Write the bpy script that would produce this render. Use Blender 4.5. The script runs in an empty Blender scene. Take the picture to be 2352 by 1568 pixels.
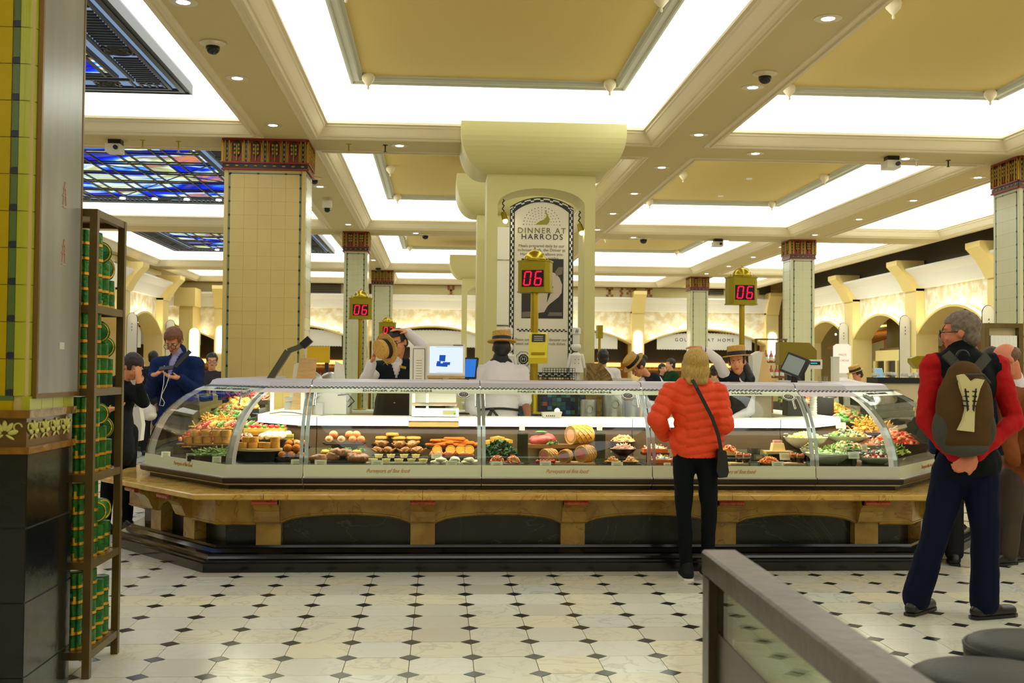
import bpy, bmesh, math, random
import numpy as np
from mathutils import Vector, Matrix, noise
random.seed(7)
sc = bpy.context.scene
COL = sc.collection
PI = math.pi
# ---------------------------------------------------------------- camera, world, exposure
FPX, YAW, PIT, ROL, CAMH = 2539.6, .064743, .027212, .008713, 1.42
cF = Vector((math.sin(YAW)*math.cos(PIT), math.cos(YAW)*math.cos(PIT), math.sin(PIT)))
r0 = Vector((math.cos(YAW), -math.sin(YAW), 0)); u0 = r0.cross(cF)
cR = math.cos(ROL)*r0 + math.sin(ROL)*u0; cU = -math.sin(ROL)*r0 + math.cos(ROL)*u0
cd = bpy.data.cameras.new('camera'); cam = bpy.data.objects.new('camera', cd); COL.objects.link(cam)
cd.sensor_width = 36; cd.lens = 36*FPX/2352; cd.clip_start = .05; cd.clip_end = 200
cam.matrix_world = Matrix(((cR.x, cU.x, -cF.x, 0), (cR.y, cU.y, -cF.y, 0), (cR.z, cU.z, -cF.z, CAMH), (0, 0, 0, 1)))
sc.camera = cam
cd.dof.use_dof = True; cd.dof.focus_distance = 8.5; cd.dof.aperture_fstop = 5.0
w = bpy.data.worlds.new('world'); sc.world = w; w.use_nodes = True
w.node_tree.nodes['Background'].inputs[0].default_value = (1, .93, .8, 1)
w.node_tree.nodes['Background'].inputs[1].default_value = .04
vs = sc.view_settings; vs.view_transform = 'Standard'; vs.look = 'None'; vs.gamma = 1; vs.use_curve_mapping = False
vs.exposure = 0.0; sc.cycles.transparent_max_bounces = 24
LUM = 3.45         # luminous coffer membranes
UPL = 13.0          # frieze uplight strips
CASE = 21.0         # display case lamps
def P(x, y, Y):    # the point of the vertical plane at depth Y seen at pixel x, y of the photograph
    d = cF + cR*((x-1176)/FPX) - cU*((y-784)/FPX)
    return Vector((0, 0, CAMH)) + d*(Y/d.y)
def lin(c):
    return tuple(((v/255)/12.92 if v <= 10 else ((v/255+.055)/1.055)**2.4) for v in c)
# ---------------------------------------------------------------- materials
MATS = {}
def nm(name):
    m = bpy.data.materials.new(name); m.use_nodes = True; nt = m.node_tree
    b = nt.nodes['Principled BSDF']; return m, nt, b
def mat(name, rgb, rough=.5, metal=0, em=0, var=0, vscale=8, bump=0, bscale=40, rgb2=None, spec=.5, stretch=None):
    if name in MATS: return MATS[name]
    m, nt, b = nm(name); c = lin(rgb); N = nt.nodes; L = nt.links
    if rough >= .7 and spec == .5: spec = .12
    b.inputs['Base Color'].default_value = (*c, 1); b.inputs['Roughness'].default_value = rough; b.inputs['Metallic'].default_value = metal
    b.inputs['Specular IOR Level'].default_value = spec
    if em:
        b.inputs['Emission Color'].default_value = (*c, 1); b.inputs['Emission Strength'].default_value = em
    if var or rgb2 or bump:
        g = N.new('ShaderNodeNewGeometry'); src = g.outputs['Position']
        if stretch:
            mp = N.new('ShaderNodeMapping'); mp.inputs['Scale'].default_value = stretch; L.new(src, mp.inputs[0]); src = mp.outputs[0]
    if var or rgb2:
        n = N.new('ShaderNodeTexNoise'); n.inputs['Scale'].default_value = vscale; n.inputs['Detail'].default_value = 5; L.new(src, n.inputs['Vector'])
        r = N.new('ShaderNodeValToRGB'); r.color_ramp.elements[0].position = .35; r.color_ramp.elements[1].position = .65
        c2 = lin(rgb2) if rgb2 else tuple(min(1, v*(1-var)) for v in c)
        r.color_ramp.elements[0].color = (*c2, 1); r.color_ramp.elements[1].color = (*c, 1)
        L.new(n.outputs[0], r.inputs[0]); L.new(r.outputs[0], b.inputs['Base Color'])
    if bump:
        n = N.new('ShaderNodeTexNoise'); n.inputs['Scale'].default_value = bscale; n.inputs['Detail'].default_value = 4; L.new(src, n.inputs['Vector'])
        bp = N.new('ShaderNodeBump'); bp.inputs['Strength'].default_value = bump; bp.inputs['Distance'].default_value = .01
        L.new(n.outputs[0], bp.inputs['Height']); L.new(bp.outputs[0], b.inputs['Normal'])
    MATS[name] = m; return m
def emat(name, rgb, s):
    if name in MATS: return MATS[name]
    m, nt, b = nm(name); nt.nodes.remove(b); e = nt.nodes.new('ShaderNodeEmission'); e.inputs[0].default_value = (*lin(rgb), 1); e.inputs[1].default_value = s
    nt.links.new(e.outputs[0], nt.nodes['Material Output'].inputs[0]); MATS[name] = m; return m
def glass(name, tint=(235, 245, 238), refl=1.0, ior=1.45):
    if name in MATS: return MATS[name]
    m, nt, b = nm(name); nt.nodes.remove(b); N = nt.nodes; L = nt.links
    t = N.new('ShaderNodeBsdfTransparent'); t.inputs[0].default_value = (*lin(tint), 1)
    g = N.new('ShaderNodeBsdfGlossy'); g.inputs['Roughness'].default_value = .02
    f = N.new('ShaderNodeFresnel'); f.inputs[0].default_value = ior
    ml = N.new('ShaderNodeMath'); ml.operation = 'MULTIPLY'; ml.inputs[1].default_value = refl; L.new(f.outputs[0], ml.inputs[0])
    mx = N.new('ShaderNodeMixShader'); L.new(ml.outputs[0], mx.inputs[0]); L.new(t.outputs[0], mx.inputs[1]); L.new(g.outputs[0], mx.inputs[2])
    L.new(mx.outputs[0], N['Material Output'].inputs[0]); MATS[name] = m; return m
def marble(name, base, vein, scale=3, thick=.04, rough=.25, base2=None, dist=2.5):
    if name in MATS: return MATS[name]
    m, nt, b = nm(name); N = nt.nodes; L = nt.links
    g = N.new('ShaderNodeNewGeometry')
    n = N.new('ShaderNodeTexNoise'); n.inputs['Scale'].default_value = scale; n.inputs['Detail'].default_value = 6; n.inputs['Distortion'].default_value = dist; L.new(g.outputs['Position'], n.inputs['Vector'])
    s = N.new('ShaderNodeMath'); s.operation = 'SUBTRACT'; s.inputs[1].default_value = .5; L.new(n.outputs[0], s.inputs[0])
    a = N.new('ShaderNodeMath'); a.operation = 'ABSOLUTE'; L.new(s.outputs[0], a.inputs[0])
    r = N.new('ShaderNodeValToRGB'); r.color_ramp.elements[0].position = 0; r.color_ramp.elements[1].position = thick
    r.color_ramp.elements[0].color = (*lin(vein), 1); r.color_ramp.elements[1].color = (*lin(base), 1)
    L.new(a.outputs[0], r.inputs[0])
    n2 = N.new('ShaderNodeTexNoise'); n2.inputs['Scale'].default_value = scale*2.3; n2.inputs['Detail'].default_value = 5; L.new(g.outputs['Position'], n2.inputs['Vector'])
    r2 = N.new('ShaderNodeValToRGB'); r2.color_ramp.elements[0].position = .4; r2.color_ramp.elements[1].position = .6
    r2.color_ramp.elements[0].color = (*lin(base2 or base), 1); r2.color_ramp.elements[1].color = (*lin(base), 1); L.new(n2.outputs[0], r2.inputs[0])
    L.new(r2.outputs[0], r.inputs[0]) if False else None
    mx = N.new('ShaderNodeMix'); mx.data_type = 'RGBA'
    gt = N.new('ShaderNodeMapRange'); gt.inputs[1].default_value = 0; gt.inputs[2].default_value = thick; gt.inputs[3].default_value = 0; gt.inputs[4].default_value = 1; L.new(a.outputs[0], gt.inputs[0])
    L.new(gt.outputs[0], mx.inputs[0]); mx.inputs[6].default_value = (*lin(vein), 1); L.new(r2.outputs[0], mx.inputs[7]); L.new(mx.outputs[2], b.inputs['Base Color'])
    b.inputs['Roughness'].default_value = rough; MATS[name] = m; return m
# ---------------------------------------------------------------- mesh helper
class MB:
    def __init__(s): s.v = []; s.f = []
    def add(s, v, f):
        o = len(s.v); s.v += [tuple(p) for p in v]; s.f += [tuple(i+o for i in q) for q in f]; return s
    def box(s, x0, x1, y0, y1, z0, z1):
        v = [(x, y, z) for z in (z0, z1) for y in (y0, y1) for x in (x0, x1)]
        return s.add(v, [(0, 2, 3, 1), (4, 5, 7, 6), (0, 1, 5, 4), (2, 6, 7, 3), (0, 4, 6, 2), (1, 3, 7, 5)])
    def cbox(s, c, sz, M=None):
        v = [Vector((x*sz[0]/2, y*sz[1]/2, z*sz[2]/2)) for z in (-1, 1) for y in (-1, 1) for x in (-1, 1)]
        v = [(M @ p if M else p)+Vector(c) for p in v]
        return s.add(v, [(0, 2, 3, 1), (4, 5, 7, 6), (0, 1, 5, 4), (2, 6, 7, 3), (0, 4, 6, 2), (1, 3, 7, 5)])
    def bar(s, a, b, w, h, up=(0, 0, 1)):      # rectangular bar between two points
        a = Vector(a); b = Vector(b); d = (b-a).normalized(); u = Vector(up)
        sd = d.cross(u).normalized(); u = sd.cross(d)
        v = [p + sd*(i*w/2) + u*(j*h/2) for p in (a, b) for i, j in ((-1, -1), (1, -1), (1, 1), (-1, 1))]
        return s.add(v, [(0, 3, 2, 1), (4, 5, 6, 7), (0, 1, 5, 4), (1, 2, 6, 5), (2, 3, 7, 6), (3, 0, 4, 7)])
    def lathe(s, prof, c=(0, 0, 0), n=20, M=None, a0=0, a1=2*PI):
        c = Vector(c); full = abs(a1-a0-2*PI) < 1e-6; k = n if full else n+1; v = []
        for r, z in prof:
            for i in range(k):
                a = a0+(a1-a0)*i/n; p = Vector((r*math.cos(a), r*math.sin(a), z)); v.append((M @ p if M else p)+c)
        f = []
        for j in range(len(prof)-1):
            for i in range(n):
                i2 = (i+1) % k
                f.append((j*k+i, j*k+i2, (j+1)*k+i2, (j+1)*k+i))
        if full:
            if prof[0][0] > 1e-6: f.append(tuple(range(k-1, -1, -1)))
            if prof[-1][0] > 1e-6: f.append(tuple((len(prof)-1)*k+i for i in range(k)))
        return s.add(v, f)
    def cyl(s, a, b, r0, r1=None, n=14):
        a = Vector(a); b = Vector(b); d = b-a; q = Vector((0, 0, 1)).rotation_difference(d.normalized()).to_matrix()
        return s.lathe([(r0, 0), (r1 if r1 is not None else r0, d.length)], a, n, q)
    def ball(s, c, r, n=14, m=9, M=None):      # r scalar or radii
        if not hasattr(r, '__len__'): r = (r, r, r)
        S = Matrix.Diagonal(Vector(r)); T = (M @ S) if M else S
        return s.lathe([(math.sin(PI*i/m) if 0 < i < m else 1e-5, -math.cos(PI*i/m)) for i in range(m+1)], c, n, T)
    def cap(s, a, b, ra, rb, n=12):            # tapered capsule
        a = Vector(a); b = Vector(b); d = b-a; L = max(d.length, 1e-5); q = Vector((0, 0, 1)).rotation_difference(d.normalized()).to_matrix()
        pr = [(max(ra*math.sin(t), 1e-5), -ra*math.cos(t)) for t in [PI/2*i/4 for i in range(5)]]
        pr += [(max(rb*math.cos(t), 1e-5), L+rb*math.sin(t)) for t in [PI/2*i/4 for i in range(5)]]
        return s.lathe(pr, a, n, q)
    def tube(s, pts, r, n=8):
        pts = [Vector(p) for p in pts]; v = []; k = len(pts); ref = None
        for i, p in enumerate(pts):
            d = (pts[min(i+1, k-1)]-pts[max(i-1, 0)]).normalized()
            if ref is None: ref = Vector((0, 0, 1)) if abs(d.z) < .9 else Vector((1, 0, 0))
            a = d.cross(ref).normalized(); b = d.cross(a); ref = a.cross(d)*1.0
            rr = r[i] if hasattr(r, '__len__') else r
            for j in range(n):
                t = 2*PI*j/n; v.append(p+a*(rr*math.cos(t))+b*(rr*math.sin(t)))
        f = [(i*n+j, i*n+(j+1) % n, (i+1)*n+(j+1) % n, (i+1)*n+j) for i in range(k-1) for j in range(n)]
        f += [tuple(range(n-1, -1, -1)), tuple((k-1)*n+j for j in range(n))]
        return s.add(v, f)
    def prism(s, poly, d, M=None):             # 3D polygon extruded by vector d
        n = len(poly); d = Vector(d); v = [Vector(p) for p in poly]; v += [p+d for p in v]
        if M: v = [M @ p for p in v]
        f = [tuple(range(n-1, -1, -1)), tuple(range(n, 2*n))]+[(i, (i+1) % n, n+(i+1) % n, n+i) for i in range(n)]
        return s.add(v, f)
    def strip(s, A, B):                        # quads between two polylines
        n = len(A); return s.add(list(A)+list(B), [(i, i+1, n+i+1, n+i) for i in range(n-1)])
    def torus(s, c, R, r, M=None, n=20, m=8, a0=0, a1=2*PI):
        pts = [Vector((R*math.cos(a0+(a1-a0)*i/n), R*math.sin(a0+(a1-a0)*i/n), 0)) for i in range(n+1)]
        pts = [(M @ p if M else p)+Vector(c) for p in pts]; return s.tube(pts, r, m)
def wloc(o):
    l = Vector((0, 0, 0))
    while o: l += o.location; o = o.parent
    return l
def tag(o, label=None, cat=None, group=None, kind=None):
    if label: o['label'] = label
    if cat: o['category'] = cat
    if group: o['group'] = group
    if kind: o['kind'] = kind
    return o
def obj(name, mb, m, parent=None, smooth=False, world=True, kind=None, label=None, fix=True):
    if isinstance(mb, MB):
        me = bpy.data.meshes.new(name); off = wloc(parent) if (parent and world) else Vector((0, 0, 0))
        if off.length: v = [(p[0]-off.x, p[1]-off.y, p[2]-off.z) for p in mb.v]
        else: v = mb.v
        me.from_pydata(v, [], mb.f)
        if fix:
            bm = bmesh.new(); bm.from_mesh(me); bmesh.ops.recalc_face_normals(bm, faces=bm.faces); bm.to_mesh(me); bm.free()
    else: me = mb
    if m:
        if not isinstance(m, (list, tuple)): m = [m]
        if not len(me.materials):
            for q in m: me.materials.append(q)
    if smooth:
        me.polygons.foreach_set('use_smooth', [True]*len(me.polygons))
        if smooth == 'a':
            try: me.set_sharp_from_angle(angle=.7)
            except Exception: pass
    o = bpy.data.objects.new(name, me); COL.objects.link(o)
    if parent: o.parent = parent
    if kind: o['kind'] = kind
    if label: o['label'] = label
    return o
def thing(name, label, cat, loc=(0, 0, 0), group=None, rz=0):
    o = bpy.data.objects.new(name, None); COL.objects.link(o); o.location = loc; o.rotation_euler = (0, 0, rz); o.empty_display_size = .05
    return tag(o, label, cat, group)
def struct(name, mb, m, parent=None, smooth=False):
    o = obj(name, mb, m, parent, smooth)
    if not parent: o['kind'] = 'structure'
    return o
KIDS = {}
def kids(o): return [c for c in ALLK.get(o.name, [])]
ALLK = {}
def index_kids():
    ALLK.clear()
    for o in COL.objects:
        if o.parent: ALLK.setdefault(o.parent.name, []).append(o)
def dup(o, loc, rz=None, label=None, scale=None):
    """copy a thing with its parts (call index_kids after building the prototype)"""
    def cp(a, par):
        c = a.copy(); COL.objects.link(c)
        if par: c.parent = par
        for ch in ALLK.get(a.name, []): cp(ch, c)
        return c
    r = cp(o, None); r.location = loc
    if rz is not None: r.rotation_euler = (0, 0, rz)
    if scale: r.scale = scale if hasattr(scale, '__len__') else (scale,)*3
    if label: r['label'] = label
    return r
def text(s, size, m, origin, X, Yv, parent=None, name='lettering', align='CENTER', shear=0, ext=.0008, sx=1.0, sp=1.0, off=0):
    cu = bpy.data.curves.new(name, 'FONT'); cu.body = s; cu.size = size; cu.align_x = align; cu.align_y = 'CENTER'; cu.extrude = ext; cu.shear = shear; cu.space_character = sp; cu.resolution_u = 3; cu.offset = off
    t = bpy.data.objects.new('tmp', cu); COL.objects.link(t); bpy.context.view_layer.update()
    me = bpy.data.meshes.new_from_object(t.evaluated_get(bpy.context.evaluated_depsgraph_get())); COL.objects.unlink(t); bpy.data.objects.remove(t)
    X = Vector(X).normalized(); Yv = Vector(Yv).normalized(); Z = X.cross(Yv); M = Matrix((X*sx, Yv, Z)).transposed().to_4x4(); M.translation = Vector(origin)-(wloc(parent) if parent else Vector((0, 0, 0)))
    me.transform(M); me.materials.clear(); me.materials.append(m)
    o = bpy.data.objects.new(name, me); COL.objects.link(o)
    if parent: o.parent = parent
    return o
ORD = ['first', 'second', 'third', 'fourth', 'fifth', 'sixth', 'seventh', 'eighth', 'ninth', 'tenth', 'eleventh', 'twelfth', 'thirteenth', 'fourteenth', 'fifteenth', 'sixteenth', 'seventeenth', 'eighteenth', 'nineteenth', 'twentieth']
# palette
M_sof = mat('soffit_plaster', (208, 192, 144), .8, bump=.05)
M_mould = mat('moulding_plaster', (226, 212, 176), .6)
M_tray = mat('tray_plaster', (208, 184, 112), .8)
M_frame = mat('tray_frame_paint', (184, 184, 160), .6)
M_lum = emat('luminous_membrane', (250, 252, 240), LUM)
M_cream = mat('cream_paint', (214, 206, 142), .5)
M_white = mat('white_paint', (232, 230, 220), .5)
M_black = mat('black_plastic', (20, 24, 27), .4)
M_brass = mat('brass', (190, 168, 60), .28, 1.0)
M_brassd = mat('satin_brass', (158, 144, 38), .42, .85)
M_steel = mat('steel', (190, 192, 190), .22, 1.0)
M_alu = mat('case_aluminium', (200, 200, 204), .3, .7)
M_gold = mat('gold_foil', (220, 165, 50), .3, .9)
M_wood = mat('walnut_board', (150, 100, 55), .5, var=.35, vscale=6, stretch=(2, 2, 30))
M_woodl = mat('light_wood', (205, 170, 115), .5, var=.2, vscale=10, stretch=(1, 8, 8))
M_paper = mat('white_card', (235, 232, 205), .7)
M_ink = mat('black_ink', (26, 32, 34), .6)
M_skin = mat('skin', (212, 150, 118), .5)
# ================================================================ ceiling
HC = 3.98
XC = [(-7.05, -2.06), (-1.38, 2.35), (3.04, 6.45), (7.2, 9.3)]
YC = [(-3, 4.4), (5.2, 12.2), (13.0, 20.0), (20.9, 27.9), (28.8, 32.5)]
XW0, XW1, YW0, YW1 = -10.2, 9.5, -4.2, 33.4
soff = MB()
xs = [XW0] + [v for p in XC for v in p] + [XW1]
for i in range(0, len(xs), 2): soff.box(xs[i], xs[i+1], YW0, YW1, HC, HC+.85)
ys = [YW0] + [v for p in YC for v in p] + [YW1]
for x0, x1 in XC:
    for i in range(0, len(ys), 2): soff.box(x0, x1, ys[i], ys[i+1], HC, HC+.85)
ceiling = struct('ceiling', soff, M_sof)
obj('upper_slab', MB().box(XW0, 13.1, YW0, YW1+1, HC+.86, HC+.95), M_sof, ceiling)
XW1 = 12.9
mprof = [(-.10, HC-.001), (-.09, HC-.012), (-.07, HC-.012), (-.06, HC-.002), (-.03, HC-.002), (-.025, HC-.02), (0, HC-.022), (.012, HC-.004), (.03, HC+.0), (.045, HC+.018), (.065, HC+.05), (.09, HC+.09), (.105, HC+.1), (.105, HC+.118), (.13, HC+.125), (.13, HC+.15), (-.005, HC+.15)]
def ring_rect(mb, prof, x0, x1, y0, y1):
    rows = [[(x0+d, y0+d, z), (x1-d, y0+d, z), (x1-d, y1-d, z), (x0+d, y1-d, z), (x0+d, y0+d, z)] for d, z in prof]
    for a, b in zip(rows, rows[1:]): mb.strip(a, b)
    return mb
tn = 0
def coffer(ix, iy, stained):
    global tn
    x0, x1 = XC[ix]; y0, y1 = YC[iy]; tn += 1
    struct('trim_%d' % tn, ring_rect(MB(), mprof, x0, x1, y0, y1), M_mould, None, 'a')
    l = MB(); ring_rect(l, [(.002, HC+.15), (.002, HC+.80)], x0, x1, y0, y1); l.add([(x0, y0, HC+.80), (x1, y0, HC+.80), (x1, y1, HC+.80), (x0, y1, HC+.80)], [(0, 1, 2, 3)])
    t = obj('light_membrane', l, M_lum)
    rows = ['behind the camera', 'nearest row', 'second row', 'third row', 'farthest row']; cols = ['left bay', 'counter bay', 'right bay', 'outer right bay']
    tag(t, 'glowing white cove of the ceiling coffer, %s, %s' % (cols[ix], rows[iy]), 'ceiling light')
    # hung tray
    gx = .42 if ix != 0 else .55; gy = .62 if not stained else .52
    if ix == 3: return
    a0, a1, b0, b1 = x0+gx, x1-gx, y0+gy, y1-gy
    zt = HC+(.30 if stained else .43)
    tr = thing('ceiling_tray', '%s panel hung in the ceiling coffer, %s, %s' % ('stained glass' if stained else 'cream plaster', cols[ix], rows[iy]), 'ceiling panel', ((a0+a1)/2, (b0+b1)/2, zt))
    fp = [(0, zt), (0, zt+.1), (.02, zt+.14), (.16, zt+.14), (.13, zt+.05), (.1, zt+.04), (.09, zt+.015), (.03, zt+.015), (.02, zt), (0, zt)]
    obj('frame', ring_rect(MB(), fp, a0, a1, b0, b1), M_frame if not stained else mat('dark_iron', (36, 40, 44), .5), tr, 'a')
    if not stained:
        obj('panel', MB().box(a0+.12, a1-.12, b0+.12, b1-.12, zt+.06, zt+.10), M_tray, tr)
        dn = MB(); k = int((a1-a0)/.035)
        for i in range(k): dn.box(a0+i*.035, a0+i*.035+.018, b1, b1+.012, zt+.005, zt+.03)
        obj('dentil_edge', dn, M_frame, tr, kind='stuff')
        yy = [b0+.19, (b0+b1)/2, b1-.19]
        for xx in (a0+.19, a1-.19):
            for y_ in yy:
                f = MB().lathe([(.006, -.11), (.014, -.10), (.01, -.075), (.03, -.055), (.062, -.015), (.068, .02), (.05, .06)], (xx, y_, zt+.01), 12)
                obj('finial', f, M_mould, tr, 'a')
    else: stained_panel(tr, a0, a1, b0, b1, zt)
def stained_mat():
    m, nt, b = nm('stained_glass'); nt.nodes.remove(b); N = nt.nodes; L = nt.links
    g = N.new('ShaderNodeNewGeometry'); mp = N.new('ShaderNodeMapping'); mp.inputs['Scale'].default_value = (.55, 1.0, 1); L.new(g.outputs['Position'], mp.inputs[0])
    n = N.new('ShaderNodeTexNoise'); n.inputs['Scale'].default_value = 1.1; n.inputs['Detail'].default_value = 4; n.inputs['Distortion'].default_value = 1.2; L.new(mp.outputs[0], n.inputs['Vector'])
    oi = N.new('ShaderNodeObjectInfo'); ad = N.new('ShaderNodeMath'); ad.operation = 'MULTIPLY_ADD'; ad.inputs[1].default_value = .22; L.new(oi.outputs['Random'], ad.inputs[0]); L.new(n.outputs[0], ad.inputs[2])
    r = N.new('ShaderNodeValToRGB'); r.color_ramp.interpolation = 'LINEAR'
    cols = [(.30, (110, 110, 90)), (.42, (70, 70, 150)), (.48, (20, 30, 180)), (.56, (30, 60, 235)), (.61, (80, 150, 245)), (.655, (225, 240, 240)), (.69, (190, 200, 120)), (.74, (120, 110, 140)), (.8, (215, 130, 60)), (.86, (90, 80, 190))]
    e = r.color_ramp.elements
    e[0].position, e[0].color = cols[0][0], (*lin(cols[0][1]), 1); e[1].position, e[1].color = cols[-1][0], (*lin(cols[-1][1]), 1)
    for p, c in cols[1:-1]: q = e.new(p); q.color = (*lin(c), 1)
    L.new(ad.outputs[0], r.inputs[0]); em = N.new('ShaderNodeEmission'); em.inputs[1].default_value = 1.3; L.new(r.outputs[0], em.inputs[0]); L.new(em.outputs[0], N['Material Output'].inputs[0])
    return m
M_stain = stained_mat(); M_iron = mat('dark_iron', (36, 40, 44), .5); M_fret = emat('fret_backlight', (140, 165, 200), .8)
def stained_panel(tr, a0, a1, b0, b1, z):
    bw = .62                                    # fretwork border
    ring = MB(); ring_rect(ring, [(.03, z+.04), (bw, z+.04)], a0, a1, b0, b1); obj('border_backlight', ring, M_fret, tr)
    fr = MB()
    def slat(x0, x1, y0, y1, h=.02): fr.box(x0, x1, y0, y1, z+.01, z+.01+h)
    for d, w_ in ((.06, .05), (.17, .03), (bw-.15, .03), (bw-.03, .05)):
        ring_rect(fr, [(d, z+.005), (d, z+.03), (d+w_, z+.03), (d+w_, z+.005), (d, z+.005)], a0, a1, b0, b1)
    def run(axis, lo, hi, c0, c1):
        # motif every 1.35, bars between
        t = lo; k = 0
        while t < hi:
            ph = (t-lo) % 1.35
            if ph > .42:
                (slat(t, t+.022, c0+.02, c1-.02) if axis == 'x' else slat(c0+.02, c1-.02, t, t+.022))
            t += .075
        t = lo+.21
        while t < hi:
            cc = (c0+c1)/2; R = (c1-c0)/2
            p = (t, cc, z+.02) if axis == 'x' else (cc, t, z+.02)
            fr.torus(p, R*.92, .014, n=18, m=4); fr.torus(p, R*.62, .012, n=16, m=4)
            for q in range(4):
                a = q*PI/2+.4; fr.torus((p[0]+R*.3*math.cos(a), p[1]+R*.3*math.sin(a), z+.02), R*.28, .012, n=10, m=4)
                fr.bar((p[0]+R*.6*math.cos(a), p[1]+R*.6*math.sin(a), z+.02), (p[0]+R*1.2*math.cos(a+.4), p[1]+R*1.2*math.sin(a+.4), z+.02), .03, .02)
            t += 1.35
    run('x', a0+.2, a1-.2, b0+.2, b0+bw-.15); run('x', a0+.2, a1-.2, b1-bw+.15, b1-.2)
    run('y', b0+.2, b1-.2, a0+.2, a0+bw-.15); run('y', b0+.2, b1-.2, a1-bw+.15, a1-.2)
    obj('fretwork', fr, M_iron, tr, kind='stuff')
    X0, X1, Y0, Y1 = a0+bw, a1-bw, b0+bw, b1-bw
    nx, ny = 5, 6; wx = (X1-X0)/nx; wy = (Y1-Y0)/ny; g = .16
    bars = MB()
    for i in range(nx+1):
        for s in (-g/2, g/2):
            x = min(max(X0+i*wx+s, X0), X1); bars.box(x-.012, x+.012, Y0, Y1, z, z+.035)
    for j in range(ny+1):
        for s in (-g/2, g/2):
            y = min(max(Y0+j*wy+s, Y0), Y1); bars.box(X0, X1, y-.012, y+.012, z+.001, z+.034)
    bars.bar((X0, Y0+wy, z+.02), (X0+nx*wx, Y0+4*wy, z+.02), .02, .02); bars.bar((X0+wx, Y1, z+.02), (X1, Y0+2*wy, z+.02), .02, .02)
    obj('lead_bars', bars, M_iron, tr)
    me = None
    for i in range(nx):
        for j in range(ny):
            cx, cy = X0+(i+.5)*wx, Y0+(j+.5)*wy
            if me is None:
                a = MB().box(-wx/2+g/2, wx/2-g/2, -wy/2+g/2, wy/2-g/2, 0, .008); o = obj('pane', a, M_stain, tr, world=False); me = o.data
            else: o = obj('pane', me, None, tr, world=False)
            o.location = Vector((cx, cy, z+.02))-tr.location
    nr = MB()
    for i in range(nx+1): nr.box(max(X0+i*wx-g/2, X0), min(X0+i*wx+g/2, X1), Y0, Y1, z+.022, z+.03)
    for j in range(ny+1):
        for i in range(nx): nr.box(X0+i*wx+g/2, X0+(i+1)*wx-g/2, max(Y0+j*wy-g/2, Y0), min(Y0+j*wy+g/2, Y1), z+.022, z+.03)
    obj('narrow_panes', nr, M_stain, tr, kind='stuff')
    for i in range(1, nx): obj('spot_lamp', MB().lathe([(.05, -.02), (.045, 0), (.03, .01)], (X0+i*wx, Y1+.02, z), 12), emat('spot_face', (245, 248, 255), 8), tr)
for ix in range(4):
    for iy in range(5): coffer(ix, iy, ix == 0 and iy in (1, 2, 3))
# access panels, smoke detectors on the trays
obj_ = obj('access_panel', MB().box(5.35, 6.0, 10.35, 10.95, HC+.525, HC+.535), M_white); tag(obj_, 'square white access panel in the plaster ceiling at top right', 'ceiling panel')
# downlights
M_lamp = emat('lamp_face', (235, 238, 255), 14); M_ring = mat('lamp_ring', (215, 205, 175), .35, .3)
dl = thing('downlight', 'x', 'ceiling light', (0, 0, HC), 'round recessed downlights in the ceiling beams')
obj('ring', MB().lathe([(.045, .0), (.05, -.006), (.075, -.01), (.1, -.004), (.1, 0)], n=24), M_ring, dl, 'a', world=False)
obj('lamp', MB().lathe([(.001, -.004), (.045, -.006), (.046, -.001)], n=18), M_lamp, dl, world=False)
index_kids(); first = True
def down(px, py, lab):
    global first
    d = cF + cR*((px-1176)/FPX) - cU*((py-784)/FPX); p = Vector((0, 0, CAMH))+d*((HC-CAMH)/d.z)
    if first: dl.location = p; dl['label'] = lab; first = False
    else: dup(dl, p, label=lab)
for i, (x, y) in enumerate([(421, 4), (545, 179), (627, 287)]): down(x, y, 'recessed downlight in the left beam, %s up from the nearest capital' % ['third', 'second', 'first'][i])
for i, (x, y) in enumerate([(735, 428), (800, 515), (858, 597)]): down(x, y, 'recessed downlight in the left beam beyond the big tiled column, %s of three' % ORD[i])
for i, (x, y) in enumerate([(1902, 42), (1729, 200), (1605, 309), (1520, 384), (1457, 444), (1408, 490), (1372, 527)]): down(x, y, 'recessed downlight in the long beam right of the arched pillar, %s from the top' % ORD[i])
for i, (x, y) in enumerate([(2246, 407), (2098, 460), (1973, 503), (1872, 539)]): down(x, y, 'recessed downlight in the right beam before the tiled column, %s from the right' % ORD[i])
for i, (x, y) in enumerate([(1795, 567), (1730, 590), (1674, 611), (1623, 628)]): down(x, y, 'small downlight in the right beam beyond the tiled column, %s from the right' % ORD[i])
for x, y, l in [(918, 334, 'left of the arched pillar in the nearest cross beam'), (1735, 352, 'in the cross beam right of the long beam'), (2080, 364, 'beside the white projector box'), (955, 535, 'beside the black dome in the second cross beam'), (1455, 545, 'left of the small dome camera behind the arched pillar'), (1668, 551, 'right of the small projector in the second cross beam')]: down(x, y, 'recessed downlight '+l)
# dome cameras
def dome(px, py, R, lab):
    d = cF + cR*((px-1176)/FPX) - cU*((py-784)/FPX); p = Vector((0, 0, CAMH))+d*((HC-CAMH)/d.z)
    t = thing('dome_camera', lab, 'security camera', p)
    obj('base', MB().lathe([(R*1.9, 0), (R*1.9, -.012), (R*1.1, -.03), (R, -.035)], p, 20), M_ring, t, 'a')
    obj('dome', MB().lathe([(R, -.034), (R*.98, -.06), (R*.8, -.035-R*.8), (R*.5, -.035-R*1.05), (.001, -.035-R*1.15)], p, 18), mat('smoked_dome', (14, 18, 22), .15), t, True)
dome(489, 97, .055, 'black dome security camera on the left ceiling beam, nearest of all'); dome(1757, 167, .055, 'black dome security camera on the long beam beside a downlight')
dome(722, 408, .05, 'small black dome camera right of the big painted capital'); dome(977, 537, .06, 'black dome camera in the second cross beam left of the pillar'); dome(1478, 546, .07, 'small dark dome camera seen right of the arched pillar')
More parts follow.
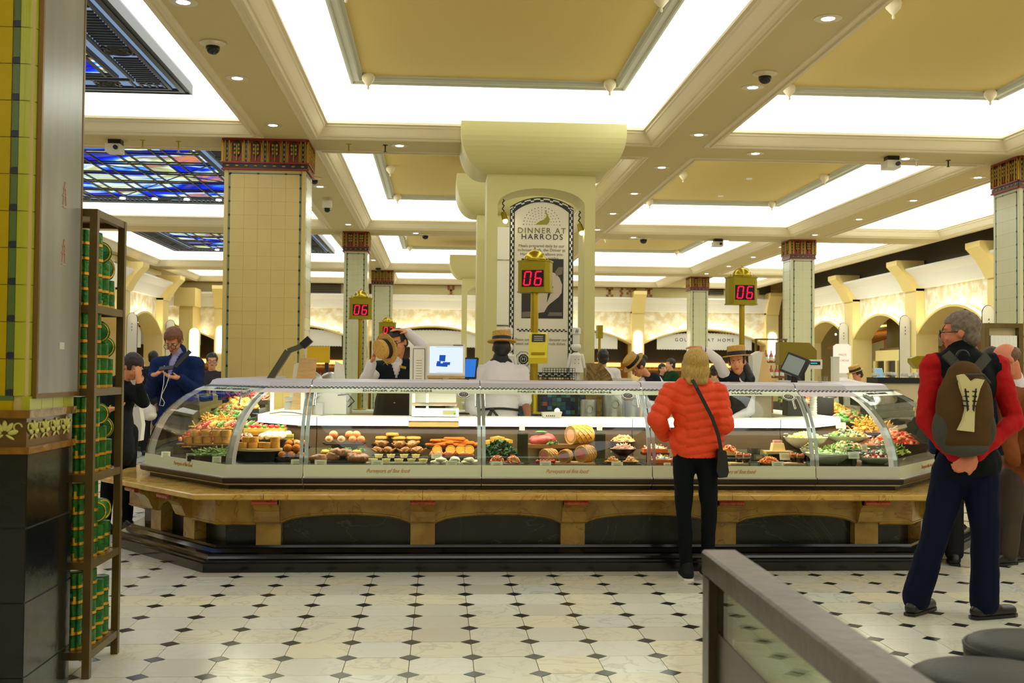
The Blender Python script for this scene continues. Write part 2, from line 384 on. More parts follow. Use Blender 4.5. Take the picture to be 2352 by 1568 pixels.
dome(869, 612, .07, 'tiny black dome camera above the third tiled column')
def hung(px, py, lab):
    d = cF + cR*((px-1176)/FPX) - cU*((py-784)/FPX); p = Vector((0, 0, CAMH))+d*((HC-.0-CAMH)/d.z)
    t = thing('speed_dome_camera', lab, 'security camera', p)
    obj('housing', MB().lathe([(.03, 0), (.03, -.03), (.07, -.04), (.075, -.13), (.06, -.15)], p, 18), M_white, t, 'a')
    obj('dome', MB().ball(p-Vector((0, 0, .165)), .05), mat('smoked_dome', (14, 18, 22), .15), t, True)
hung(752, 455, 'white speed dome camera hanging beside the big tiled column')
def box_unit(px, py, w_, lab):
    d = cF + cR*((px-1176)/FPX) - cU*((py-784)/FPX); p = Vector((0, 0, CAMH))+d*((HC-CAMH)/d.z)
    t = thing('projector', lab, 'projector', p)
    obj('bracket', MB().cbox(p-Vector((0, 0, .03)), (w_, .12, .06)), M_black, t); obj('body', MB().cbox(p-Vector((.01, 0, .10)), (w_*1.15, .2, .09)), M_white, t)
    obj('lens', MB().cyl(p+Vector((.03, -.1, -.1)), p+Vector((.03, -.13, -.1)), .025), M_black, t)
box_unit(266, 322, .14, 'white box with black mount under the beam at upper left'); box_unit(2048, 360, .14, 'white projector box under the beam at upper right'); box_unit(1649, 549, .16, 'small white projector box under the second cross beam')
def sprk(px, py, lab, m=M_brass, L=.08):
    d = cF + cR*((px-1176)/FPX) - cU*((py-784)/FPX); p = Vector((0, 0, CAMH))+d*((HC-CAMH)/d.z)
    t = thing('sprinkler', lab, 'sprinkler', p); obj('plate', MB().lathe([(.03, 0), (.03, -.006), (.01, -.01)], p, 12), m, t); obj('head', MB().cyl(p, p-Vector((0, 0, L)), .008).lathe([(.02, 0), (.02, .004)], p-Vector((0, 0, L)), 10), m, t)
sprk(328, 322, 'thin sprinkler under the beam left of the painted capital'); sprk(410, 325, 'brass hanging hook under the beam left of the painted capital', L=.12); sprk(801, 331, 'small hook under the cross beam right of the painted capital'); sprk(885, 333, 'small black sprinkler beside the downlight left of the pillar', M_black)
sprk(2178, 368, 'dark sprinkler under the beam at upper right', M_black); sprk(2105, 366, 'pale spotlight tag hanging beside the projector at upper right', M_white)
for px, py, zz, lab in [(1721, 405, HC+.52, 'white smoke detector on the plaster panel right of the pillar'), (1655, 445, HC+.52, 'flat white disc vent on the plaster panel'), (230, 396, HC+.46, 'white smoke detector under the stained glass')]:
    d = cF + cR*((px-1176)/FPX) - cU*((py-784)/FPX); p = Vector((0, 0, CAMH))+d*((zz-CAMH)/d.z)
    t = thing('smoke_detector', lab, 'smoke detector', p); obj('base', MB().lathe([(.09, .0), (.09, -.015), (.07, -.02)], p, 18), M_white, t, 'a'); obj('sensor', MB().lathe([(.05, -.02), (.045, -.045), (.001, -.05)], p, 14), M_white, t, 'a')
# ================================================================ floor
W = .3107; OX = -.1347; OY = 7.7142; DH = .053
def floor_mats():
    m, nt, b = nm('floor_marble'); N = nt.nodes; L = nt.links; g = N.new('ShaderNodeNewGeometry')
    ad = N.new('ShaderNodeVectorMath'); ad.operation = 'ADD'; ad.inputs[1].default_value = (-OX+100*W, -OY+100*W, 0); L.new(g.outputs['Position'], ad.inputs[0])
    sn = N.new('ShaderNodeVectorMath'); sn.operation = 'SNAP'; sn.inputs[1].default_value = (W, W, 100); L.new(ad.outputs[0], sn.inputs[0])
    wn = N.new('ShaderNodeTexWhiteNoise'); L.new(sn.outputs[0], wn.inputs['Vector'])
    r = N.new('ShaderNodeValToRGB'); e = r.color_ramp.elements
    e[0].position = 0; e[0].color = (*lin((204, 198, 180)), 1); e[1].position = 1; e[1].color = (*lin((232, 230, 212)), 1)
    for p, c in ((.25, (224, 222, 212)), (.5, (216, 213, 196)), (.75, (228, 220, 192)), (.9, (214, 216, 208))): q = e.new(p); q.color = (*lin(c), 1)
    L.new(wn.outputs['Value'], r.inputs[0])
    sc_ = N.new('ShaderNodeVectorMath'); sc_.operation = 'MULTIPLY_ADD'; sc_.inputs[1].default_value = (20, 20, 20); L.new(wn.outputs['Color'], sc_.inputs[0]); L.new(g.outputs['Position'], sc_.inputs[2])
    n = N.new('ShaderNodeTexNoise'); n.inputs['Scale'].default_value = 2.6; n.inputs['Detail'].default_value = 7; n.inputs['Distortion'].default_value = 2; L.new(sc_.outputs[0], n.inputs['Vector'])
    s = N.new('ShaderNodeMath'); s.operation = 'SUBTRACT'; s.inputs[1].default_value = .5; L.new(n.outputs[0], s.inputs[0]); a = N.new('ShaderNodeMath'); a.operation = 'ABSOLUTE'; L.new(s.outputs[0], a.inputs[0])
    mr = N.new('ShaderNodeMapRange'); mr.inputs[1].default_value = 0; mr.inputs[2].default_value = .035; mr.inputs[3].default_value = .35; mr.inputs[4].default_value = 0; L.new(a.outputs[0], mr.inputs[0])
    ml = N.new('ShaderNodeMath'); ml.operation = 'MULTIPLY'; L.new(mr.outputs[0], ml.inputs[0]); L.new(wn.outputs['Value'], ml.inputs[1])
    mx = N.new('ShaderNodeMix'); mx.data_type = 'RGBA'; L.new(ml.outputs[0], mx.inputs[0]); L.new(r.outputs[0], mx.inputs[6]); mx.inputs[7].default_value = (*lin((120, 122, 128)), 1); L.new(mx.outputs[2], b.inputs['Base Color'])
    b.inputs['Roughness'].default_value = .22; b.inputs['Specular IOR Level'].default_value = .4
    return m
M_fl = floor_mats(); M_dia = mat('black_marble', (34, 38, 40), .18); M_grout = mat('floor_grout', (90, 84, 72), .8)
floor = struct('floor', MB().box(XW0, XW1, YW0, YW1, -.1, -.004), M_grout)
g_ = .0018; a_ = W/2-g_; c_ = DH+g_*.6
def octo(cx, cy):
    h = a_; k = c_
    return [(cx-h+k, cy-h, 0), (cx+h-k, cy-h, 0), (cx+h, cy-h+k, 0), (cx+h, cy+h-k, 0), (cx+h-k, cy+h, 0), (cx-h+k, cy+h, 0), (cx-h, cy+h-k, 0), (cx-h, cy-h+k, 0)]
dh = DH-g_
def dia(cx, cy): return [(cx-dh, cy, 0), (cx, cy-dh, 0), (cx+dh, cy, 0), (cx, cy+dh, 0)]
def vis(x, y):
    d = Vector((x, y, 0))-Vector((0, 0, CAMH)); z = d.dot(cF)
    if z < .5: return None
    px = 1176+FPX*d.dot(cR)/z; py = 784-FPX*d.dot(cU)/z
    if not (-60 < px < 2412 and 1100 < py < 1640): return None
    if y > 7.8 and -1.5 < x < 3.5: return None
    if y > 8.0 and abs(x-.95) < 2.6: return None
    if x < -1.75 and y < 6: return None
    return y
T = []; D = []
for i in range(-26, 33):
    for j in range(-84, 40):
        x = OX+i*W; y = OY-j*W
        if not (XW0 < x < XW1 and YW0 < y < YW1): continue
        D.append((x, y)); T.append((x+W/2, y+W/2))
me_t = None; me_d = None
def floor_set(pts, poly, m, nmn, nst):
    v = sorted([p for p in pts if vis(*p) is not None], key=lambda p: p[1])[:300]; vs_ = set(v)
    base = MB().prism(poly(0, 0), (0, 0, -.006)); first_ = None
    for p in v:
        if first_ is None: o = obj(nmn, base, m, floor, world=False); first_ = o.data
        else: o = obj(nmn, first_, None, floor, world=False)
        o.location = (p[0], p[1], random.uniform(-.0006, .0006))
    r = MB()
    for p in pts:
        if p not in vs_: q = poly(*p); r.add(q, [tuple(range(len(q)))])
    obj(nst, r, m, floor, kind='stuff', fix=False)
floor_set(T, octo, M_fl, 'tile', 'far_tiles'); floor_set(D, dia, M_dia, 'inset_tile', 'far_insets')
# ================================================================ walls
struct('wall_behind', MB().box(XW0, XW1, YW0-.2, YW0, 0, HC+.8).box(XW0-.1, XW0, YW0, YW1+1, 0, HC+.9).box(XW0, XW1+.2, YW1+1, YW1+1.1, 0, HC+.9).box(XW1+.1, XW1+.2, YW0, YW1+1, 0, HC+.9), mat('wall_plaster', (222, 205, 150), .7))
# tile material
M_tile = mat('cream_tile', (214, 190, 118), .22, var=.05, vscale=3); M_tileL = mat('pale_tile', (205, 205, 168), .22, var=.05, vscale=3); M_band = mat('sage_band_tile', (96, 128, 104), .3); M_navy = mat('navy_tile', (22, 34, 50), .3)
M_gr = mat('tile_grout', (202, 180, 116), .8)
def cap_mats():
    return dict(red=mat('capital_red', (140, 42, 24), .4, bump=.2), gold=mat('capital_gold', (184, 142, 40), .35, .5), green=mat('capital_green', (40, 60, 34), .4), navy=M_navy)
CM = cap_mats()
def capital(par, x0, x1, y0, y1, z0, z1):
    core = MB().box(x0+.01, x1-.01, y0+.01, y1-.01, z0, z1-.002); par = obj('capital', core, CM['red'], par)
    h = z1-z0; b = z0+.25*h
    o = MB(); r = MB(); g = MB(); n = MB(); ov = MB()
    def face(P0, U, N, Lw):
        k = max(2, round(Lw/.21)); st = Lw/k
        M3 = Matrix((U, N, Vector((0, 0, 1)))).transposed()
        def bx(mb, u0, u1, za, zb, d=.012): mb.prism([P0+U*u0+Vector((0, 0, za)), P0+U*u1+Vector((0, 0, za)), P0+U*u1+Vector((0, 0, zb)), P0+U*u0+Vector((0, 0, zb))], N*d)
        bx(r, 0, Lw, z0, z0+.05*h, .02); bx(r, 0, Lw, z0+.2*h, z0+.25*h, .02); bx(n, 0, Lw, z0+.06*h, z0+.19*h, .006); bx(r, 0, Lw, z1-.07*h, z1-.01*h, .016)
        for i in range(k*2+1):
            u = Lw*(i+.0)/(k*2) if False else Lw*(i+.5)/(k*2+1); ov.ball(P0+U*u+Vector((0, 0, z0+.125*h))+N*.008, (Lw*.22/(k*2+1), .008, .03*h), 8, 5, M3)
        for i in range(k+1):
            u = .05*Lw+(Lw*.9)*i/k
            bx(o, u-.028, u-.018, b, z1-.08*h, .02); bx(o, u+.018, u+.028, b, z1-.08*h, .02); bx(n, u-.017, u+.017, b, z1-.08*h, .012)
            for q in range(4): ov.ball(P0+U*u+Vector((0, 0, b+.02*h+(q+.5)*.155*h))+N*.013, (.008, .007, .05*h), 8, 5, M3)
            bx(o, u-.045, u-.036, b, z1-.15*h, .016) ; bx(o, u+.036, u+.045, b, z1-.15*h, .016)
        for i in range(k):
            u = .05*Lw+(Lw*.9)*(i+.5)/k; c = P0+U*u
            g.ball(c+Vector((0, 0, b+.42*h))+N*.003, (.045, .01, .26*h), 12, 7, M3)
            bx(o, u-.003, u+.003, b+.03*h, b+.55*h, .02)
            for q in range(3):
                for s in (-1, 1): ov.ball(c+U*(s*.022)+Vector((0, 0, b+(.28+q*.13)*h))+N*.014, (.013, .006, .045*h), 8, 5, M3)
    X = Vector((1, 0, 0)); Yv = Vector((0, 1, 0))
    face(Vector((x0, y0, 0)), X, -Yv, x1-x0); face(Vector((x1, y0, 0)), Yv, X, y1-y0); face(Vector((x0, y1, 0)), -Yv, -X, y1-y0)
    obj('capital_red_bands', r, CM['red'], par); obj('capital_gold_strips', o, CM['gold'], par); obj('capital_green_leaves', g, CM['green'], par, True); obj('capital_navy_panels', n, CM['navy'], par); obj('capital_gold_beads', ov, CM['gold'], par, True, kind='stuff')
def column(label, x0, x1, y0, y1, zt, nt, tile_m, single=True, side_m=None, capz=3.98, border=None):
    t = thing('tiled_column', label, 'column', ((x0+x1)/2, (y0+y1)/2, 0), 'square tiled columns with painted capitals')
    obj('core', MB().box(x0+.008, x1-.008, y0+.008, y1-.008, 0, zt), M_gr, t)
    wd = x1-x0; bd = border or .055; tw = (wd-2*bd-.03)/nt; rows = int((zt-.02)/tw); me_c = {}
    me_dat = {}
    def put(nmn, key, mk, m, loc):
        if key not in me_dat: o = obj(nmn, mk, m, t, world=False); me_dat[key] = o.data
        else: o = obj(nmn, me_dat[key], None, t, world=False)
        o.location = Vector(loc)-t.location
    gp = .0013
    def faceset(axis):
        # axis: 0 front (-Y); 1 right (+X) ; 2 left (-X)
        L = wd if axis == 0 else (y1-y0); n = nt if axis == 0 else max(1, round((L-2*bd-.03)/tw)); tt = (L-2*bd-.03)/n
        fm = tile_m if axis == 0 else (side_m or tile_m)
        def mk(w_, h_, d=.008):
            return MB().box(-w_/2, w_/2, -d, .0, -h_/2, h_/2) if axis == 0 else (MB().box(0, d, -w_/2, w_/2, -h_/2, h_/2) if axis == 1 else MB().box(-d, 0, -w_/2, w_/2, -h_/2, h_/2))
        def loc(u, z): return (x0+u, y0+.008, z) if axis == 0 else ((x1-.008, y0+u, z) if axis == 1 else (x0+.008, y0+u, z))
        rest = MB() if not single else None
        ztop = zt-.045
        R = int((ztop-.1)/tt)
        lo = 1.15 if single else 0
        big = MB()
        for r in range(R):
            z = ztop-(r+.5)*tt
            for i in range(n):
                u = bd+.015+(i+.5)*tt
                if single and z > lo: put('tile', ('t', axis), mk(tt-gp, tt-gp), fm, loc(u, z))
                else:
                    q = mk(tt-gp, tt-gp, .0075); l_ = loc(u, z); big.add([(a+l_[0], b+l_[1], c+l_[2]) for a, b, c in q.v], q.f)
        if big.v: obj('small_tiles', big, fm, t, kind='stuff')
        bandm = MB(); nav = MB(); edge = MB()
        def addm(mb, q, l_): mb.add([(a+l_[0], b+l_[1], c+l_[2]) for a, b, c in q.v], q.f)
        zb = ztop-R*tt
        for s in (0, 1):
            u = bd if s == 0 else L-bd; ue = (bd-.008)/2 if s == 0 else L-(bd-.008)/2
            addm(edge, mk(bd-.012, zt-zb, .0078), loc(ue, (zt+zb)/2))
            addm(bandm, mk(.014, ztop-zb, .0085), loc(u+(.007 if s == 0 else -.007), (ztop+zb)/2))
            for r in range(R+1): addm(nav, mk(.02, .024, .0095), loc(u+(.007 if s == 0 else -.007), ztop-r*tt))
        addm(edge, mk(L-2*bd, .03, .0078), loc(L/2, zt-.015)); addm(bandm, mk(L-2*bd, .014, .0085), loc(L/2, ztop+.007))
        for i in range(0, n+1, 2): addm(nav, mk(.024, .018, .0095), loc(bd+.015+i*tt, ztop+.007))
        obj('border_band', bandm, M_band, t); obj('navy_squares', nav, M_navy, t, kind='stuff'); obj('edge_tiles', edge, fm, t)
    faceset(0); faceset(1 if x0 < 0 else 2)
    capital(t, x0-.012, x1+.012, y0-.012, y1+.012, zt, capz)
    return t
column('big square tiled column with painted capital, nearest behind the counter', -2.41, -1.51, 12.38, 12.95, 3.63, 5, M_tile, True, M_tileL)  # side face gets a paler tile copy, the light on it painted in
column('slim tiled column behind the left number sign', -1.79, -1.36, 20.5, 21.0, 3.61, 3, M_tileL, True)
column('farthest slim tiled column left of the pillar', -1.75, -1.24, 28.35, 28.8, 3.61, 3, M_tileL, False)
column('slim tiled column right of the right number sign', 6.64, 7.1, 20.6, 21.1, 3.61, 2, M_tileL, True)
column('far slim tiled column behind the blonde customer', 6.62, 7.08, 28.9, 29.4, 3.61, 2, M_tileL, False)
column('tiled column at the right edge of the photo', 6.70, 7.3, 12.4, 13.0, 3.61, 3, M_tileL, True)
# ================================================================ nearest column (left edge)
M_yel = mat('yellow_glaze', (180, 154, 0), .3, spec=.2, var=.08, vscale=2); M_ygr = mat('olive_cream_glaze', (172, 172, 40), .22, var=.06, vscale=2); M_bandd = mat('moss_band_tile', (78, 102, 48), .25)
M_dkg = mat('bottle_green_glaze', (8, 15, 15), .15, bump=.25, bscale=6); M_amber = mat('amber_glaze', (140, 96, 22), .16, var=.4, vscale=12, bump=.4, bscale=18); M_leaf = mat('pale_leaf_glaze', (196, 190, 96), .2); M_bot = mat('brown_ground_glaze', (96, 66, 22), .2)
nc = thing('tiled_column', 'yellow glazed tile column filling the left edge of the photo', 'column', (-2.1, 4.9, 0))
NX, NY = -1.66, 4.60; R_ = .05
obj('core', MB().box(-2.55, NX-.01, NY+.01, 5.15, 0, HC), M_gr, nc)
th = .1505; z = 1.305; zb = z
rowz = []
while z < HC: rowz.append(z); z += th
def hextr(pts, z0, z1):                        # prism from a plan outline
    return MB().prism([(x, y, z0) for x, y in pts], (0, 0, z1-z0))
cor = [(NX-R_-.012, NY+.03), (NX-R_-.012, NY)] + [(NX-R_+R_*math.sin(a), NY+R_-R_*math.cos(a)) for a in [PI/2*i/8 for i in range(9)]] + [(NX, NY+.07), (NX-.03, NY+.07), (NX-.03, NY+.03)]
dat = {}
def rep(nmn, key, mb, m, par, dz):
    if key not in dat: o = obj(nmn, mb, m, par, 'a'); dat[key] = o.data
    else: o = obj(nmn, dat[key], None, par)
    o.location.z += dz; return o
for i, z0 in enumerate(rowz):
    dz = z0-rowz[0]; a = rowz[0]; b = a+th-.003
    rep('corner_tile', 'c', hextr(cor, a, b), M_ygr, nc, dz)
    rep('border_tile', 'b', MB().box(NX-R_-.040, NX-R_-.014, NY+.001, NY+.02, a+.026, b), M_bandd, nc, dz)
    rep('navy_tile', 'n', MB().box(NX-R_-.042, NX-R_-.013, NY-.001, NY+.02, a, a+.024), M_navy, nc, dz)
    for k in range(5): rep('yellow_tile', 'y%d' % k, MB().box(NX-R_-.043-(k+1)*th+.001, NX-R_-.043-k*th-.002, NY, NY+.02, a, b), M_yel, nc, dz)
    for k in range(3): rep('side_tile', 's%d' % k, MB().box(NX-.02, NX, NY+.073+k*th, NY+.073+(k+1)*th-.002, a, b), M_ygr, nc, dz)
zf = 1.245
tl = MB().box(-2.55, NX-R_-.015, NY, NY+.02, zf, 1.302); obj('lower_border', tl, M_yel, nc)
obj('navy_line', MB().box(-2.55, NX-R_-.013, NY-.001, NY+.015, 1.285, 1.304), M_bandd, nc)
for k in range(4): obj('cream_tile', MB().box(NX-.03+.0, NX+.002, NY+.005+k*.135, NY+.137+k*.135, 1.245, 1.303), M_ygr, nc)
obj('frieze_ground', MB().box(-2.55, NX-.006, NY-.004, 5.15, 1.095, 1.24), M_bot, nc)
obj('frieze_top_ledge', MB().box(-2.55, NX+.012, NY-.022, 5.16, 1.215, 1.247), M_amber, nc)
obj('frieze_base_ledge', MB().box(-2.55, NX+.010, NY-.018, 5.16, 1.07, 1.098), M_amber, nc)
def flower(P0, U, N):
    M3 = Matrix((U, N, Vector((0, 0, 1)))).transposed(); m = MB()
    for a in (0, .62, -.62, 1.35, -1.35):
        Q = M3 @ Matrix.Rotation(a, 3, 'Y'); m.ball(P0+Q @ Vector((0, 0, .034)), (.011, .006, .022), 10, 6, Q)
    for s in (-1, 1):
        Q = M3 @ Matrix.Rotation(s*2.1, 3, 'Y'); m.ball(P0+Q @ Vector((0, 0, .025)), (.006, .005, .02), 8, 5, Q)
        m.torus(P0+U*(s*.052)+Vector((0, 0, .028)), .016, .004, M3 @ Matrix.Rotation(PI/2, 3, 'X'), 12, 5, 0, 4.5)
    m.bar(P0-Vector((0, 0, .05)), P0+Vector((0, 0, .02)), .006, .008); return m
for k in range(4): obj('frieze_flower', flower(Vector((-1.75-.13*k, NY-.008, 1.15)), Vector((1, 0, 0)), Vector((0, -1, 0))), M_leaf, nc, True)
for k in range(4): obj('frieze_flower', flower(Vector((NX-.002, NY+.07+.13*k, 1.15)), Vector((0, 1, 0)), Vector((1, 0, 0))), M_leaf, nc, True)
zz = 1.068; k = 0; obj('dark_joint', MB().box(-2.56, NX-.006, NY+.004, 5.152, 0, 1.07), M_black, nc)
for hh in (.30, .30, .30, .17):
    obj('dark_tile', MB().box(-2.55, NX-.003, NY-.002, NY+.03, zz-hh+.006, zz), M_dkg, nc)
    obj('dark_tile', MB().box(NX-.03, NX+.0, NY+.0, 5.15, zz-hh+.006, zz-.002), M_dkg, nc); zz -= hh
# framed silver poster on the column's side
fp = thing('framed_poster', 'tall silvery poster in a thin brass frame on the side of the yellow column', 'poster', (NX+.02, 4.9, 1.3))
M_pf = mat('poster_frame', (120, 92, 40), .35, .6)
def fx(y0, y1, z0, z1, x0, x1): return MB().box(x0, x1, y0, y1, z0, z1)
y0, y1, z0, z1 = 4.63, 5.17, 1.293, 3.6
f = MB().box(NX, NX+.018, y0, y0+.018, z0, z1).box(NX, NX+.018, y1-.018, y1, z0, z1).box(NX, NX+.018, y0+.018, y1-.018, z0, z0+.02).box(NX, NX+.018, y0+.018, y1-.018, z1-.02, z1); obj('frame', f, M_pf, fp)
obj('print', MB().box(NX+.005, NX+.015, y0+.018, y1-.018, z0+.02, z1-.02), mat('silver_print', (152, 151, 142), .25, .1, var=.25, vscale=2, stretch=(1, 3, .4)), fp)
M_rose = mat('rose_print', (188, 140, 118), .4)
for i, zc in enumerate((2.18, 1.93)): 
    m = MB()
    for s in ((-.02, -.05, .0, .05), (.02, -.05, .0, .05), (-.03, -.01, .03, -.01), (-.02, .02, .02, .02), (-.025, -.06, .025, -.06)): m.bar((NX+.0165, 4.93+s[0], zc+s[1]), (NX+.0165, 4.93+s[2], zc+s[3]), .006, .003, (1, 0, 0))
    obj('printed_symbol', m, M_rose, fp)
obj('printed_label', MB().box(NX+.015, NX+.017, 4.90, 4.96, 1.50, 1.53), mat('print_white', (205, 200, 185), .5), fp)
# ================================================================ rack with green tins
M_rack = mat('bronze_rack', (112, 92, 48), .4, .5, var=.2)
rk = thing('display_rack', 'tall bronze metal rack with five shelves of green tins', 'rack', (-1.8, 5.42, 0))
RX0, RX1, RY0, RY1 = -2.1, -1.585, 5.2, 5.68; SZ = [.12, .53, .93, 1.325, 1.71]; TOPZ = 2.155; ps = .034
for x in (RX0, RX1-ps):
    for y in (RY0, RY1-ps): obj('post', MB().box(x, x+ps, y, y+ps, 0, TOPZ), M_rack, rk)
for i, z in enumerate(SZ+[TOPZ]):
    zt_ = z; zb_ = z-.035
    m = MB().box(RX0+ps, RX1-ps, RY0, RY0+.03, zb_, zt_).box(RX0+ps, RX1-ps, RY1-.03, RY1, zb_, zt_).box(RX1-.03, RX1-.002, RY0+ps, RY1-ps, zb_, zt_).box(RX0+.002, RX0+.03, RY0+ps, RY1-ps, zb_, zt_); obj('rail', m, M_rack, rk)
    obj('shelf', MB().box(RX0+.03, RX1-.03, RY0+.03, RY1-.03, zt_-.012, zt_-.004), mat('rack_shelf', (150, 120, 50), .35, .5), rk)
M_tin = mat('green_foil', (20, 92, 44), .22, .6, rgb2=(52, 120, 40), vscale=22, bump=.3, bscale=60); M_tind = mat('tin_side', (120, 120, 60), .3, .8)
tin = thing('tea_tin', 'x', 'tin', (0, 0, 0), 'green foil tins on the bronze rack')
tr_, thh = .0425, .0705
obj('body', MB().lathe([(tr_-.002, .012), (tr_, .014), (tr_, thh-.002), (tr_-.004, thh)], n=20), M_tin, tin, 'a', world=False)
obj('band', MB().lathe([(tr_-.001, 0), (tr_+.0012, .001), (tr_+.0012, .0135), (tr_-.001, .0145)], n=20), M_gold, tin, 'a', world=False)
obj('label_tab', MB().lathe([(tr_+.001, .012), (tr_+.001, .036)], n=3, a0=-1.75, a1=-1.5), M_gold, tin, world=False)
obj('mark', MB().lathe([(tr_+.001, .03), (tr_+.001, .05)], n=4, a0=-2.3, a1=-1.9), mat('tin_mark', (20, 130, 90), .3), tin, world=False)
drum = thing('round_tin', 'x', 'tin', (0, 0, 0), 'round green tins lying on edge on the rack')
My = Matrix.Rotation(PI/2, 3, 'X')
obj('body', MB().lathe([(.001, -.02), (.052, -.02), (.055, -.018), (.055, .018), (.052, .02), (.001, .02)], (0, 0, .055), 24, My), M_tin, drum, 'a', world=False)
obj('rim', MB().torus((0, -.019, .055), .045, .004, My, 24, 6).lathe([(.0552, -.006), (.0560, 0), (.0552, .006)], (0, 0, .055), 24, My), M_gold, drum, True, world=False)
index_kids(); t1 = True; d1 = True
sn_ = ['bottom', 'second lowest', 'middle', 'second highest', 'top']
for si, z in enumerate(SZ):
    cols_ = [('front right stack', -1.685, 5.27, 5), ('front middle stack', -1.775, 5.27, 5), ('front left stack', -1.865, 5.27, 5), ('first side stack', -1.655, 5.375, 5), ('second side stack', -1.65, 5.475, [4, 2, 3, 3, 3][si]), ('third side stack', -1.655, 5.575, [4, 2, 2, 2, 2][si])]
    for nm_, x, y, n in cols_:
        for q in range(n):
            lab = 'green tin on the %s shelf, %s from the bottom, %s' % (sn_[si], ORD[q], nm_)
            l = (x+random.uniform(-.002, .002), y, z+q*(thh+.0005)); rz = random.uniform(-.5, .5)
            if t1: tin.location = l; tin['label'] = lab; t1 = False
            else: dup(tin, l, rz, lab)
    for (x, y, n, k) in [(-1.655, 5.475, [4, 2, 3, 3, 3][si], 0), (-1.66, 5.575, [4, 2, 2, 2, 2][si], 1)]:
        if n >= 4: continue
        if si in (2,) and k == 0: pass
        lab = 'round green tin on edge on the %s rack shelf, %s' % (sn_[si], 'nearer one' if k == 0 else 'farther one')
        l = (x, y, z+n*(thh+.0005)+.0005)
        if d1: drum.location = l; drum['label'] = lab; drum.rotation_euler.z = .5; d1 = False
        else: dup(drum, l, random.uniform(.2, 1.2), lab)
# ================================================================ arcades
M_wall = mat('arcade_plaster', (236, 216, 150), .7); M_corn = mat('cornice_board', (232, 230, 222), .6); M_brk = mat('bracket_plaster', (240, 216, 140), .6)
def relief_mat():
    m, nt, b = nm('frieze_relief'); N = nt.nodes; L = nt.links; g = N.new('ShaderNodeNewGeometry')
    n = N.new('ShaderNodeTexNoise'); n.inputs['Scale'].default_value = 5; n.inputs['Detail'].default_value = 8; L.new(g.outputs['Position'], n.inputs['Vector'])
    r = N.new('ShaderNodeValToRGB'); r.color_ramp.elements[0].position = .42; r.color_ramp.elements[1].position = .6; r.color_ramp.elements[0].color = (*lin((228, 214, 172)), 1); r.color_ramp.elements[1].color = (*lin((250, 246, 228)), 1)
    L.new(n.outputs[0], r.inputs[0]); L.new(r.outputs[0], b.inputs['Base Color']); b.inputs['Roughness'].default_value = .8
    bp = N.new('ShaderNodeBump'); bp.inputs['Strength'].default_value = .6; bp.inputs['Distance'].default_value = .04; L.new(n.outputs[0], bp.inputs['Height']); L.new(bp.outputs[0], b.inputs['Normal']); return m
M_rel = relief_mat(); M_up = emat('frieze_uplight', (255, 242, 208), UPL); M_glow = emat('shop_glow', (255, 196, 110), 2.2); M_lantern = emat('lantern_glow', (255, 250, 225), 5.0)
M_dark = mat('dark_panel', (70, 60, 44), .6); M_warm = mat('shop_back', (196, 138, 62), .6, var=.3, vscale=1.5); M_shopw = mat('shop_counter', (214, 196, 160), .5)
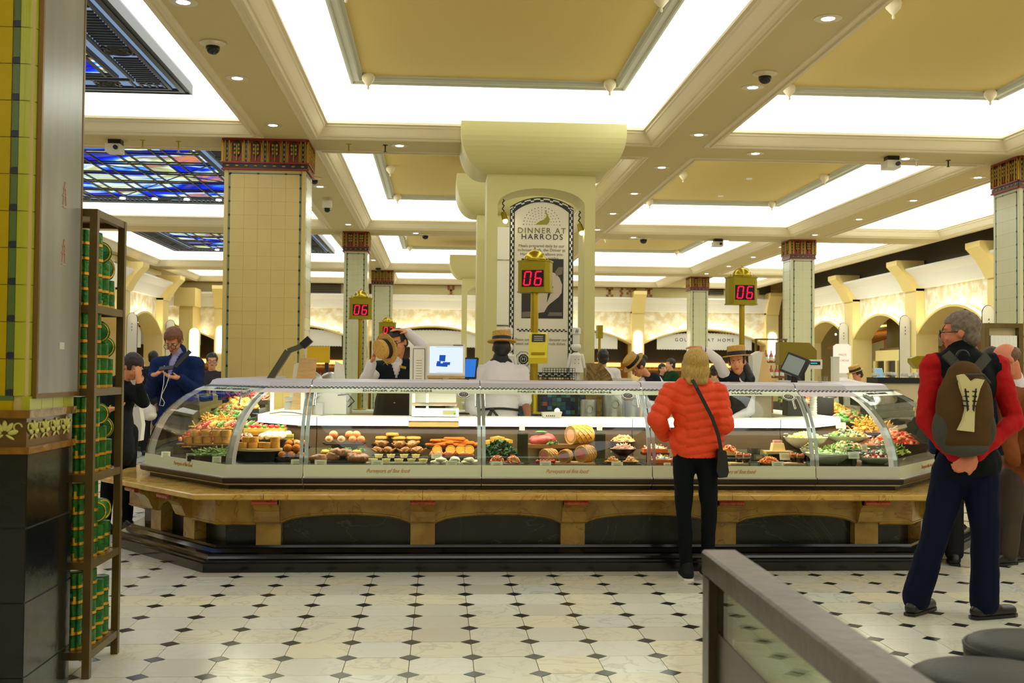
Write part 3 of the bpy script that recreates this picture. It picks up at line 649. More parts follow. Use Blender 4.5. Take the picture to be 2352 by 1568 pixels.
def arcade(prefix, label, org, U, N, cents, half, spring, crown, pier_w, depth, ztop=3.98, dark_top=False, signs=None, blades=False, shops=None):
    """org: wall origin; U along wall; N towards the room; cents: arch centres along U"""
    org = Vector(org); U = Vector(U); N = Vector(N); Zv = Vector((0, 0, 1))
    def pt(u, n, z): return org+U*u+N*n+Zv*z
    BD = 2.3 if depth < 1 else 1.2; depth = .3 if depth < 1 else .5
    def bx(mb, u0, u1, n0, n1, z0, z1):
        return mb.prism([pt(u0, n0, z0), pt(u1, n0, z0), pt(u1, n0, z1), pt(u0, n0, z1)], N*(n1-n0))
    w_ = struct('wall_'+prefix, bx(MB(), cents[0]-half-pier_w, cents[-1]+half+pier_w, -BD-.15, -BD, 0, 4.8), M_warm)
    up = MB(); bx(up, cents[0]-half-pier_w, cents[-1]+half+pier_w, -.2, -.02, 3.62, ztop-.01)
    obj('upper_band', up, M_dark if dark_top else mat('upper_wall_tile', (240, 226, 172), .4), w_)
    # rise of arch -> circle
    rise = crown-spring; Rr = (half*half+rise*rise)/(2*rise); cz = crown-Rr; a_m = math.asin(half/Rr)
    arc = [(Rr*math.sin(-a_m+2*a_m*i/20), cz+Rr*math.cos(-a_m+2*a_m*i/20)) for i in range(21)]
    for ci, c in enumerate(cents):
        sp = MB(); top = [(u, 3.25) for u, z in arc]
        sp.strip([pt(c+u, 0, z) for u, z in arc], [pt(c+u, 0, 3.25) for u, z in arc])
        o = obj('frieze', sp, M_rel, w_, fix=False)
        so = MB(); so.strip([pt(c+u, 0, z) for u, z in arc], [pt(c+u, -depth, z) for u, z in arc]); obj('arch_soffit', so, M_brk, w_)
        bd = MB()
        for k in range(20):
            (u0_, z0_), (u1_, z1_) = arc[k], arc[k+1]
            bd.add([pt(c+u0_, .0, z0_), pt(c+u1_, .0, z1_), pt(c+u1_, .16, z1_), pt(c+u0_, .16, z0_), pt(c+u0_, .0, z0_+.05), pt(c+u1_, .0, z1_+.05), pt(c+u1_, .16, z1_+.05), pt(c+u0_, .16, z0_+.05)], [(0, 1, 2, 3), (4, 5, 6, 7), (3, 2, 6, 7)])
        obj('archivolt', bd, M_brk, w_)
        ul = MB()
        for k in range(1, 19):
            (u0_, z0_), (u1_, z1_) = arc[k], arc[k+1]; ul.add([pt(c+u0_, .06, z0_+.056), pt(c+u1_, .06, z1_+.056), pt(c+u1_, .13, z1_+.056), pt(c+u0_, .13, z0_+.056)], [(0, 1, 2, 3)])
        tg = obj('cove_strip', ul, M_up, w_, fix=False)
        cb = MB(); prof = [(.0, 3.25), (.10, 3.25), (.16, 3.35), (.26, 3.50), (.42, 3.62), (.42, 3.66), (0, 3.66)]
        cb.prism([pt(c-half, n_, z_) for n_, z_ in prof], U*(2*half)); obj('cornice_board', cb, M_corn, w_)
    ed = [cents[0]-half-pier_w/2]+[(a+b)/2 for a, b in zip(cents, cents[1:])]+[cents[-1]+half+pier_w/2]
    for e in ed:
        obj('pier', bx(MB(), e-pier_w/2, e+pier_w/2, -depth, .18, 0, 3.25), M_wall, w_)
        br = MB(); prof = [(.0, 3.2), (.22, 3.2), (.30, 3.36), (.42, 3.55), (.60, 3.74), (.60, 3.84), (0, 3.84)]
        br.prism([pt(e-pier_w/2, n_, z_) for n_, z_ in prof], U*pier_w); obj('bracket', br, M_brk, w_)
        if blades:
            p = MB(); o_ = [(0, 0), (.22, 0), (.22, 1.75)]+[(.11+.11*math.cos(PI*k/8), 1.75+.14*math.sin(PI*k/8)) for k in range(1, 8)]+[(0, 1.75)]
            p.prism([pt(e-.02, .2+a, .85+b-.05) for a, b in o_], U*.04); b_ = obj('blade_sign', p, M_white, w_)
            q = MB(); oo = [pt(e+.0, .2+a, .85+b-.05) for a, b in o_]; q.tube(oo+[oo[0]], .012, 4); obj('blade_edging', q, M_ink, w_)
            lt = MB()
            for k in range(3): lt.bar(pt(e-.024, .31, 2.45-.07*k), pt(e-.024, .31, 2.42-.07*k), .05, .004, tuple(N)); lt.bar(pt(e+.024, .31, 2.45-.07*k), pt(e+.024, .31, 2.42-.07*k), .05, .004, tuple(N))
            obj('blade_mark', lt, M_ink, w_)
        else:
            p = MB(); o_ = [(-.12, 1.9), (.12, 1.9), (.12, 2.55)]+[(.12*math.cos(PI*k/8), 2.55+.12*math.sin(PI*k/8)) for k in range(1, 8)]+[(-.12, 2.55)]
            p.prism([pt(e+a, .18, b) for a, b in o_], N*.03); l = obj('wall_lantern', p, M_lantern, None)
            tag(l, 'tall glowing arched lamp on the %s arcade pier, %s from the left' % (prefix, ORD[ed.index(e)]), 'lamp', 'arched wall lamps')
    return w_, pt, bx, arc
# back wall
bc = []; BX0 = 5.91
bcs = [BX0-2.05-4.11*k for k in (3, 2, 1, 0)]+[BX0+2.05]
wb, pb, bxb, arcb = arcade('back', 'back', (0, 33, 0), (1, 0, 0), (0, -1, 0), bcs, 1.86, 2.28, 2.72, .38, 1.2)
sgl = ['', '', '', 'CHILLED DRINKS', 'GOURMET AT HOME']
for k, c in enumerate(bcs):
    sg = thing('sign_board', 'white checker-edged sign in the back arch reading %s' % sgl[k] if sgl[k] and k > 1 else 'white checker-edged sign board in the back arch, %s from the left' % ORD[k], 'sign', pb(c, -.3, 2.1))
    hw = 1.45; z0_, z1_ = 2.12, 2.56
    o_ = [(c-hw, z0_), (c+hw, z0_), (c+hw, z1_-.06)]+[(c+hw*math.cos(PI*q/12), z1_-.06+.14*math.sin(PI*q/12)) for q in range(1, 12)]+[(c-hw, z1_-.06)]
    obj('board', MB().prism([pb(a, .06, b) for a, b in o_], (0, .03, 0)), M_white, sg)
    ck = MB(); per = o_+[o_[0]]
    for (a, b), (a2, b2) in zip(per, per[1:]):
        L_ = math.hypot(a2-a, b2-b); n_ = max(1, int(L_/.08))
        for q in range(n_):
            t0, t1_ = q/n_, (q+.5)/n_; ck.bar(pb(a+(a2-a)*t0, .068, b+(b2-b)*t0), pb(a+(a2-a)*t1_, .068, b+(b2-b)*t1_), .035, .02)
    obj('checker_edging', ck, M_ink, sg, kind='stuff')
    if sgl[k] and k > 1: text(sgl[k], .14, M_ink, pb(c, .067, 2.42), (1, 0, 0), (0, 0, 1), sg, sp=1.5); text('harrods' if False else 'FOOD HALL', .04, mat('grey_ink', (150, 140, 110), .6), pb(c, .067, 2.28), (1, 0, 0), (0, 0, 1), sg)
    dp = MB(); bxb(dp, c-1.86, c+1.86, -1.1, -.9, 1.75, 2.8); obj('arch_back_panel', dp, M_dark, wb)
    lg = MB(); bxb(lg, c-1.7, c+1.7, -.95, -.85, 1.6, 1.72); o = obj('shelf_light', lg, M_glow, None); tag(o, 'warm strip light over the shelves in the back arch, %s from the left' % ORD[k], 'shelf light')
    cn = thing('shop_counter', 'pale shop counter under the back arcade, %s from the left' % ORD[k], 'counter', pb(c, .1, 0)); bxb_ = MB(); bxb(bxb_, c-1.6, c+1.6, -.1, .35, 0, 1.0); obj('body', bxb_, M_shopw, cn); q_ = MB(); bxb(q_, c-1.65, c+1.65, -.15, .4, 1.0, 1.05); obj('top', q_, M_white, cn)
    sh = thing('bottle_shelves', 'warm lit wall shelves with bottles under the back arch, %s from the left' % ORD[k], 'shelf', pb(c, -.9, 0)); m = MB()
    for zz_ in (.4, .8, 1.15, 1.5): bxb(m, c-1.75, c+1.75, -1.1, -.75, zz_, zz_+.03)
    obj('shelf', m, M_wall, sh)
# ornaments of the upper tile band
for i, (x0_, kind_) in enumerate([(1036, 'T'), (1401, 'T'), (1432, 'X'), (1447, 'D'), (1462, 'X'), (1491, 'T')]):
    p = P(x0_, 668, 32.95); m = MB()
    sc_ = .07
    cells = {'T': [(-1, 2), (1, 2), (-1, 1), (1, 1), (0, 0), (0, -1), (-1, -2), (1, -2), (0, .5)], 'X': [(-1, 2), (-.5, 1), (-1, 0), (-.5, -1), (-1, -2)], 'D': [(-1, 1), (1, 1), (0, 0), (-1, -1), (1, -1)]}[kind_]
    for a, b in cells: m.cbox(p+Vector((a*sc_, .04, b*sc_)), (sc_*.95, .02, sc_*.95))
    o = obj('tile_ornament', m, mat('rust_tile', (170, 100, 40), .4), wb)
# vents in upper band
for x0_, x1_ in ((709, 783), (844, 852), (1628, 1662), (1745, 1770)):
    a = P(x0_, 652, 32.9); b = P(x1_, 677, 32.9); m = MB()
    m.box(a.x, b.x, 32.9, 32.96, b.z, a.z); v = obj('vent_grille', m, M_dark, wb); q = MB()
    for k in range(6): q.box(a.x, b.x, 32.87, 32.9, b.z+(a.z-b.z)*(k+.2)/6, b.z+(a.z-b.z)*(k+.5)/6)
    obj('vent_slats', q, mat('vent_slat', (112, 100, 74), .5), wb)
# right wall arcade
rc = [6.8+3.6*k for k in range(7)]            # centres along Y
wr, pr_, bxr, arcr = arcade('right', 'right', (10.2, 0, 0), (0, 1, 0), (-1, 0, 0), rc, 1.52, 2.28, 2.78, .55, .9, ztop=4.8, dark_top=True, blades=True)
# left wall arcade
lc = [27.6-3.6*k for k in range(6)][::-1]
wl, pl_, bxl, arcl = arcade('left', 'left', (-7.35, 0, 0), (0, 1, 0), (1, 0, 0), lc, 1.52, 2.28, 2.78, .55, .9, blades=True)
# angled corner pier and its lamp (back left)
a = P(402, 800, 31.6); b = P(452, 800, 32.6)
cp_ = thing('corner_pier', 'yellow lit angled wall pier in the far left corner with a tall glowing lamp', 'pier', ((a.x+b.x)/2, 32.1, 0))
obj('pier', MB().box(a.x, b.x, 32.0, 33.0, 0, 3.6), M_brk, cp_); obj('head_block', MB().box(a.x-.1, b.x+.1, 31.8, 32.6, 3.2, 3.72), M_brk, cp_)
c = P(445, 770, 31.9); q = MB(); o_ = [(-.13, 1.3), (.13, 1.3), (.13, 2.45)]+[(.13*math.cos(PI*k/8), 2.45+.13*math.sin(PI*k/8)) for k in range(1, 8)]+[(-.13, 2.45)]
obj('lantern', q.prism([(c.x+u, 31.96, z) for u, z in o_], (0, .04, 0)), M_lantern, cp_)
obj('lantern_surround', MB().prism([(c.x+u*1.25, 31.975, (z-1.3)*1.05+1.25) for u, z in o_], (0, .03, 0)), mat('lime_trim', (205, 215, 90), .5), cp_)
# shops inside the right arcade
M_sglass = glass('shop_glass', (245, 240, 220)); M_bot1 = mat('rose_bottle', (190, 90, 80), .2); M_bot2 = mat('amber_bottle', (200, 140, 60), .2)
for k, yc in enumerate(rc):
    if k in (1, 3, 5):    # tall glazed cabinets
        t = thing('glazed_cabinet', 'tall cream glazed cabinet glowing warm inside the right arcade, %s arch' % ORD[k], 'cabinet', pr_(yc, -.5, 0))
        m = MB(); bxr(m, yc-1.3, yc+1.3, -.7, -.3, 0, .5); bxr(m, yc-1.3, yc+1.3, -.7, -.3, 1.75, 2.0); obj('case', m, M_wall, t)
        m = MB(); bxr(m, yc-1.42, yc+1.42, -.6, -.45, 2.0, 2.06); obj('head_rail', m, mat('olive_rail', (120, 108, 48), .4), t)
        for q in range(5):
            m = MB(); u = yc-1.3+q*.65; bxr(m, u-.04, u+.04, -.34, -.26, .5, 1.75); obj('mullion', m, M_wall, t)
            if q < 4:
                m = MB(); bxr(m, u+.09, u+.16, -.5, -.46, .55, 1.65); obj('tube_light', m, M_lantern, t)
                m = MB(); bxr(m, u+.05, u+.60, -.31, -.30, .5, 1.75); obj('pane', m, M_sglass, t)
                m = MB()
                for s in range(3):
                    for g in range(3): m.lathe([(.045, 0), (.05, .1), (.03, .17), (.014, .2), (.014, .26)], pr_(u+.2+.14*g, -.55, .56+.38*s), 8)
                obj('bottle_rows', m, M_bot2 if q % 2 else M_bot1, t, True)
                m = MB()
                for s in range(1, 4): bxr(m, u+.05, u+.6, -.65, -.4, .5+.38*s-.36, .515+.38*s-.36)
                obj('shelf', m, M_wall, t)
        m = MB(); bxr(m, yc-1.5, yc+1.5, -.68, -.66, 2.06, 2.9); obj('upper_panel', m, mat('olive_glass', (120, 108, 50), .3), t)
    else:                 # open warm vaults
        t = thing('wooden_canopy', 'warm lit wooden canopy inside the right arcade, %s arch' % ORD[k], 'canopy', pr_(yc, -.5, 1.9)); m = MB()
        for q in range(7): m.bar(pr_(yc-1.35+q*.4, -1.9, 2.65), pr_(yc-1.2+q*.4, -.4, 2.15), .3, .04)
        obj('slats', m, mat('orange_wood', (205, 140, 60), .5), t); m = MB(); m.bar(pr_(yc-1.4, -.38, 2.12), pr_(yc+1.3, -.4, 2.16), .05, .08); obj('beam', m, M_wood, t)
        for q in range(4): obj('spot_lamp', MB().ball(pr_(yc-1+.6*q, -.45, 2.5), .028, 8, 6), M_lantern, t)
        t = thing('counter_display', 'warm shop counter inside the right arcade, %s arch' % ORD[k], 'counter', pr_(yc, -.4, 0)); m = MB(); bxr(m, yc-1.2, yc+1.2, -.7, -.2, 0, 1.1); obj('body', m, M_shopw, t)
        m = MB(); bxr(m, yc-1.1, yc+1.1, -.65, -.25, 1.1, 1.35)
        obj('glass_top', m, M_sglass, t)
    m = MB(); bxr(m, yc-1.2, yc+1.2, -1.6, -1.4, 2.7, 2.73); o = obj('arch_light', m, M_glow, None); tag(o, 'warm strip light inside the right arcade, %s arch' % ORD[k], 'shop light')
p = P(1935, 823, 24.6); sg = thing('sign_board', 'round-cornered lit white sign inside the right arcade arch', 'sign', p); m = MB()
m.prism([p+Vector((a, 0, b)) for a, b in [(-.2, -.28), (-.13, -.33), (.13, -.33), (.2, -.28), (.2, .28), (.13, .33), (-.13, .33), (-.2, .28)]], (0, .05, 0)); obj('panel', m, emat('lit_sign', (255, 236, 205), 1.1), sg)
text('MADE', .07, mat('rose_ink', (200, 110, 90), .5), p+Vector((0, -.005, .08)), (1, 0, 0), (0, 0, 1), sg); text('TO ORDER', .06, mat('rose_ink', (200, 110, 90), .5), p+Vector((0, -.005, -.05)), (1, 0, 0), (0, 0, 1), sg)
# boulangerie sign in the left arcade
p = pl_(27.6, -.3, 2.3); sg = thing('sign_board', 'white arched sign reading BOULANGERIE in the left arcade', 'sign', p); m = MB()
o_ = [(-1.1, -.35), (1.1, -.35), (1.1, 0)]+[(1.1*math.cos(PI*k/12), .3*math.sin(PI*k/12)) for k in range(1, 12)]+[(-1.1, 0)]
m.prism([p+Vector((0, a, b)) for a, b in o_], (.04, 0, 0)); obj('board', m, M_white, sg)
text('BOULANGERIE', .2, M_ink, p+Vector((.05, 0, -.05)), (0, 1, 0), (0, 0, 1), sg, sp=1.1)
for k, yc in enumerate(lc):
    m = MB(); bxl(m, yc-1.2, yc+1.2, -.5, -.4, 1.85, 1.9); o = obj('arch_light', m, M_glow, None); tag(o, 'warm strip light inside the left arcade, %s arch' % ORD[k], 'shop light')
    t = thing('bread_shelves', 'lit shelf stand inside the left arcade, %s arch' % ORD[k], 'shelf', pl_(yc, -.5, 0)); m = MB()
    for q in range(5): bxl(m, yc-1.2, yc+1.2, -.75, -.45, .3+.35*q, .33+.35*q)
    obj('shelf', m, M_wall, t); m = MB()
    for q in range(4): bxl(m, yc-1.2+q*.8-.03, yc-1.2+q*.8+.03, -.44, -.38, 0, 1.85)
    obj('upright', m, M_woodl, t)
# ================================================================ arched pillars
def pillar(label, x0, x1, y0, y1, full):
    t = thing('arched_pillar', label, 'pillar', ((x0+x1)/2, (y0+y1)/2, 0), 'cream arched pillars')
    zb, zt = 1.30, 3.64; jw = .12; a0, a1 = x0+jw, x1-jw; cx = (x0+x1)/2; zs = 3.27; ry = 3.46-zs
    for nm_, u0, u1 in (('left_jamb', x0, a0), ('right_jamb', a1, x1)): obj(nm_, MB().box(u0, u1, y0, y1, zb, zs), M_cream, t)
    arc = [(cx-(a1-a0)/2*math.cos(PI*k/16), zs+ry*math.sin(PI*k/16)) for k in range(17)]
    m = MB(); f = [(x0, zs)]+arc+[(x1, zs), (x1, zt), (x0, zt)]
    for yy in (y0, y1):
        m.strip([(u, yy, z) for u, z in arc], [(u, yy, zt) for u, z in arc]); m.add([(x0, yy, zs), (a0, yy, zs), (a0, yy, zt), (x0, yy, zt)], [(0, 1, 2, 3)]); m.add([(a1, yy, zs), (x1, yy, zs), (x1, yy, zt), (a1, yy, zt)], [(0, 1, 2, 3)])
    m.strip([(u, y0, z) for u, z in arc], [(u, y1, z) for u, z in arc])
    for xx in (x0, x1): m.add([(xx, y0, zs), (xx, y1, zs), (xx, y1, zt), (xx, y0, zt)], [(0, 1, 2, 3)])
    obj('arched_head', m, M_cream, t)
    # coved capital
    br = MB(); k = 12; e = .30; rows = []
    for i in range(k+1):
        a = PI/2*i/k; d = e*(1-math.cos(a)) if False else e*math.sin(a); z = zt-.03+.42*(1-math.cos(a)); rows.append((d, z))
    rows.append((e, 4.13)); full_rows = [[(x0-d, y0-d, z), (x1+d, y0-d, z), (x1+d, y1+d, z), (x0-d, y1+d, z), (x0-d, y0-d, z)] for d, z in rows]
    for a, b in zip(full_rows, full_rows[1:]): br.strip(a, b)
    br.add(full_rows[-1][:4], [(0, 1, 2, 3)]); br.add(full_rows[0][:4], [(0, 1, 2, 3)])
    obj('coved_capital', br, M_cream, t, 'a')
    b = MB().box(x0-.02, x1+.02, y0-.02, y1+.02, 0, .78); obj('plinth', b, M_cream, t)
    return t, cx
G, gx_ = pillar('big cream arched pillar with coved capital behind the counter', .50, 1.71, 12.2, 12.75, True)
pillar('second cream arched pillar, just behind the big one', .50, 1.71, 15.4, 15.95, False)
pillar('farthest cream arched pillar left of the big one', .50, 1.71, 26.0, 26.6, False)
# stone feet of the right jamb
o = obj('stone_bollard', MB().prism([(1.58, 12.0, .78), (1.95, 12.0, .78), (1.93, 12.0, 1.2), (1.86, 12.0, 1.40), (1.76, 12.0, 1.52), (1.6, 12.0, 1.52)], (0, .18, 0)), marble('brown_marble', (150, 122, 70), (110, 84, 40), 4, .08)); tag(o, 'brown marble foot block at the right jamb of the big pillar', 'stone block')
# blue mosaic
ms = thing('mosaic_panel', 'blue and green mosaic panel below the big arched pillar', 'mosaic', (1.1, 12.14, .78))
obj('ground', MB().box(.46, 1.75, 12.10, 12.17, .80, 1.31), M_navy, ms)
mcols = [mat('mosaic_%s' % n, c, .2) for n, c in (('blue', (20, 60, 130)), ('teal', (20, 110, 130)), ('green', (60, 120, 80)), ('navy', (16, 36, 80)), ('sky', (70, 150, 180)))]; me5 = [None]*5; k = 0
for i in range(25):
    for j in range(11):
        q = random.choice([0, 0, 1, 1, 2, 3, 3, 3, 4]); 
        if me5[q] is None: o = obj('mosaic_tile', MB().box(-.0235, .0235, -.006, .0, -.021, .021), mcols[q], ms, world=False); me5[q] = o.data
        else: o = obj('mosaic_tile', me5[q], None, ms, world=False)
        o.location = (.49+i*.051-1.1, -.04, .84+j*.0462-.78)
for a, b in ((9, 8), (13, 5)): obj('orange_mosaic_tile', MB().cbox((.49+a*.051, 12.093, .84+b*.0462), (.048, .01, .043)), mat('mosaic_orange', (205, 90, 50), .3), ms)
# hanging banner
bn = thing('hanging_banner', 'tall white arched banner with checkered edge hung in the pillar', 'banner', (1.12, 12.4, 1.36))
bx0, bx1, by = .765, 1.485, 12.36; bz0, bzs, bzt = 1.36, 3.27, 3.385
def barc(x0, x1, zs, zt, n=14):
    cx = (x0+x1)/2; h = (x1-x0)/2; r = zt-zs; R = (h*h+r*r)/(2*r); am = math.asin(h/R); return [(cx+R*math.sin(-am+2*am*i/n), zt-R+R*math.cos(-am+2*am*i/n)) for i in range(n+1)]
o_ = [(bx0, bz0)]+barc(bx0, bx1, bzs, bzt)+[(bx1, bz0)]
obj('panel', MB().prism([(a, by, b) for a, b in o_], (0, .04, 0)), mat('banner_white', (240, 234, 214), .45), bn)
bord = MB(); i1 = [(bx0, bz0)]+barc(bx0, bx1, bzs, bzt)+[(bx1, bz0)]; w_ = .055
i2 = [(bx0+w_, bz0+w_)]+barc(bx0+w_, bx1-w_, bzs-w_, bzt-w_)+[(bx1-w_, bz0+w_)]
bord.strip([(a, by-.003, b) for a, b in i1+[i1[0]]], [(a, by-.003, b) for a, b in i2+[i2[0]]]); obj('dark_border', bord, mat('border_black', (34, 46, 44), .5), bn, fix=False)
ck = MB()
def chk(p, q, nx, nz):
    (ax, az), (bx_, bz_) = p, q; L_ = math.hypot(bx_-ax, bz_-az); n = max(1, int(L_/.034)); ux, uz = (bx_-ax)/L_, (bz_-az)/L_
    for i in range(n):
        for r_ in range(2):
            if (i+r_) % 2: continue
            t0 = L_*i/n; t1_ = L_*(i+1)/n; d0 = .012+r_*.016; d1_ = d0+.016
            ck.add([(ax+ux*t0+nx*d0, by-.0055, az+uz*t0+nz*d0), (ax+ux*t1_+nx*d0, by-.0055, az+uz*t1_+nz*d0), (ax+ux*t1_+nx*d1_, by-.0055, az+uz*t1_+nz*d1_), (ax+ux*t0+nx*d1_, by-.0055, az+uz*t0+nz*d1_)], [(0, 1, 2, 3)])
chk((bx0, bz0), (bx0, bzs), 1, 0); chk((bx1, bz0), (bx1, bzs), -1, 0); chk((bx0, bz0), (bx1, bz0), 0, 1)
ar = barc(bx0, bx1, bzs, bzt, 7)
for p, q in zip(ar, ar[1:]): chk(p, q, 0, -1)
obj('white_checks', ck, M_white, bn, kind='stuff', fix=False)
ck = MB(); cx_ = 1.125
for i in range(24):
    if i % 2 == 0: ck.box(cx_-.27+i*.0235, cx_-.27+(i+1)*.0235, by-.005, by-.002, 1.885, 1.9)
    else: ck.box(cx_-.27+i*.0235, cx_-.27+(i+1)*.0235, by-.005, by-.002, 1.87, 1.885)
obj('checker_rule', ck, M_ink, bn)
M_olive = mat('olive_ink', (110, 112, 50), .5); M_lime = mat('lime_print', (150, 158, 30), .5)
text('DINNER AT', .088, M_olive, (cx_, by-.004, 3.005), (1, 0, 0), (0, 0, 1), bn, sp=1.25); text('HARRODS', .088, M_ink, (cx_+.005, by-.004, 2.935), (1, 0, 0), (0, 0, 1), bn, sp=1.25)
body = ['Meals prepared daily by our', 'in-house chefs, the Dinner at', 'Harrods range allows you', 'to savour the quality', 'of our kitchens and', 'dine at home.']
for i, l in enumerate(body): text(l, .046, mat('soft_ink', (130, 120, 92), .6), (cx_, by-.003, 2.835-.046*i), (1, 0, 0), (0, 0, 1), bn)
text('Please see our team to discover our', .042, mat('soft_ink', (130, 120, 92), .6), (cx_, by-.003, 1.78), (1, 0, 0), (0, 0, 1), bn, sx=.95); text('latest collection of Harrods dishes.', .042, mat('soft_ink', (130, 120, 92), .6), (cx_, by-.003, 1.735), (1, 0, 0), (0, 0, 1), bn, sx=.95)
pk = MB()                                    # dotted fan emblem
for ring_, n_, r_ in ((.205, 17, .0055), (.17, 15, .0045), (.14, 13, .0045), (.11, 11, .004), (.08, 9, .004)):
    for i in range(n_):
        a = PI*i/(n_-1); pk.lathe([(r_, 0), (r_, .002)], (cx_+.0+ring_*math.cos(a), by-.001, 3.075+ring_*.95*math.sin(a)), 6, Matrix.Rotation(PI/2, 3, 'X'))
obj('dotted_fan', pk, M_ink, bn, kind='stuff')
bd_ = [(-.075, 0), (.06, 0), (.085, .03), (.085, .075), (.062, .115), (.05, .15), (.058, .16), (.045, .165), (.04, .14), (.055, .1), (.03, .06), (-.02, .04)]
obj('green_bird', MB().prism([(cx_+a, by-.004, 3.075+b) for a, b in bd_], (0, .003, 0)), M_lime, bn)
# chef photograph on banner
ph = MB().box(.905, 1.375-.0, by-.004, by-.001, 2.02, 2.69); M_phd = mat('photo_black', (42, 38, 36), .4); M_phw = mat('photo_white', (205, 192, 172), .5); M_phm = mat('photo_grey', (120, 108, 96), .5)
obj('photograph', ph, M_phd, bn)
def flat(nmn, pts, m, d): return obj(nmn, MB().prism([(a, by-.004-d, b) for a, b in pts], (0, .002, 0)), m, bn)
flat('printed_jacket', [(1.08, 2.08), (1.09, 2.22), (1.08, 2.34), (1.10, 2.45), (1.15, 2.52), (1.22, 2.545), (1.28, 2.53), (1.33, 2.48), (1.362, 2.40), (1.355, 2.31), (1.32, 2.26), (1.27, 2.22), (1.23, 2.19), (1.20, 2.16), (1.16, 2.09)], M_phw, .002)
flat('printed_sleeve', [(.91, 2.46), (1.06, 2.42), (1.1, 2.44), (1.02, 2.5), (.95, 2.5), (.91, 2.48)], M_phw, .004)
flat('printed_table', [(.91, 2.03), (.91, 2.09), (1.08, 2.10), (1.10, 2.04)], M_phm, .002); flat('printed_face', [(1.29, 2.5), (1.36, 2.52), (1.37, 2.6), (1.32, 2.6), (1.28, 2.55)], M_phm, .003)
flat('printed_pan', [(1.2, 2.05), (1.36, 2.05), (1.36, 2.09), (1.22, 2.09)], M_phm, .002); flat('printed_apron_fold', [(1.19, 2.2), (1.23, 2.3), (1.26, 2.38), (1.24, 2.38), (1.2, 2.3)], M_phd, .005)
def octa(nmn, par, c, R, U, V, N, ring=True):
    par = list(par.children)[-1] if False else par
    def pg(r, d, mm, nn='badge_ring'): obj(nn, MB().prism([Vector(c)+U*(r*math.cos(PI/8+k*PI/4))+V*(r*math.sin(PI/8+k*PI/4))+N*d for k in range(8)], N*.0015), mm, par)
    pg(R, .001, M_ink if not ring else M_white, 'badge'); pg(R*.93, .003, M_white if not ring else M_ink); pg(R*.88, .005, M_white); pg(R*.66, .007, M_ink); 
    text('H', R*.6, M_white, Vector(c)+N*.010, U, V, par, 'badge_letter'); o = MB()
    Q = Matrix((U, V, N)).transposed(); o.torus(Vector(c)+N*.0095, R*.42, R*.03, Q, 16, 4); obj('badge_circle', o, M_white, par)
Xa, Ya, Za = Vector((1, 0, 0)), Vector((0, 1, 0)), Vector((0, 0, 1))
octa('badge', bn, (.93, by-.003, 1.56), .09, Xa, Za, -Ya, False)
wires = MB()
for x in (.86, .95, 1.05, 1.37): wires.bar((x, by+.02, 3.33), (x, by+.02, 3.46), .005, .005)
obj('hanging_wires', wires, M_black, bn)
# side banner (seen edge through the arch)
b2 = thing('side_banner', 'narrow pale banner with black checks seen through the left of the arch', 'banner', (.7, 15.2, 1.4))
obj('panel', MB().box(.62, 1.3, 15.1, 15.14, 1.4, 3.4), mat('banner_white', (232, 224, 200), .45), b2); m = MB()
for i in range(40):
    for r_ in range(2): m.box(.62+.03*((i+r_) % 2) if False else .62+.03*r_, .65+.03*r_, 15.09, 15.1, 1.4+.05*i+(.025 if r_ else 0), 1.425+.05*i+(.025 if r_ else 0))
obj('checks', m, M_ink, b2, kind='stuff'); m = MB(); m.tube([(.66, 15.09, 2.05), (.98, 15.09, 2.05), (.98, 15.09, 2.95), (.66, 15.09, 2.95), (.66, 15.09, 2.05)], .01, 4); obj('ruled_box', m, M_ink, b2)
# spot lights hung in the arch
for k, (px, py) in enumerate([(1156, 478), (1331, 505)]):
    p = P(px, py, 12.3); t = thing('spotlight', 'brass spotlight on twisted chain in the arch, %s' % ['left side', 'right side'][k], 'spotlight', p); m = MB()
    pts = [p+Vector((.012*math.sin(i*1.9), .01*math.cos(i*1.9), .10-i*.018)) for i in range(10)]; obj('chain', m.tube(pts, .007, 5), M_black, t)
    obj('can', MB().cyl(p+Vector((0, 0, -.05)), p+Vector((.02, -.03, -.14)), .028, .034), M_brassd, t, 'a'); obj('lamp', MB().ball(p+Vector((.022, -.034, -.15)), .026), emat('spot_hot', (255, 240, 200), 25), t, True)
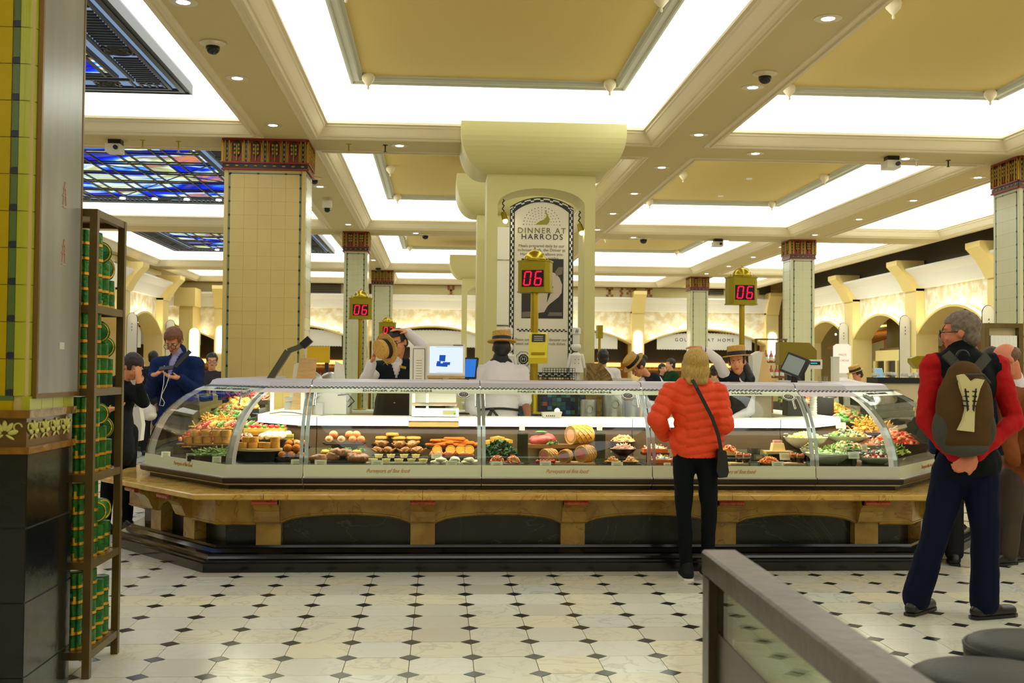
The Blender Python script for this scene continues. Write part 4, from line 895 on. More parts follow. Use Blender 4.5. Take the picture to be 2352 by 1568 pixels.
# chef figures
def chef(px, ybot, ytop, Y, lab):
    a = P(px, ybot, Y); b = P(px, ytop, Y); h = b.z-a.z; t = thing('chef_statue', lab, 'statue', a); s = h
    obj('skirt', MB().lathe([(.001, 0), (.10*s, 0), (.10*s, .01*s), (.09*s, .012*s)], a, 18), M_white, t)
    obj('trousers', MB().box(a.x-.065*s, a.x-.005*s, a.y-.04*s, a.y+.04*s, a.z+.01*s, a.z+.16*s).box(a.x+.005*s, a.x+.065*s, a.y-.04*s, a.y+.04*s, a.z+.01*s, a.z+.16*s), M_white, t)
    obj('coat', MB().lathe([(.145*s, .15*s), (.14*s, .2*s), (.10*s, .40*s), (.115*s, .47*s), (.06*s, .52*s), (.03*s, .53*s)], a, 20), M_white, t, 'a')
    for q in (-1, 1): obj('arm', MB().cap(a+Vector((q*.11*s, 0, .47*s)), a+Vector((q*.155*s, -.02*s, .25*s)), .035*s, .028*s), M_white, t, True)
    obj('head', MB().ball(a+Vector((0, 0, .63*s)), (.095*s, .095*s, .085*s), 18, 12), M_white, t, True)
    obj('toque', MB().lathe([(.065*s, .70*s), (.065*s, .86*s), (.085*s, .88*s), (.085*s, .985*s), (.06*s, s), (.001, s)], a, 18), M_white, t, 'a')
    m = MB()
    for i in range(3):
        for q in (-1, 1): m.ball(a+Vector((q*.035*s, -.118*s, (.25+.07*i)*s)), .008*s, 8, 5)
    obj('buttons', m, M_ink, t); m = MB()
    for q in (-.022, .008): m.bar(a+Vector((q*s, -.086*s, .89*s)), a+Vector(((q+.014)*s, -.086*s, .965*s)), .008*s, .004)
    m.bar(a+Vector((-.03*s, -.088*s, .925*s)), a+Vector((.035*s, -.088*s, .93*s)), .006*s, .004); obj('toque_mark', m, M_ink, t)
chef(1323, 873, 752, 11.95, 'white chef statue with tall toque at the right jamb of the pillar'); chef(1167, 875, 752, 12.0, 'white chef statue half hidden behind the server seen from the back')
# ================================================================ island counter
OUT = [Vector((-2.40, 12.2)), Vector((-2.40, 9.15)), Vector((-1.54, 8.07)), Vector((3.45, 8.07)), Vector((4.40, 9.25)), Vector((4.40, 17.0))]
def off(d):
    res = []
    for i, p in enumerate(OUT):
        if i in (0, 5):
            dr = (OUT[1]-OUT[0]) if i == 0 else (OUT[5]-OUT[4]); dr.normalize(); n = Vector((-dr.y, dr.x)); res.append(p+n*d)
        else:
            d1 = (p-OUT[i-1]).normalized(); d2 = (OUT[i+1]-p).normalized(); n1 = Vector((-d1.y, d1.x)); n2 = Vector((-d2.y, d2.x)); b = (n1+n2).normalized(); res.append(p+b*(d/b.dot(n1)))
    return res
def rp(d, z): return [(p.x, p.y, z) for p in off(d)]
def ringmesh(prof, mb=None):
    mb = mb or MB()
    rows = [rp(d, z) for d, z in prof]
    for a, b in zip(rows, rows[1:]): mb.strip(a, b)
    return mb
M_ym = marble('siena_marble', (170, 138, 60), (140, 96, 40), 3, .014, .22, (150, 114, 50), 1.2); M_yt = marble('siena_ledge', (208, 170, 86), (170, 116, 52), 3, .012, .16, (192, 150, 74), 1.2); M_gm = marble('green_marble', (16, 30, 24), (46, 74, 54), 1.5, .006, .28, (9, 15, 13), 1.8); M_pl = mat('black_plinth', (9, 11, 16), .18, spec=.6); M_rm = marble('red_marble', (158, 62, 30), (120, 40, 20), 8, .05, .2)
mc = thing('marble_counter', 'long low siena and green marble island counter on a black plinth', 'counter', (.95, 8.0, 0))
obj('plinth', ringmesh([(-.20, 0), (-.20, .062), (-.185, .070), (-.185, .082), (-.16, .09), (-.15, .105), (-.15, .118), (-.11, .126), (-.09, .15), (-.075, .155), (-.07, .172), (.1, .172)]), M_pl, mc, 'a')
def seg(i, u, d, z):                          # point u metres along outline segment i, offset d
    a, b = OUT[i], OUT[i+1]; dr = (b-a).normalized(); n = Vector((-dr.y, dr.x)); p = a+dr*u+n*d; return Vector((p.x, p.y, z))
segL = [(OUT[i+1]-OUT[i]).length for i in range(5)]
obj('green_panel', ringmesh([(.03, .17), (.03, .52)]), M_gm, mc)
XCB = [P(612, 1175, 7.9).x, P(971, 1175, 7.9).x, P(1320, 1175, 7.9).x, P(1672, 1175, 7.9).x, P(2003, 1175, 7.9).x]
cor_pos = {2: [x+1.54 for x in XCB], 1: [.42, .98], 3: [.35, .95, 1.4], 0: [0.5+1.05*k for k in range(3)], 4: [.6+1.05*k for k in range(7)]}
cw = .175
for i, us in cor_pos.items():
    L_ = segL[i]
    for u in us:
        if u > L_-.05: continue
        def pp(pr): return [seg(i, u-cw/2, d, z) for d, z in pr]
        ax = (seg(i, 1, 0, 0)-seg(i, 0, 0, 0))*cw
        obj('corbel', MB().prism(pp([(.03, .512), (-.25, .512), (-.25, .485), (-.235, .47), (-.20, .455), (-.165, .42), (-.15, .38), (-.13, .345), (-.10, .33), (.03, .33)]), ax), M_ym, mc)
        obj('pier', MB().prism(pp([(.03, .33), (-.065, .33), (-.065, .172), (.03, .172)]), ax), M_ym, mc)
        obj('red_cap', MB().prism(pp([(-.20, .513), (-.275, .513), (-.285, .50), (-.28, .482), (-.262, .476), (-.20, .476)]), ax*1.0), M_rm, mc)
    ed = [0]+us+[L_]
    for a, b in zip(ed, ed[1:]):
        a_ = a+cw/2 if a in us else a; b_ = b-cw/2 if b in us else b
        if b_-a_ < .1: continue
        sp_ = b_-a_; arched = (a in us and b in us) and sp_ > .3; n = 12; top = []; bot = []
        cl = 0
        f = MB(); low = []
        for k in range(n+1):
            u = a_+sp_*k/n; t = (k/n-.5)*2
            z = .322+(.07*math.sqrt(max(0, 1-t*t*.98)) if arched and sp_ > .5 else (.10*math.sqrt(max(0, 1-t*t*.98)) if arched else 0)); low.append((u, z))
        D1 = -.085
        def q(u, d, z):
            if u == 0 or u == L_:
                o_ = off(d); p = o_[i] if u == 0 else o_[i+1]; return (p.x, p.y, z)
            return tuple(seg(i, u, d, z))
        f.strip([q(u, D1, z) for u, z in low], [q(u, D1, .513) for u, z in low]); f.strip([q(u, D1, z) for u, z in low], [q(u, .03, z) for u, z in low])
        f.strip([q(u, D1+.012, z-.008) for u, z in low], [q(u, D1-.006, z+.004) for u, z in low]); f.strip([q(u, D1-.006, z+.004) for u, z in low], [q(u, D1-.006, z+.012) for u, z in low]); f.strip([q(u, D1-.006, z+.012) for u, z in low], [q(u, D1, z+.014) for u, z in low])
        obj('arched_apron', f, M_ym, mc, fix=False)
lg = thing('marble_ledge', 'polished yellow siena marble ledge along the front of the food counter', 'ledge', (.95, 7.9, .513))
def ledge(i, a, b):
    f = MB(); pr = [(.4, .514), (-.285, .514), (-.298, .522), (-.30, .55), (-.292, .557), (.4, .557)]
    def q(u, d, z):
        if u in (0, segL[i]):
            o_ = off(d); p = o_[i] if u == 0 else o_[i+1]; return (p.x, p.y, z)
        return tuple(seg(i, u, d, z))
    A = [q(a, d, z) for d, z in pr]; B = [q(b-(.003 if b != segL[i] else 0), d, z) for d, z in pr]
    f.add(A+B, [(0, 1, 2, 3, 4, 5), (11, 10, 9, 8, 7, 6)]+[(k, (k+1) % 6, 6+(k+1) % 6, 6+k) for k in range(6)]); obj('slab', f, M_yt, lg)
cuts = [0]+[x+1.54+.0 for x in XCB]+[segL[2]]
for a, b in zip(cuts, cuts[1:]): ledge(2, a, b)
ledge(1, 0, .7); ledge(1, .7, segL[1]); ledge(3, 0, .75); ledge(3, .75, segL[3]); ledge(0, 0, segL[0]); ledge(4, 0, segL[4])
# floor deck of the island interior: staff side cabinets
# ================================================================ glass display cases
GP = [(.02, .65), (.022, .70), (.03, .78), (.05, .86), (.08, .94), (.12, 1.02), (.175, 1.09), (.235, 1.15), (.305, 1.205), (.385, 1.25), (.46, 1.285), (.51, 1.30)]
def gpd(z):
    for (d0, z0), (d1_, z1_) in zip(GP, GP[1:]):
        if z0 <= z <= z1_: return d0+(d1_-d0)*(z-z0)/(z1_-z0)
    return .51
M_cg = glass('case_glass', (236, 246, 240), .9); M_frit = mat('frit_green', (212, 220, 188), .25); M_fritd = mat('frit_panel', (202, 204, 184), .35); M_bump = mat('dark_bumper', (38, 37, 46), .3, .3); M_cap_ = mat('case_top_paint', (196, 192, 204), .35, .2)
M_case = emat('case_lamp', (255, 244, 214), CASE); M_glowshelf = emat('lit_service_ledge', (255, 252, 240), 2.6); M_deck = mat('black_deck', (30, 32, 34), .25); M_orange = mat('orange_script', (198, 136, 74), .5)
M_back = mat('case_back_dark', (84, 64, 44), .35, .2); M_backs = mat('case_back_steel', (170, 160, 130), .3, .6)
XJ = [-.98, .31, 1.57, 2.80]
secs = [(0, .05, segL[0]), (1, 0, segL[1]), (2, 0, XJ[0]+1.54), (2, XJ[0]+1.54, XJ[1]+1.54), (2, XJ[1]+1.54, XJ[2]+1.54), (2, XJ[2]+1.54, XJ[3]+1.54), (2, XJ[3]+1.54, segL[2]), (3, 0, segL[3]), (4, 0, 2.6)]
labs = ['left return glass case running to the back', 'angled glass display case at the left corner', 'narrow glass display case with round pies, second from the left', 'glass display case with quails and orange slices, third from the left', 'central glass display case with wellingtons and kale', 'glass display case behind the customer in orange', 'narrow glass display case with white salad bowls', 'angled glass display case at the right corner', 'right return glass case running to the back']
SECQ = []
for si, (i, a, b) in enumerate(secs):
    def q(u, d, z, i=i):
        if u in (0, segL[i]):
            o_ = off(d); p = o_[i] if u == 0 else o_[i+1]; return Vector((p.x, p.y, z))
        return seg(i, u, d, z)
    c = q((a+b)/2, .3, .56); t = thing('glass_display_case', labs[si], 'display case', c)
    g = .003
    def ext(prof, nmn, m, sm=False, cap_=False, a=a, b=b):
        f = MB(); A = [q(a, d, z) for d, z in prof]; B = [q(b, d, z) for d, z in prof]
        if a not in (0,): A = [p+(B[k]-p).normalized()*g for k, p in enumerate(A)]
        if b != segL[i]: B = [p+(A[k]-p).normalized()*g for k, p in enumerate(B)]
        f.strip(A, B)
        if cap_: f.add(A, [tuple(range(len(A)))]); f.add(B, [tuple(range(len(B)))])
        return obj(nmn, f, m, t, sm)
    ext([(.95, .585), (.06, .585), (.06, .558)], 'base', M_deck); ext([(.03, .60), (.03, .587), (.95, .587)], 'steel_sill', M_alu)
    ext([(.05, .598), (.0, .600), (-.012, .61), (-.015, .636), (-.008, .645), (.02, .65)], 'bumper', M_bump, 'a'); ext([(-.014, .6405), (-.016, .647), (.0, .652), (.02, .6525)], 'bumper_trim', M_alu)
    ext([(gpd(z)-.003, z) for z in (.652, .69, .735)], 'lower_panel', M_fritd if si in (2, 6) else M_frit)
    ext([(d, z) for d, z in GP if z >= .70 and z < 1.30]+[(.50, 1.295)], 'glass_pane', M_cg, True)
    ext([(gpd(z)-.003, z) for z in (1.248, 1.27, 1.292)], 'header_band', mat('header_pink', (222, 208, 214), .4) if si in (2, 6) else M_frit)
    ext([(.485, 1.291), (.50, 1.303), (.515, 1.33), (.55, 1.343), (.70, 1.352), (.74, 1.345), (.74, 1.325), (.71, 1.301), (.50, 1.303)], 'top_cap', M_cap_, 'a')
    ext([(.54, 1.2955), (.70, 1.3)], 'case_lamp', M_case)
    ext([(.06, .72), (.86, .72)], 'deck', M_deck); ext([(.86, .72), (.86, .80)], 'back_panel', M_backs); ext([(.861, .80), (.90, .965)], 'dark_back_panel', M_back)
    ext([(.875, .975), (.875, 1.04), (.885, 1.045), (1.25, 1.045), (1.25, .0)], 'service_ledge', M_white); ext([(.872, .976), (.872, 1.04)], 'lit_ledge_face', M_glowshelf)
    n_ = int((b-a)/.032); ck = MB()
    for k in range(n_):
        for r_ in range(2):
            u0_ = a+(b-a)*(k+(.5 if r_ else 0))/n_; u1_ = a+(b-a)*(k+.5+(.5 if r_ else 0))/n_; z0_ = 1.2835+r_*.0055; z1_ = z0_+.0055
            if u0_ == a: u0_ += .004
            A = [seg(i, u, gpd(z)-.0055, z) for u, z in ((u0_, z0_), (u1_, z0_), (u1_, z1_), (u0_, z1_))]; ck.add(A, [(0, 1, 2, 3)])
    if i == 2 or True:
        if i in (1, 3):
            lo_ = (off(.48)[i]-OUT[i]).dot((OUT[i+1]-OUT[i]).normalized()); hi_ = (off(.48)[i+1]-OUT[i]).dot((OUT[i+1]-OUT[i]).normalized()); ck = MB(); n_ = int((hi_-lo_)/.032)
            for k in range(n_):
                for r_ in range(2):
                    u0_ = lo_+(hi_-lo_)*(k+.5*r_)/n_; u1_ = u0_+(hi_-lo_)*.5/n_; z0_ = 1.2835+r_*.0055; ck.add([seg(i, u, gpd(z)-.0055, z) for u, z in ((u0_, z0_), (u1_, z0_), (u1_, z0_+.0055), (u0_, z0_+.0055))], [(0, 1, 2, 3)])
        obj('checker_edging', ck, M_ink, t, kind='stuff', fix=False)
    rb = MB()
    for uu, sgn in ((a, 1), (b, -1)):
        if uu in (0, segL[i]): A = [q(uu, d+.012, z) for d, z in GP]; B = [q(uu, d+.055, z) for d, z in GP]
        else: A = [q(uu, d+.010, z)+(q(b, d, z)-q(a, d, z)).normalized()*sgn*.004 for d, z in GP]; B = [q(uu, d+.010, z)+(q(b, d, z)-q(a, d, z)).normalized()*sgn*.03 for d, z in GP]
        dr = (q(b, 0, 0)-q(a, 0, 0)).normalized()*sgn*.012
        if uu in (0, segL[i]): rb.strip(A, [p+dr*2.5 for p in A]); rb.strip([p+dr*2.5 for p in A], [p+dr*2.5 for p in B]); rb.strip(A, B)
        else: rb.strip(A, B); C_ = [p+Vector((0, .02, -.006)) for p in B]; rb.strip(B, C_)
    obj('glass_rib', rb, M_alu, t, fix=False)
    dr = (q(b, 0, 0)-q(a, 0, 0)).normalized()
    if i in (1, 2, 3) and si not in (2, 6):
        um = (a+b)/2; z = 1.268; U = dr; sl = Vector((seg(i, um, gpd(1.285), 1.285)-seg(i, um, gpd(1.25), 1.25))).normalized()
        s_ = {1: 'DINNER AT HARRODS', 3: 'DINNER AT HARRODS', 4: 'MADE IN HARRODS KITCHENS', 5: 'DINNER AT HARRODS', 7: 'DINNER AT HARRODS'}[si]
        lx = {3: P(913, 897, 8.5).x+1.54, 4: P(1296, 901, 8.5).x+1.54, 5: P(1672, 901, 8.5).x+1.54}.get(si, um)
        text(s_, .042, M_ink, seg(i, lx, gpd(1.266)-.006, 1.266), U, sl, t, sx=1.25)
        if si != 1 or True:
            ex = {3: P(1065, 907, 8.45).x, 4: P(1441, 909, 8.45).x, 5: P(1809, 911, 8.45).x}.get(si)
            u_ = ex+1.54 if ex is not None else (1.05 if si == 1 else .35); zc = 1.238
            sl2 = Vector((seg(i, u_, gpd(1.27), 1.27)-seg(i, u_, gpd(1.20), 1.20))).normalized(); octa('badge', t, seg(i, u_, gpd(zc)-.008, zc), .055, U, sl2, U.cross(sl2))
        ox_ = {3: P(890, 1087, 8.05).x+1.54, 4: P(1303, 1087, 8.05).x+1.54, 5: P(1690, 1088, 8.05).x+1.54}.get(si, um)
        text('Purveyors of fine food', .042, M_orange, seg(i, ox_, gpd(.69)-.0045, .692), U, (0, 0, 1), t, 'script_lettering', shear=.45, sx=.82)
    # dampers
    if i == 2:
        dm = MB()
        for uu in (a+.03, b-.03): dm.cyl(q(uu, .48, 1.25)+Vector((0, .02, 0)), q(uu, .36, 1.17)+Vector((0, .05, -.02)), .008)
        obj('damper', dm, M_steel, t)
# ================================================================ food and display ware
M_crust = mat('pie_crust', (214, 150, 50), .6, var=.25, vscale=30, bump=.4, bscale=90); M_egg = mat('crumb_orange', (206, 120, 40), .7, bump=.6, bscale=140, var=.2, vscale=40); M_eggw = mat('egg_white', (240, 234, 214), .4); M_yolk = mat('egg_yolk', (240, 150, 40), .4)
M_plate = mat('black_slate', (24, 27, 30), .3); M_bowlw = mat('white_bowl', (222, 218, 196), .3); M_meat = mat('roast_meat', (172, 112, 70), .45, var=.45, vscale=30, bump=.5, bscale=60); M_pink = mat('rare_beef', (184, 88, 80), .4, var=.2, vscale=20); M_raw = mat('raw_beef', (214, 92, 88), .4, var=.35, vscale=25)
M_greens = mat('salad_green', (60, 110, 36), .5, rgb2=(110, 150, 60), vscale=40); M_kale = mat('dark_kale', (22, 62, 24), .6, bump=.6); M_beans = mat('green_bean', (118, 148, 84), .5); M_tom = mat('cherry_tomato', (196, 36, 24), .25); M_orng = mat('orange_slice', (240, 176, 50), .4); M_orr = mat('orange_rind', (226, 140, 30), .5)
M_salm = mat('salmon', (226, 128, 84), .4, var=.15, vscale=30); M_breaded = mat('breaded_orange', (214, 110, 40), .7, bump=.5, bscale=120); M_cheese = mat('quiche_yellow', (226, 200, 100), .5, var=.15, vscale=40); M_dump = mat('pale_dumpling', (222, 214, 176), .5); M_pasta = mat('pasta_nest', (222, 150, 80), .5); M_carrot = mat('carrot_orange', (226, 106, 30), .5)
M_shrimp = mat('croquette', (232, 176, 120), .6, var=.2, vscale=50); M_pinkf = mat('pink_salad', (214, 150, 140), .6, var=.2, vscale=60); M_purple = mat('purple_petal', (120, 60, 190), .5); M_yelp = mat('yellow_petal', (236, 200, 60), .5); M_lard = mat('savoury_slice', (224, 190, 130), .5); M_glass2 = glass('tumbler_glass', (240, 240, 235)); M_acry = glass('acrylic', (225, 228, 220), 1.2); M_label_d = mat('dark_card', (74, 92, 70), .5)
DECK = .722
def sup(c, w_, d_, nmn, lab, m, th_=.012, thick_top=None, cat='board', round_=False):
    """board, plate or tray standing on a block that reaches the deck; c = centre of its top"""
    t = thing(nmn, lab, cat, (c.x, c.y, DECK)); f = MB()
    if round_: f.lathe([(w_/2-.006, -th_), (w_/2, -th_+.004), (w_/2, 0), (w_/2-.01, .0)], c, 28, Matrix.Diagonal(Vector((1, d_/w_, 1))))
    elif nmn == 'tray': f.prism([(c.x-w_/2+.02, c.y-d_/2, c.z-.015), (c.x+w_/2-.02, c.y-d_/2, c.z-.015), (c.x+w_/2, c.y-d_/2-.01, c.z+.008), (c.x+w_/2-.012, c.y-d_/2-.01, c.z+.008), (c.x+w_/2-.03, c.y-d_/2, c.z-.004), (c.x-w_/2+.03, c.y-d_/2, c.z-.004), (c.x-w_/2+.012, c.y-d_/2-.01, c.z+.008), (c.x-w_/2, c.y-d_/2-.01, c.z+.008)], (0, d_, 0))
    else: f.box(c.x-w_/2, c.x+w_/2, c.y-d_/2, c.y+d_/2, c.z-th_, c.z)
    obj('top', f, m, t)
    if c.z-th_-DECK > .012:
        zt_ = c.z-(.015 if nmn == 'tray' else th_); obj('foot', MB().box(c.x-w_*.3, c.x+w_*.3, c.y-d_*.3, c.y+d_*.3, DECK, zt_), M_plate, t)
    return t
def item(nmn, lab, cat, c, parts, group=None):
    t = thing(nmn, lab, cat, c, group)
    for pn, mb, m, *sm in parts: obj(pn, mb, m, t, sm[0] if sm else True, world=True)
    return t
def pw(px, Y): return px*Y/FPX
# --- round pies
def pie(c, r, h, lab, g):
    pr_ = [(r*.9, 0), (r, .004), (r*.97, h*.5), (r, h-.004), (r*.93, h), (r*.8, h-.003), (.001, h-.002)]
    return item('pork_pie', lab, 'pie', c, [('crust', MB().lathe(pr_, c, 16), M_crust, 'a'), ('lid_crimp', MB().torus(c+Vector((0, 0, h-.002)), r*.92, .004, None, 16, 5), M_crust)], g)
c = P(474, 1018, 8.72); sup(c, .46, .20, 'serving_board', 'round dark wooden board under the stacked pies in the left corner case', M_wood, cat='board', round_=True)
bz = c.z
for i, x in enumerate((433, 455, 477, 501, 521)): 
    p = P(x, 1016, 8.72); p.z = bz; pie(p, .037, .052, 'golden round pie, %s from the left in the bottom row of the left corner case' % ORD[i], 'golden round pies in the left corner case')
for i, x in enumerate((447, 473, 498, 520)):
    p = P(x, 1000, 8.72); p.z = bz+.053; pie(p, .040, .050, 'golden round pie, %s from the left in the upper row of the left corner case' % ORD[i], 'golden round pies in the left corner case')
c = P(597, 1029, 8.62); sup(c, .345, .24, 'serving_board', 'round pale wooden board with pies in the narrow case', M_woodl, round_=True, th_=.02); bz = c.z
for i, (x, dy, r) in enumerate([(558, 0, .04), (581, 0, .038), (600, .03, .034), (614, 0, .035), (632, .01, .036)]):
    p = P(x, 1026, 8.6+dy); p.z = bz; pie(p, r, .044, 'golden pie on the round pale board in the narrow case, %s from the left' % ORD[i], 'pies on the round pale board')
for i, x in enumerate((567, 583, 632)):
    p = P(x, 1010, 8.62); p.z = bz+.045; pie(p, .037, .04, 'golden pie stacked on the round pale board in the narrow case, %s from the left' % ORD[i], 'pies on the round pale board')
# bowl with crisps, beans, trays
def bowl(c, r, h, m, nmn, lab, cat='bowl', sx=1, fill=None, foot=True):
    t = thing(nmn, lab, cat, c); S = Matrix.Diagonal(Vector((sx, 1, 1)))
    obj('body', MB().lathe([(r*.35, 0), (r*.6, h*.25), (r*.85, h*.6), (r, h), (r*.965, h), (r*.8, h*.62), (r*.5, h*.3), (.001, h*.2)], c, 28, S), m, t, 'a')
    if c.z-DECK > .015 and foot: obj('foot', MB().box(c.x-r*.3, c.x+r*.3, c.y-r*.3, c.y+r*.3, DECK, c.z+.002), M_plate, t)
    return t
def heap(c, rx, ry, h, n, mats, kind='chunk', s=.016, nmn='salad', lab='', cat='food', kinds=None):
    """a mound of many small pieces: one object per material, uncountable"""
    t = thing(nmn, lab, cat, c); rnd = random.Random(hash(lab) % 999 if False else len(lab)*31+int(c.x*100)); ms_ = [MB() for _ in mats]
    obj('mound', MB().lathe([(rx*.98, -.004), (rx*.8, h*.45), (rx*.45, h*.8), (.001, h*.92)], c, 16, Matrix.Diagonal(Vector((1, ry/rx, 1)))), mats[0], t, True)
    for k in range(n):
        a = rnd.uniform(0, 2*PI); q = math.sqrt(rnd.random()); p = c+Vector((rx*q*math.cos(a), ry*q*math.sin(a), h*(1-q*q)+rnd.uniform(-.3, .3)*s)); R = Matrix.Rotation(rnd.uniform(0, PI), 3, Vector((rnd.uniform(-1, 1), rnd.uniform(-1, 1), rnd.uniform(-1, 1))).normalized()); m = ms_[rnd.randrange(len(mats))]
        if kind == 'chunk': m.ball(p, (s, s*.7, s*.5), 7, 4, R)
        elif kind == 'stick': m.cap(p-R @ Vector((s*2, 0, 0))*1, p+R @ Vector((s*2, 0, s*.4)), s*.25, s*.2, 5)
        elif kind == 'leaf': m.add([p, p+R @ Vector((s, s*.5, s*.2)), p+R @ Vector((s*1.6, 0, .4*s)), p+R @ Vector((s*.9, -s*.6, 0))], [(0, 1, 2, 3)])
        elif kind == 'ring': m.torus(p, s*.8, s*.25, R, 9, 4)
    for i, m in enumerate(ms_):
        if m.v: obj('pieces', m, mats[i], t, kind != 'leaf', kind='stuff', fix=kind != 'leaf')
    return t
b = P(437, 1034, 8.68); bowl(b, .085, .03, M_plate, 'black_bowl', 'small black bowl of snacks below the pies in the left corner case', sx=1.1); heap(b+Vector((0, 0, .025)), .075, .06, .02, 30, [M_crust, M_meat], 'chunk', .014, 'snack_mix', 'brown savoury snacks heaped in the small black bowl')
def openbox(c, w_, d_, h, lab):
    t = thing('tray', lab, 'tray', c); th_ = .006; obj('base', MB().box(c.x-w_/2, c.x+w_/2, c.y-d_/2, c.y+d_/2, c.z, c.z+th_), M_plate, t)
    obj('rim', MB().box(c.x-w_/2, c.x+w_/2, c.y-d_/2, c.y-d_/2+th_, c.z+th_, c.z+h).box(c.x-w_/2, c.x+w_/2, c.y+d_/2-th_, c.y+d_/2, c.z+th_, c.z+h).box(c.x-w_/2, c.x-w_/2+th_, c.y-d_/2+th_, c.y+d_/2-th_, c.z+th_, c.z+h).box(c.x+w_/2-th_, c.x+w_/2, c.y-d_/2+th_, c.y+d_/2-th_, c.z+th_, c.z+h), M_plate, t); return t
b = P(487, 1058, 8.62); b.z = DECK; openbox(b, .33, .2, .04, 'low black tray of green beans in the left corner case'); heap(b+Vector((0, 0, .03)), .14, .08, .045, 90, [M_beans, mat('pale_bean', (160, 180, 120), .5)], 'stick', .026, 'green_beans', 'heap of dressed green beans in the left corner case')
b = P(545, 1000, 9.0); b.z = DECK
# quiche slab with tomatoes
c = P(610, 998, 8.98); sup(c, .36, .2, 'serving_board', 'dark board under the tomato tart in the narrow case', M_plate)
t = item('tomato_tart', 'layered rectangular tart topped with tomatoes at the back of the narrow case', 'tart', c, [('crust', MB().box(c.x-.165, c.x+.165, c.y-.09, c.y+.09, c.z, c.z+.03), M_crust, False), ('filling', MB().box(c.x-.16, c.x+.16, c.y-.085, c.y+.085, c.z+.03, c.z+.055), M_cheese, False)])
for k in range(14): obj('tomato', MB().ball((c.x-.145+(k % 7)*.048, c.y-.05+(k//7)*.09, c.z+.065), .018, 10, 6), M_tom if k % 3 else M_greens, t, True)
c = P(560, 1008, 8.8); heap(Vector((c.x, c.y, c.z)), .09, .06, .04, 60, [M_salm, M_tom, M_eggw, M_greens], 'chunk', .016, 'tomato_salad', 'red and white tomato salad beside the sandwiches in the narrow case'); sup(Vector((c.x, c.y, c.z-.002)), .2, .12, 'serving_board', 'black board under the tomato salad in the narrow case', M_plate)
c = P(627, 1009, 8.78); sup(c, .28, .12, 'serving_board', 'black board under the white sandwich wraps', M_plate)
for k, x in enumerate((607, 622, 637, 652)):
    p = P(x, 1008, 8.76); p.z = c.z; item('wrap_roll', 'white cut sandwich roll in the narrow case, %s from the left' % ORD[k], 'sandwich', p, [('bread', MB().cap(p+Vector((-.02, -.03, .025)), p+Vector((.03, .05, .045)), .024, .024), mat('white_bread', (244, 236, 196), .6))], 'white sandwich rolls')
p = P(664, 1010, 8.78); sup(p, .07, .1, 'serving_board', 'small black plate under the pale sandwich', M_plate); item('sandwich', 'pale yellow sandwich block right of the white rolls', 'sandwich', p, [('bread', MB().box(p.x-.032, p.x+.032, p.y-.03, p.y+.03, p.z, p.z+.045), M_cheese, False), ('filling', MB().box(p.x-.033, p.x+.033, p.y-.031, p.y+.031, p.z+.018, p.z+.026), M_greens, False)])
# scotch eggs
def sball(c, r, lab, g, m=None, half=False):
    parts = [('crumb', MB().ball(c+Vector((0, 0, r*.9)), (r, r, r*.9), 14, 9), m or M_egg)]
    if half:
        q = c+Vector((0, -r*.62, r*.95)); Q = Matrix.Rotation(PI/2+.15, 3, 'X')
        parts = [('crumb', MB().ball(c+Vector((0, 0, r*.9)), (r, r*.66, r*.9), 14, 9), m or M_egg), ('egg_white', MB().ball(q+Vector((0, .003, 0)), (r*.8, r*.1, r*.75), 14, 8), M_eggw), ('yolk', MB().ball(q-Vector((0, .002, 0)), (r*.42, r*.09, r*.38), 12, 7), M_yolk)]
    return item('scotch_egg', lab, 'scotch egg', c, parts, g)
c = P(677, 1026, 8.72); sup(c, .26, .13, 'tray', 'upper black slate with a halved scotch egg in the narrow case', M_plate, cat='tray')
for k, (x, h_) in enumerate(((664, 0), (683, 1), (697, 0), (680, 0))): 
    p = P(x, 1025 if k < 3 else 1012, 8.72 if k < 3 else 8.76); p.z = c.z+.002; sball(p, .03, 'scotch egg on the upper slate of the narrow case, %s' % ['left', 'halved with yolk showing', 'right', 'rear'][k], 'scotch eggs in the narrow case', half=bool(h_))
c = P(668, 1052, 8.55); sup(c, .22, .12, 'tray', 'lower black plate of scotch eggs in the narrow case', M_plate, cat='tray')
for k, x in enumerate((648, 669, 690)): p = P(x, 1051, 8.54); p.z = c.z; sball(p, .031, 'scotch egg on the lower plate of the narrow case, %s from the left' % ORD[k], 'scotch eggs in the narrow case')
for k, x in enumerate((661, 681)): p = P(x, 1040, 8.56); p.z = c.z+.046; sball(p, .034, 'scotch egg topping the lower plate of the narrow case, %s' % ['left', 'right'][k], 'scotch eggs in the narrow case')
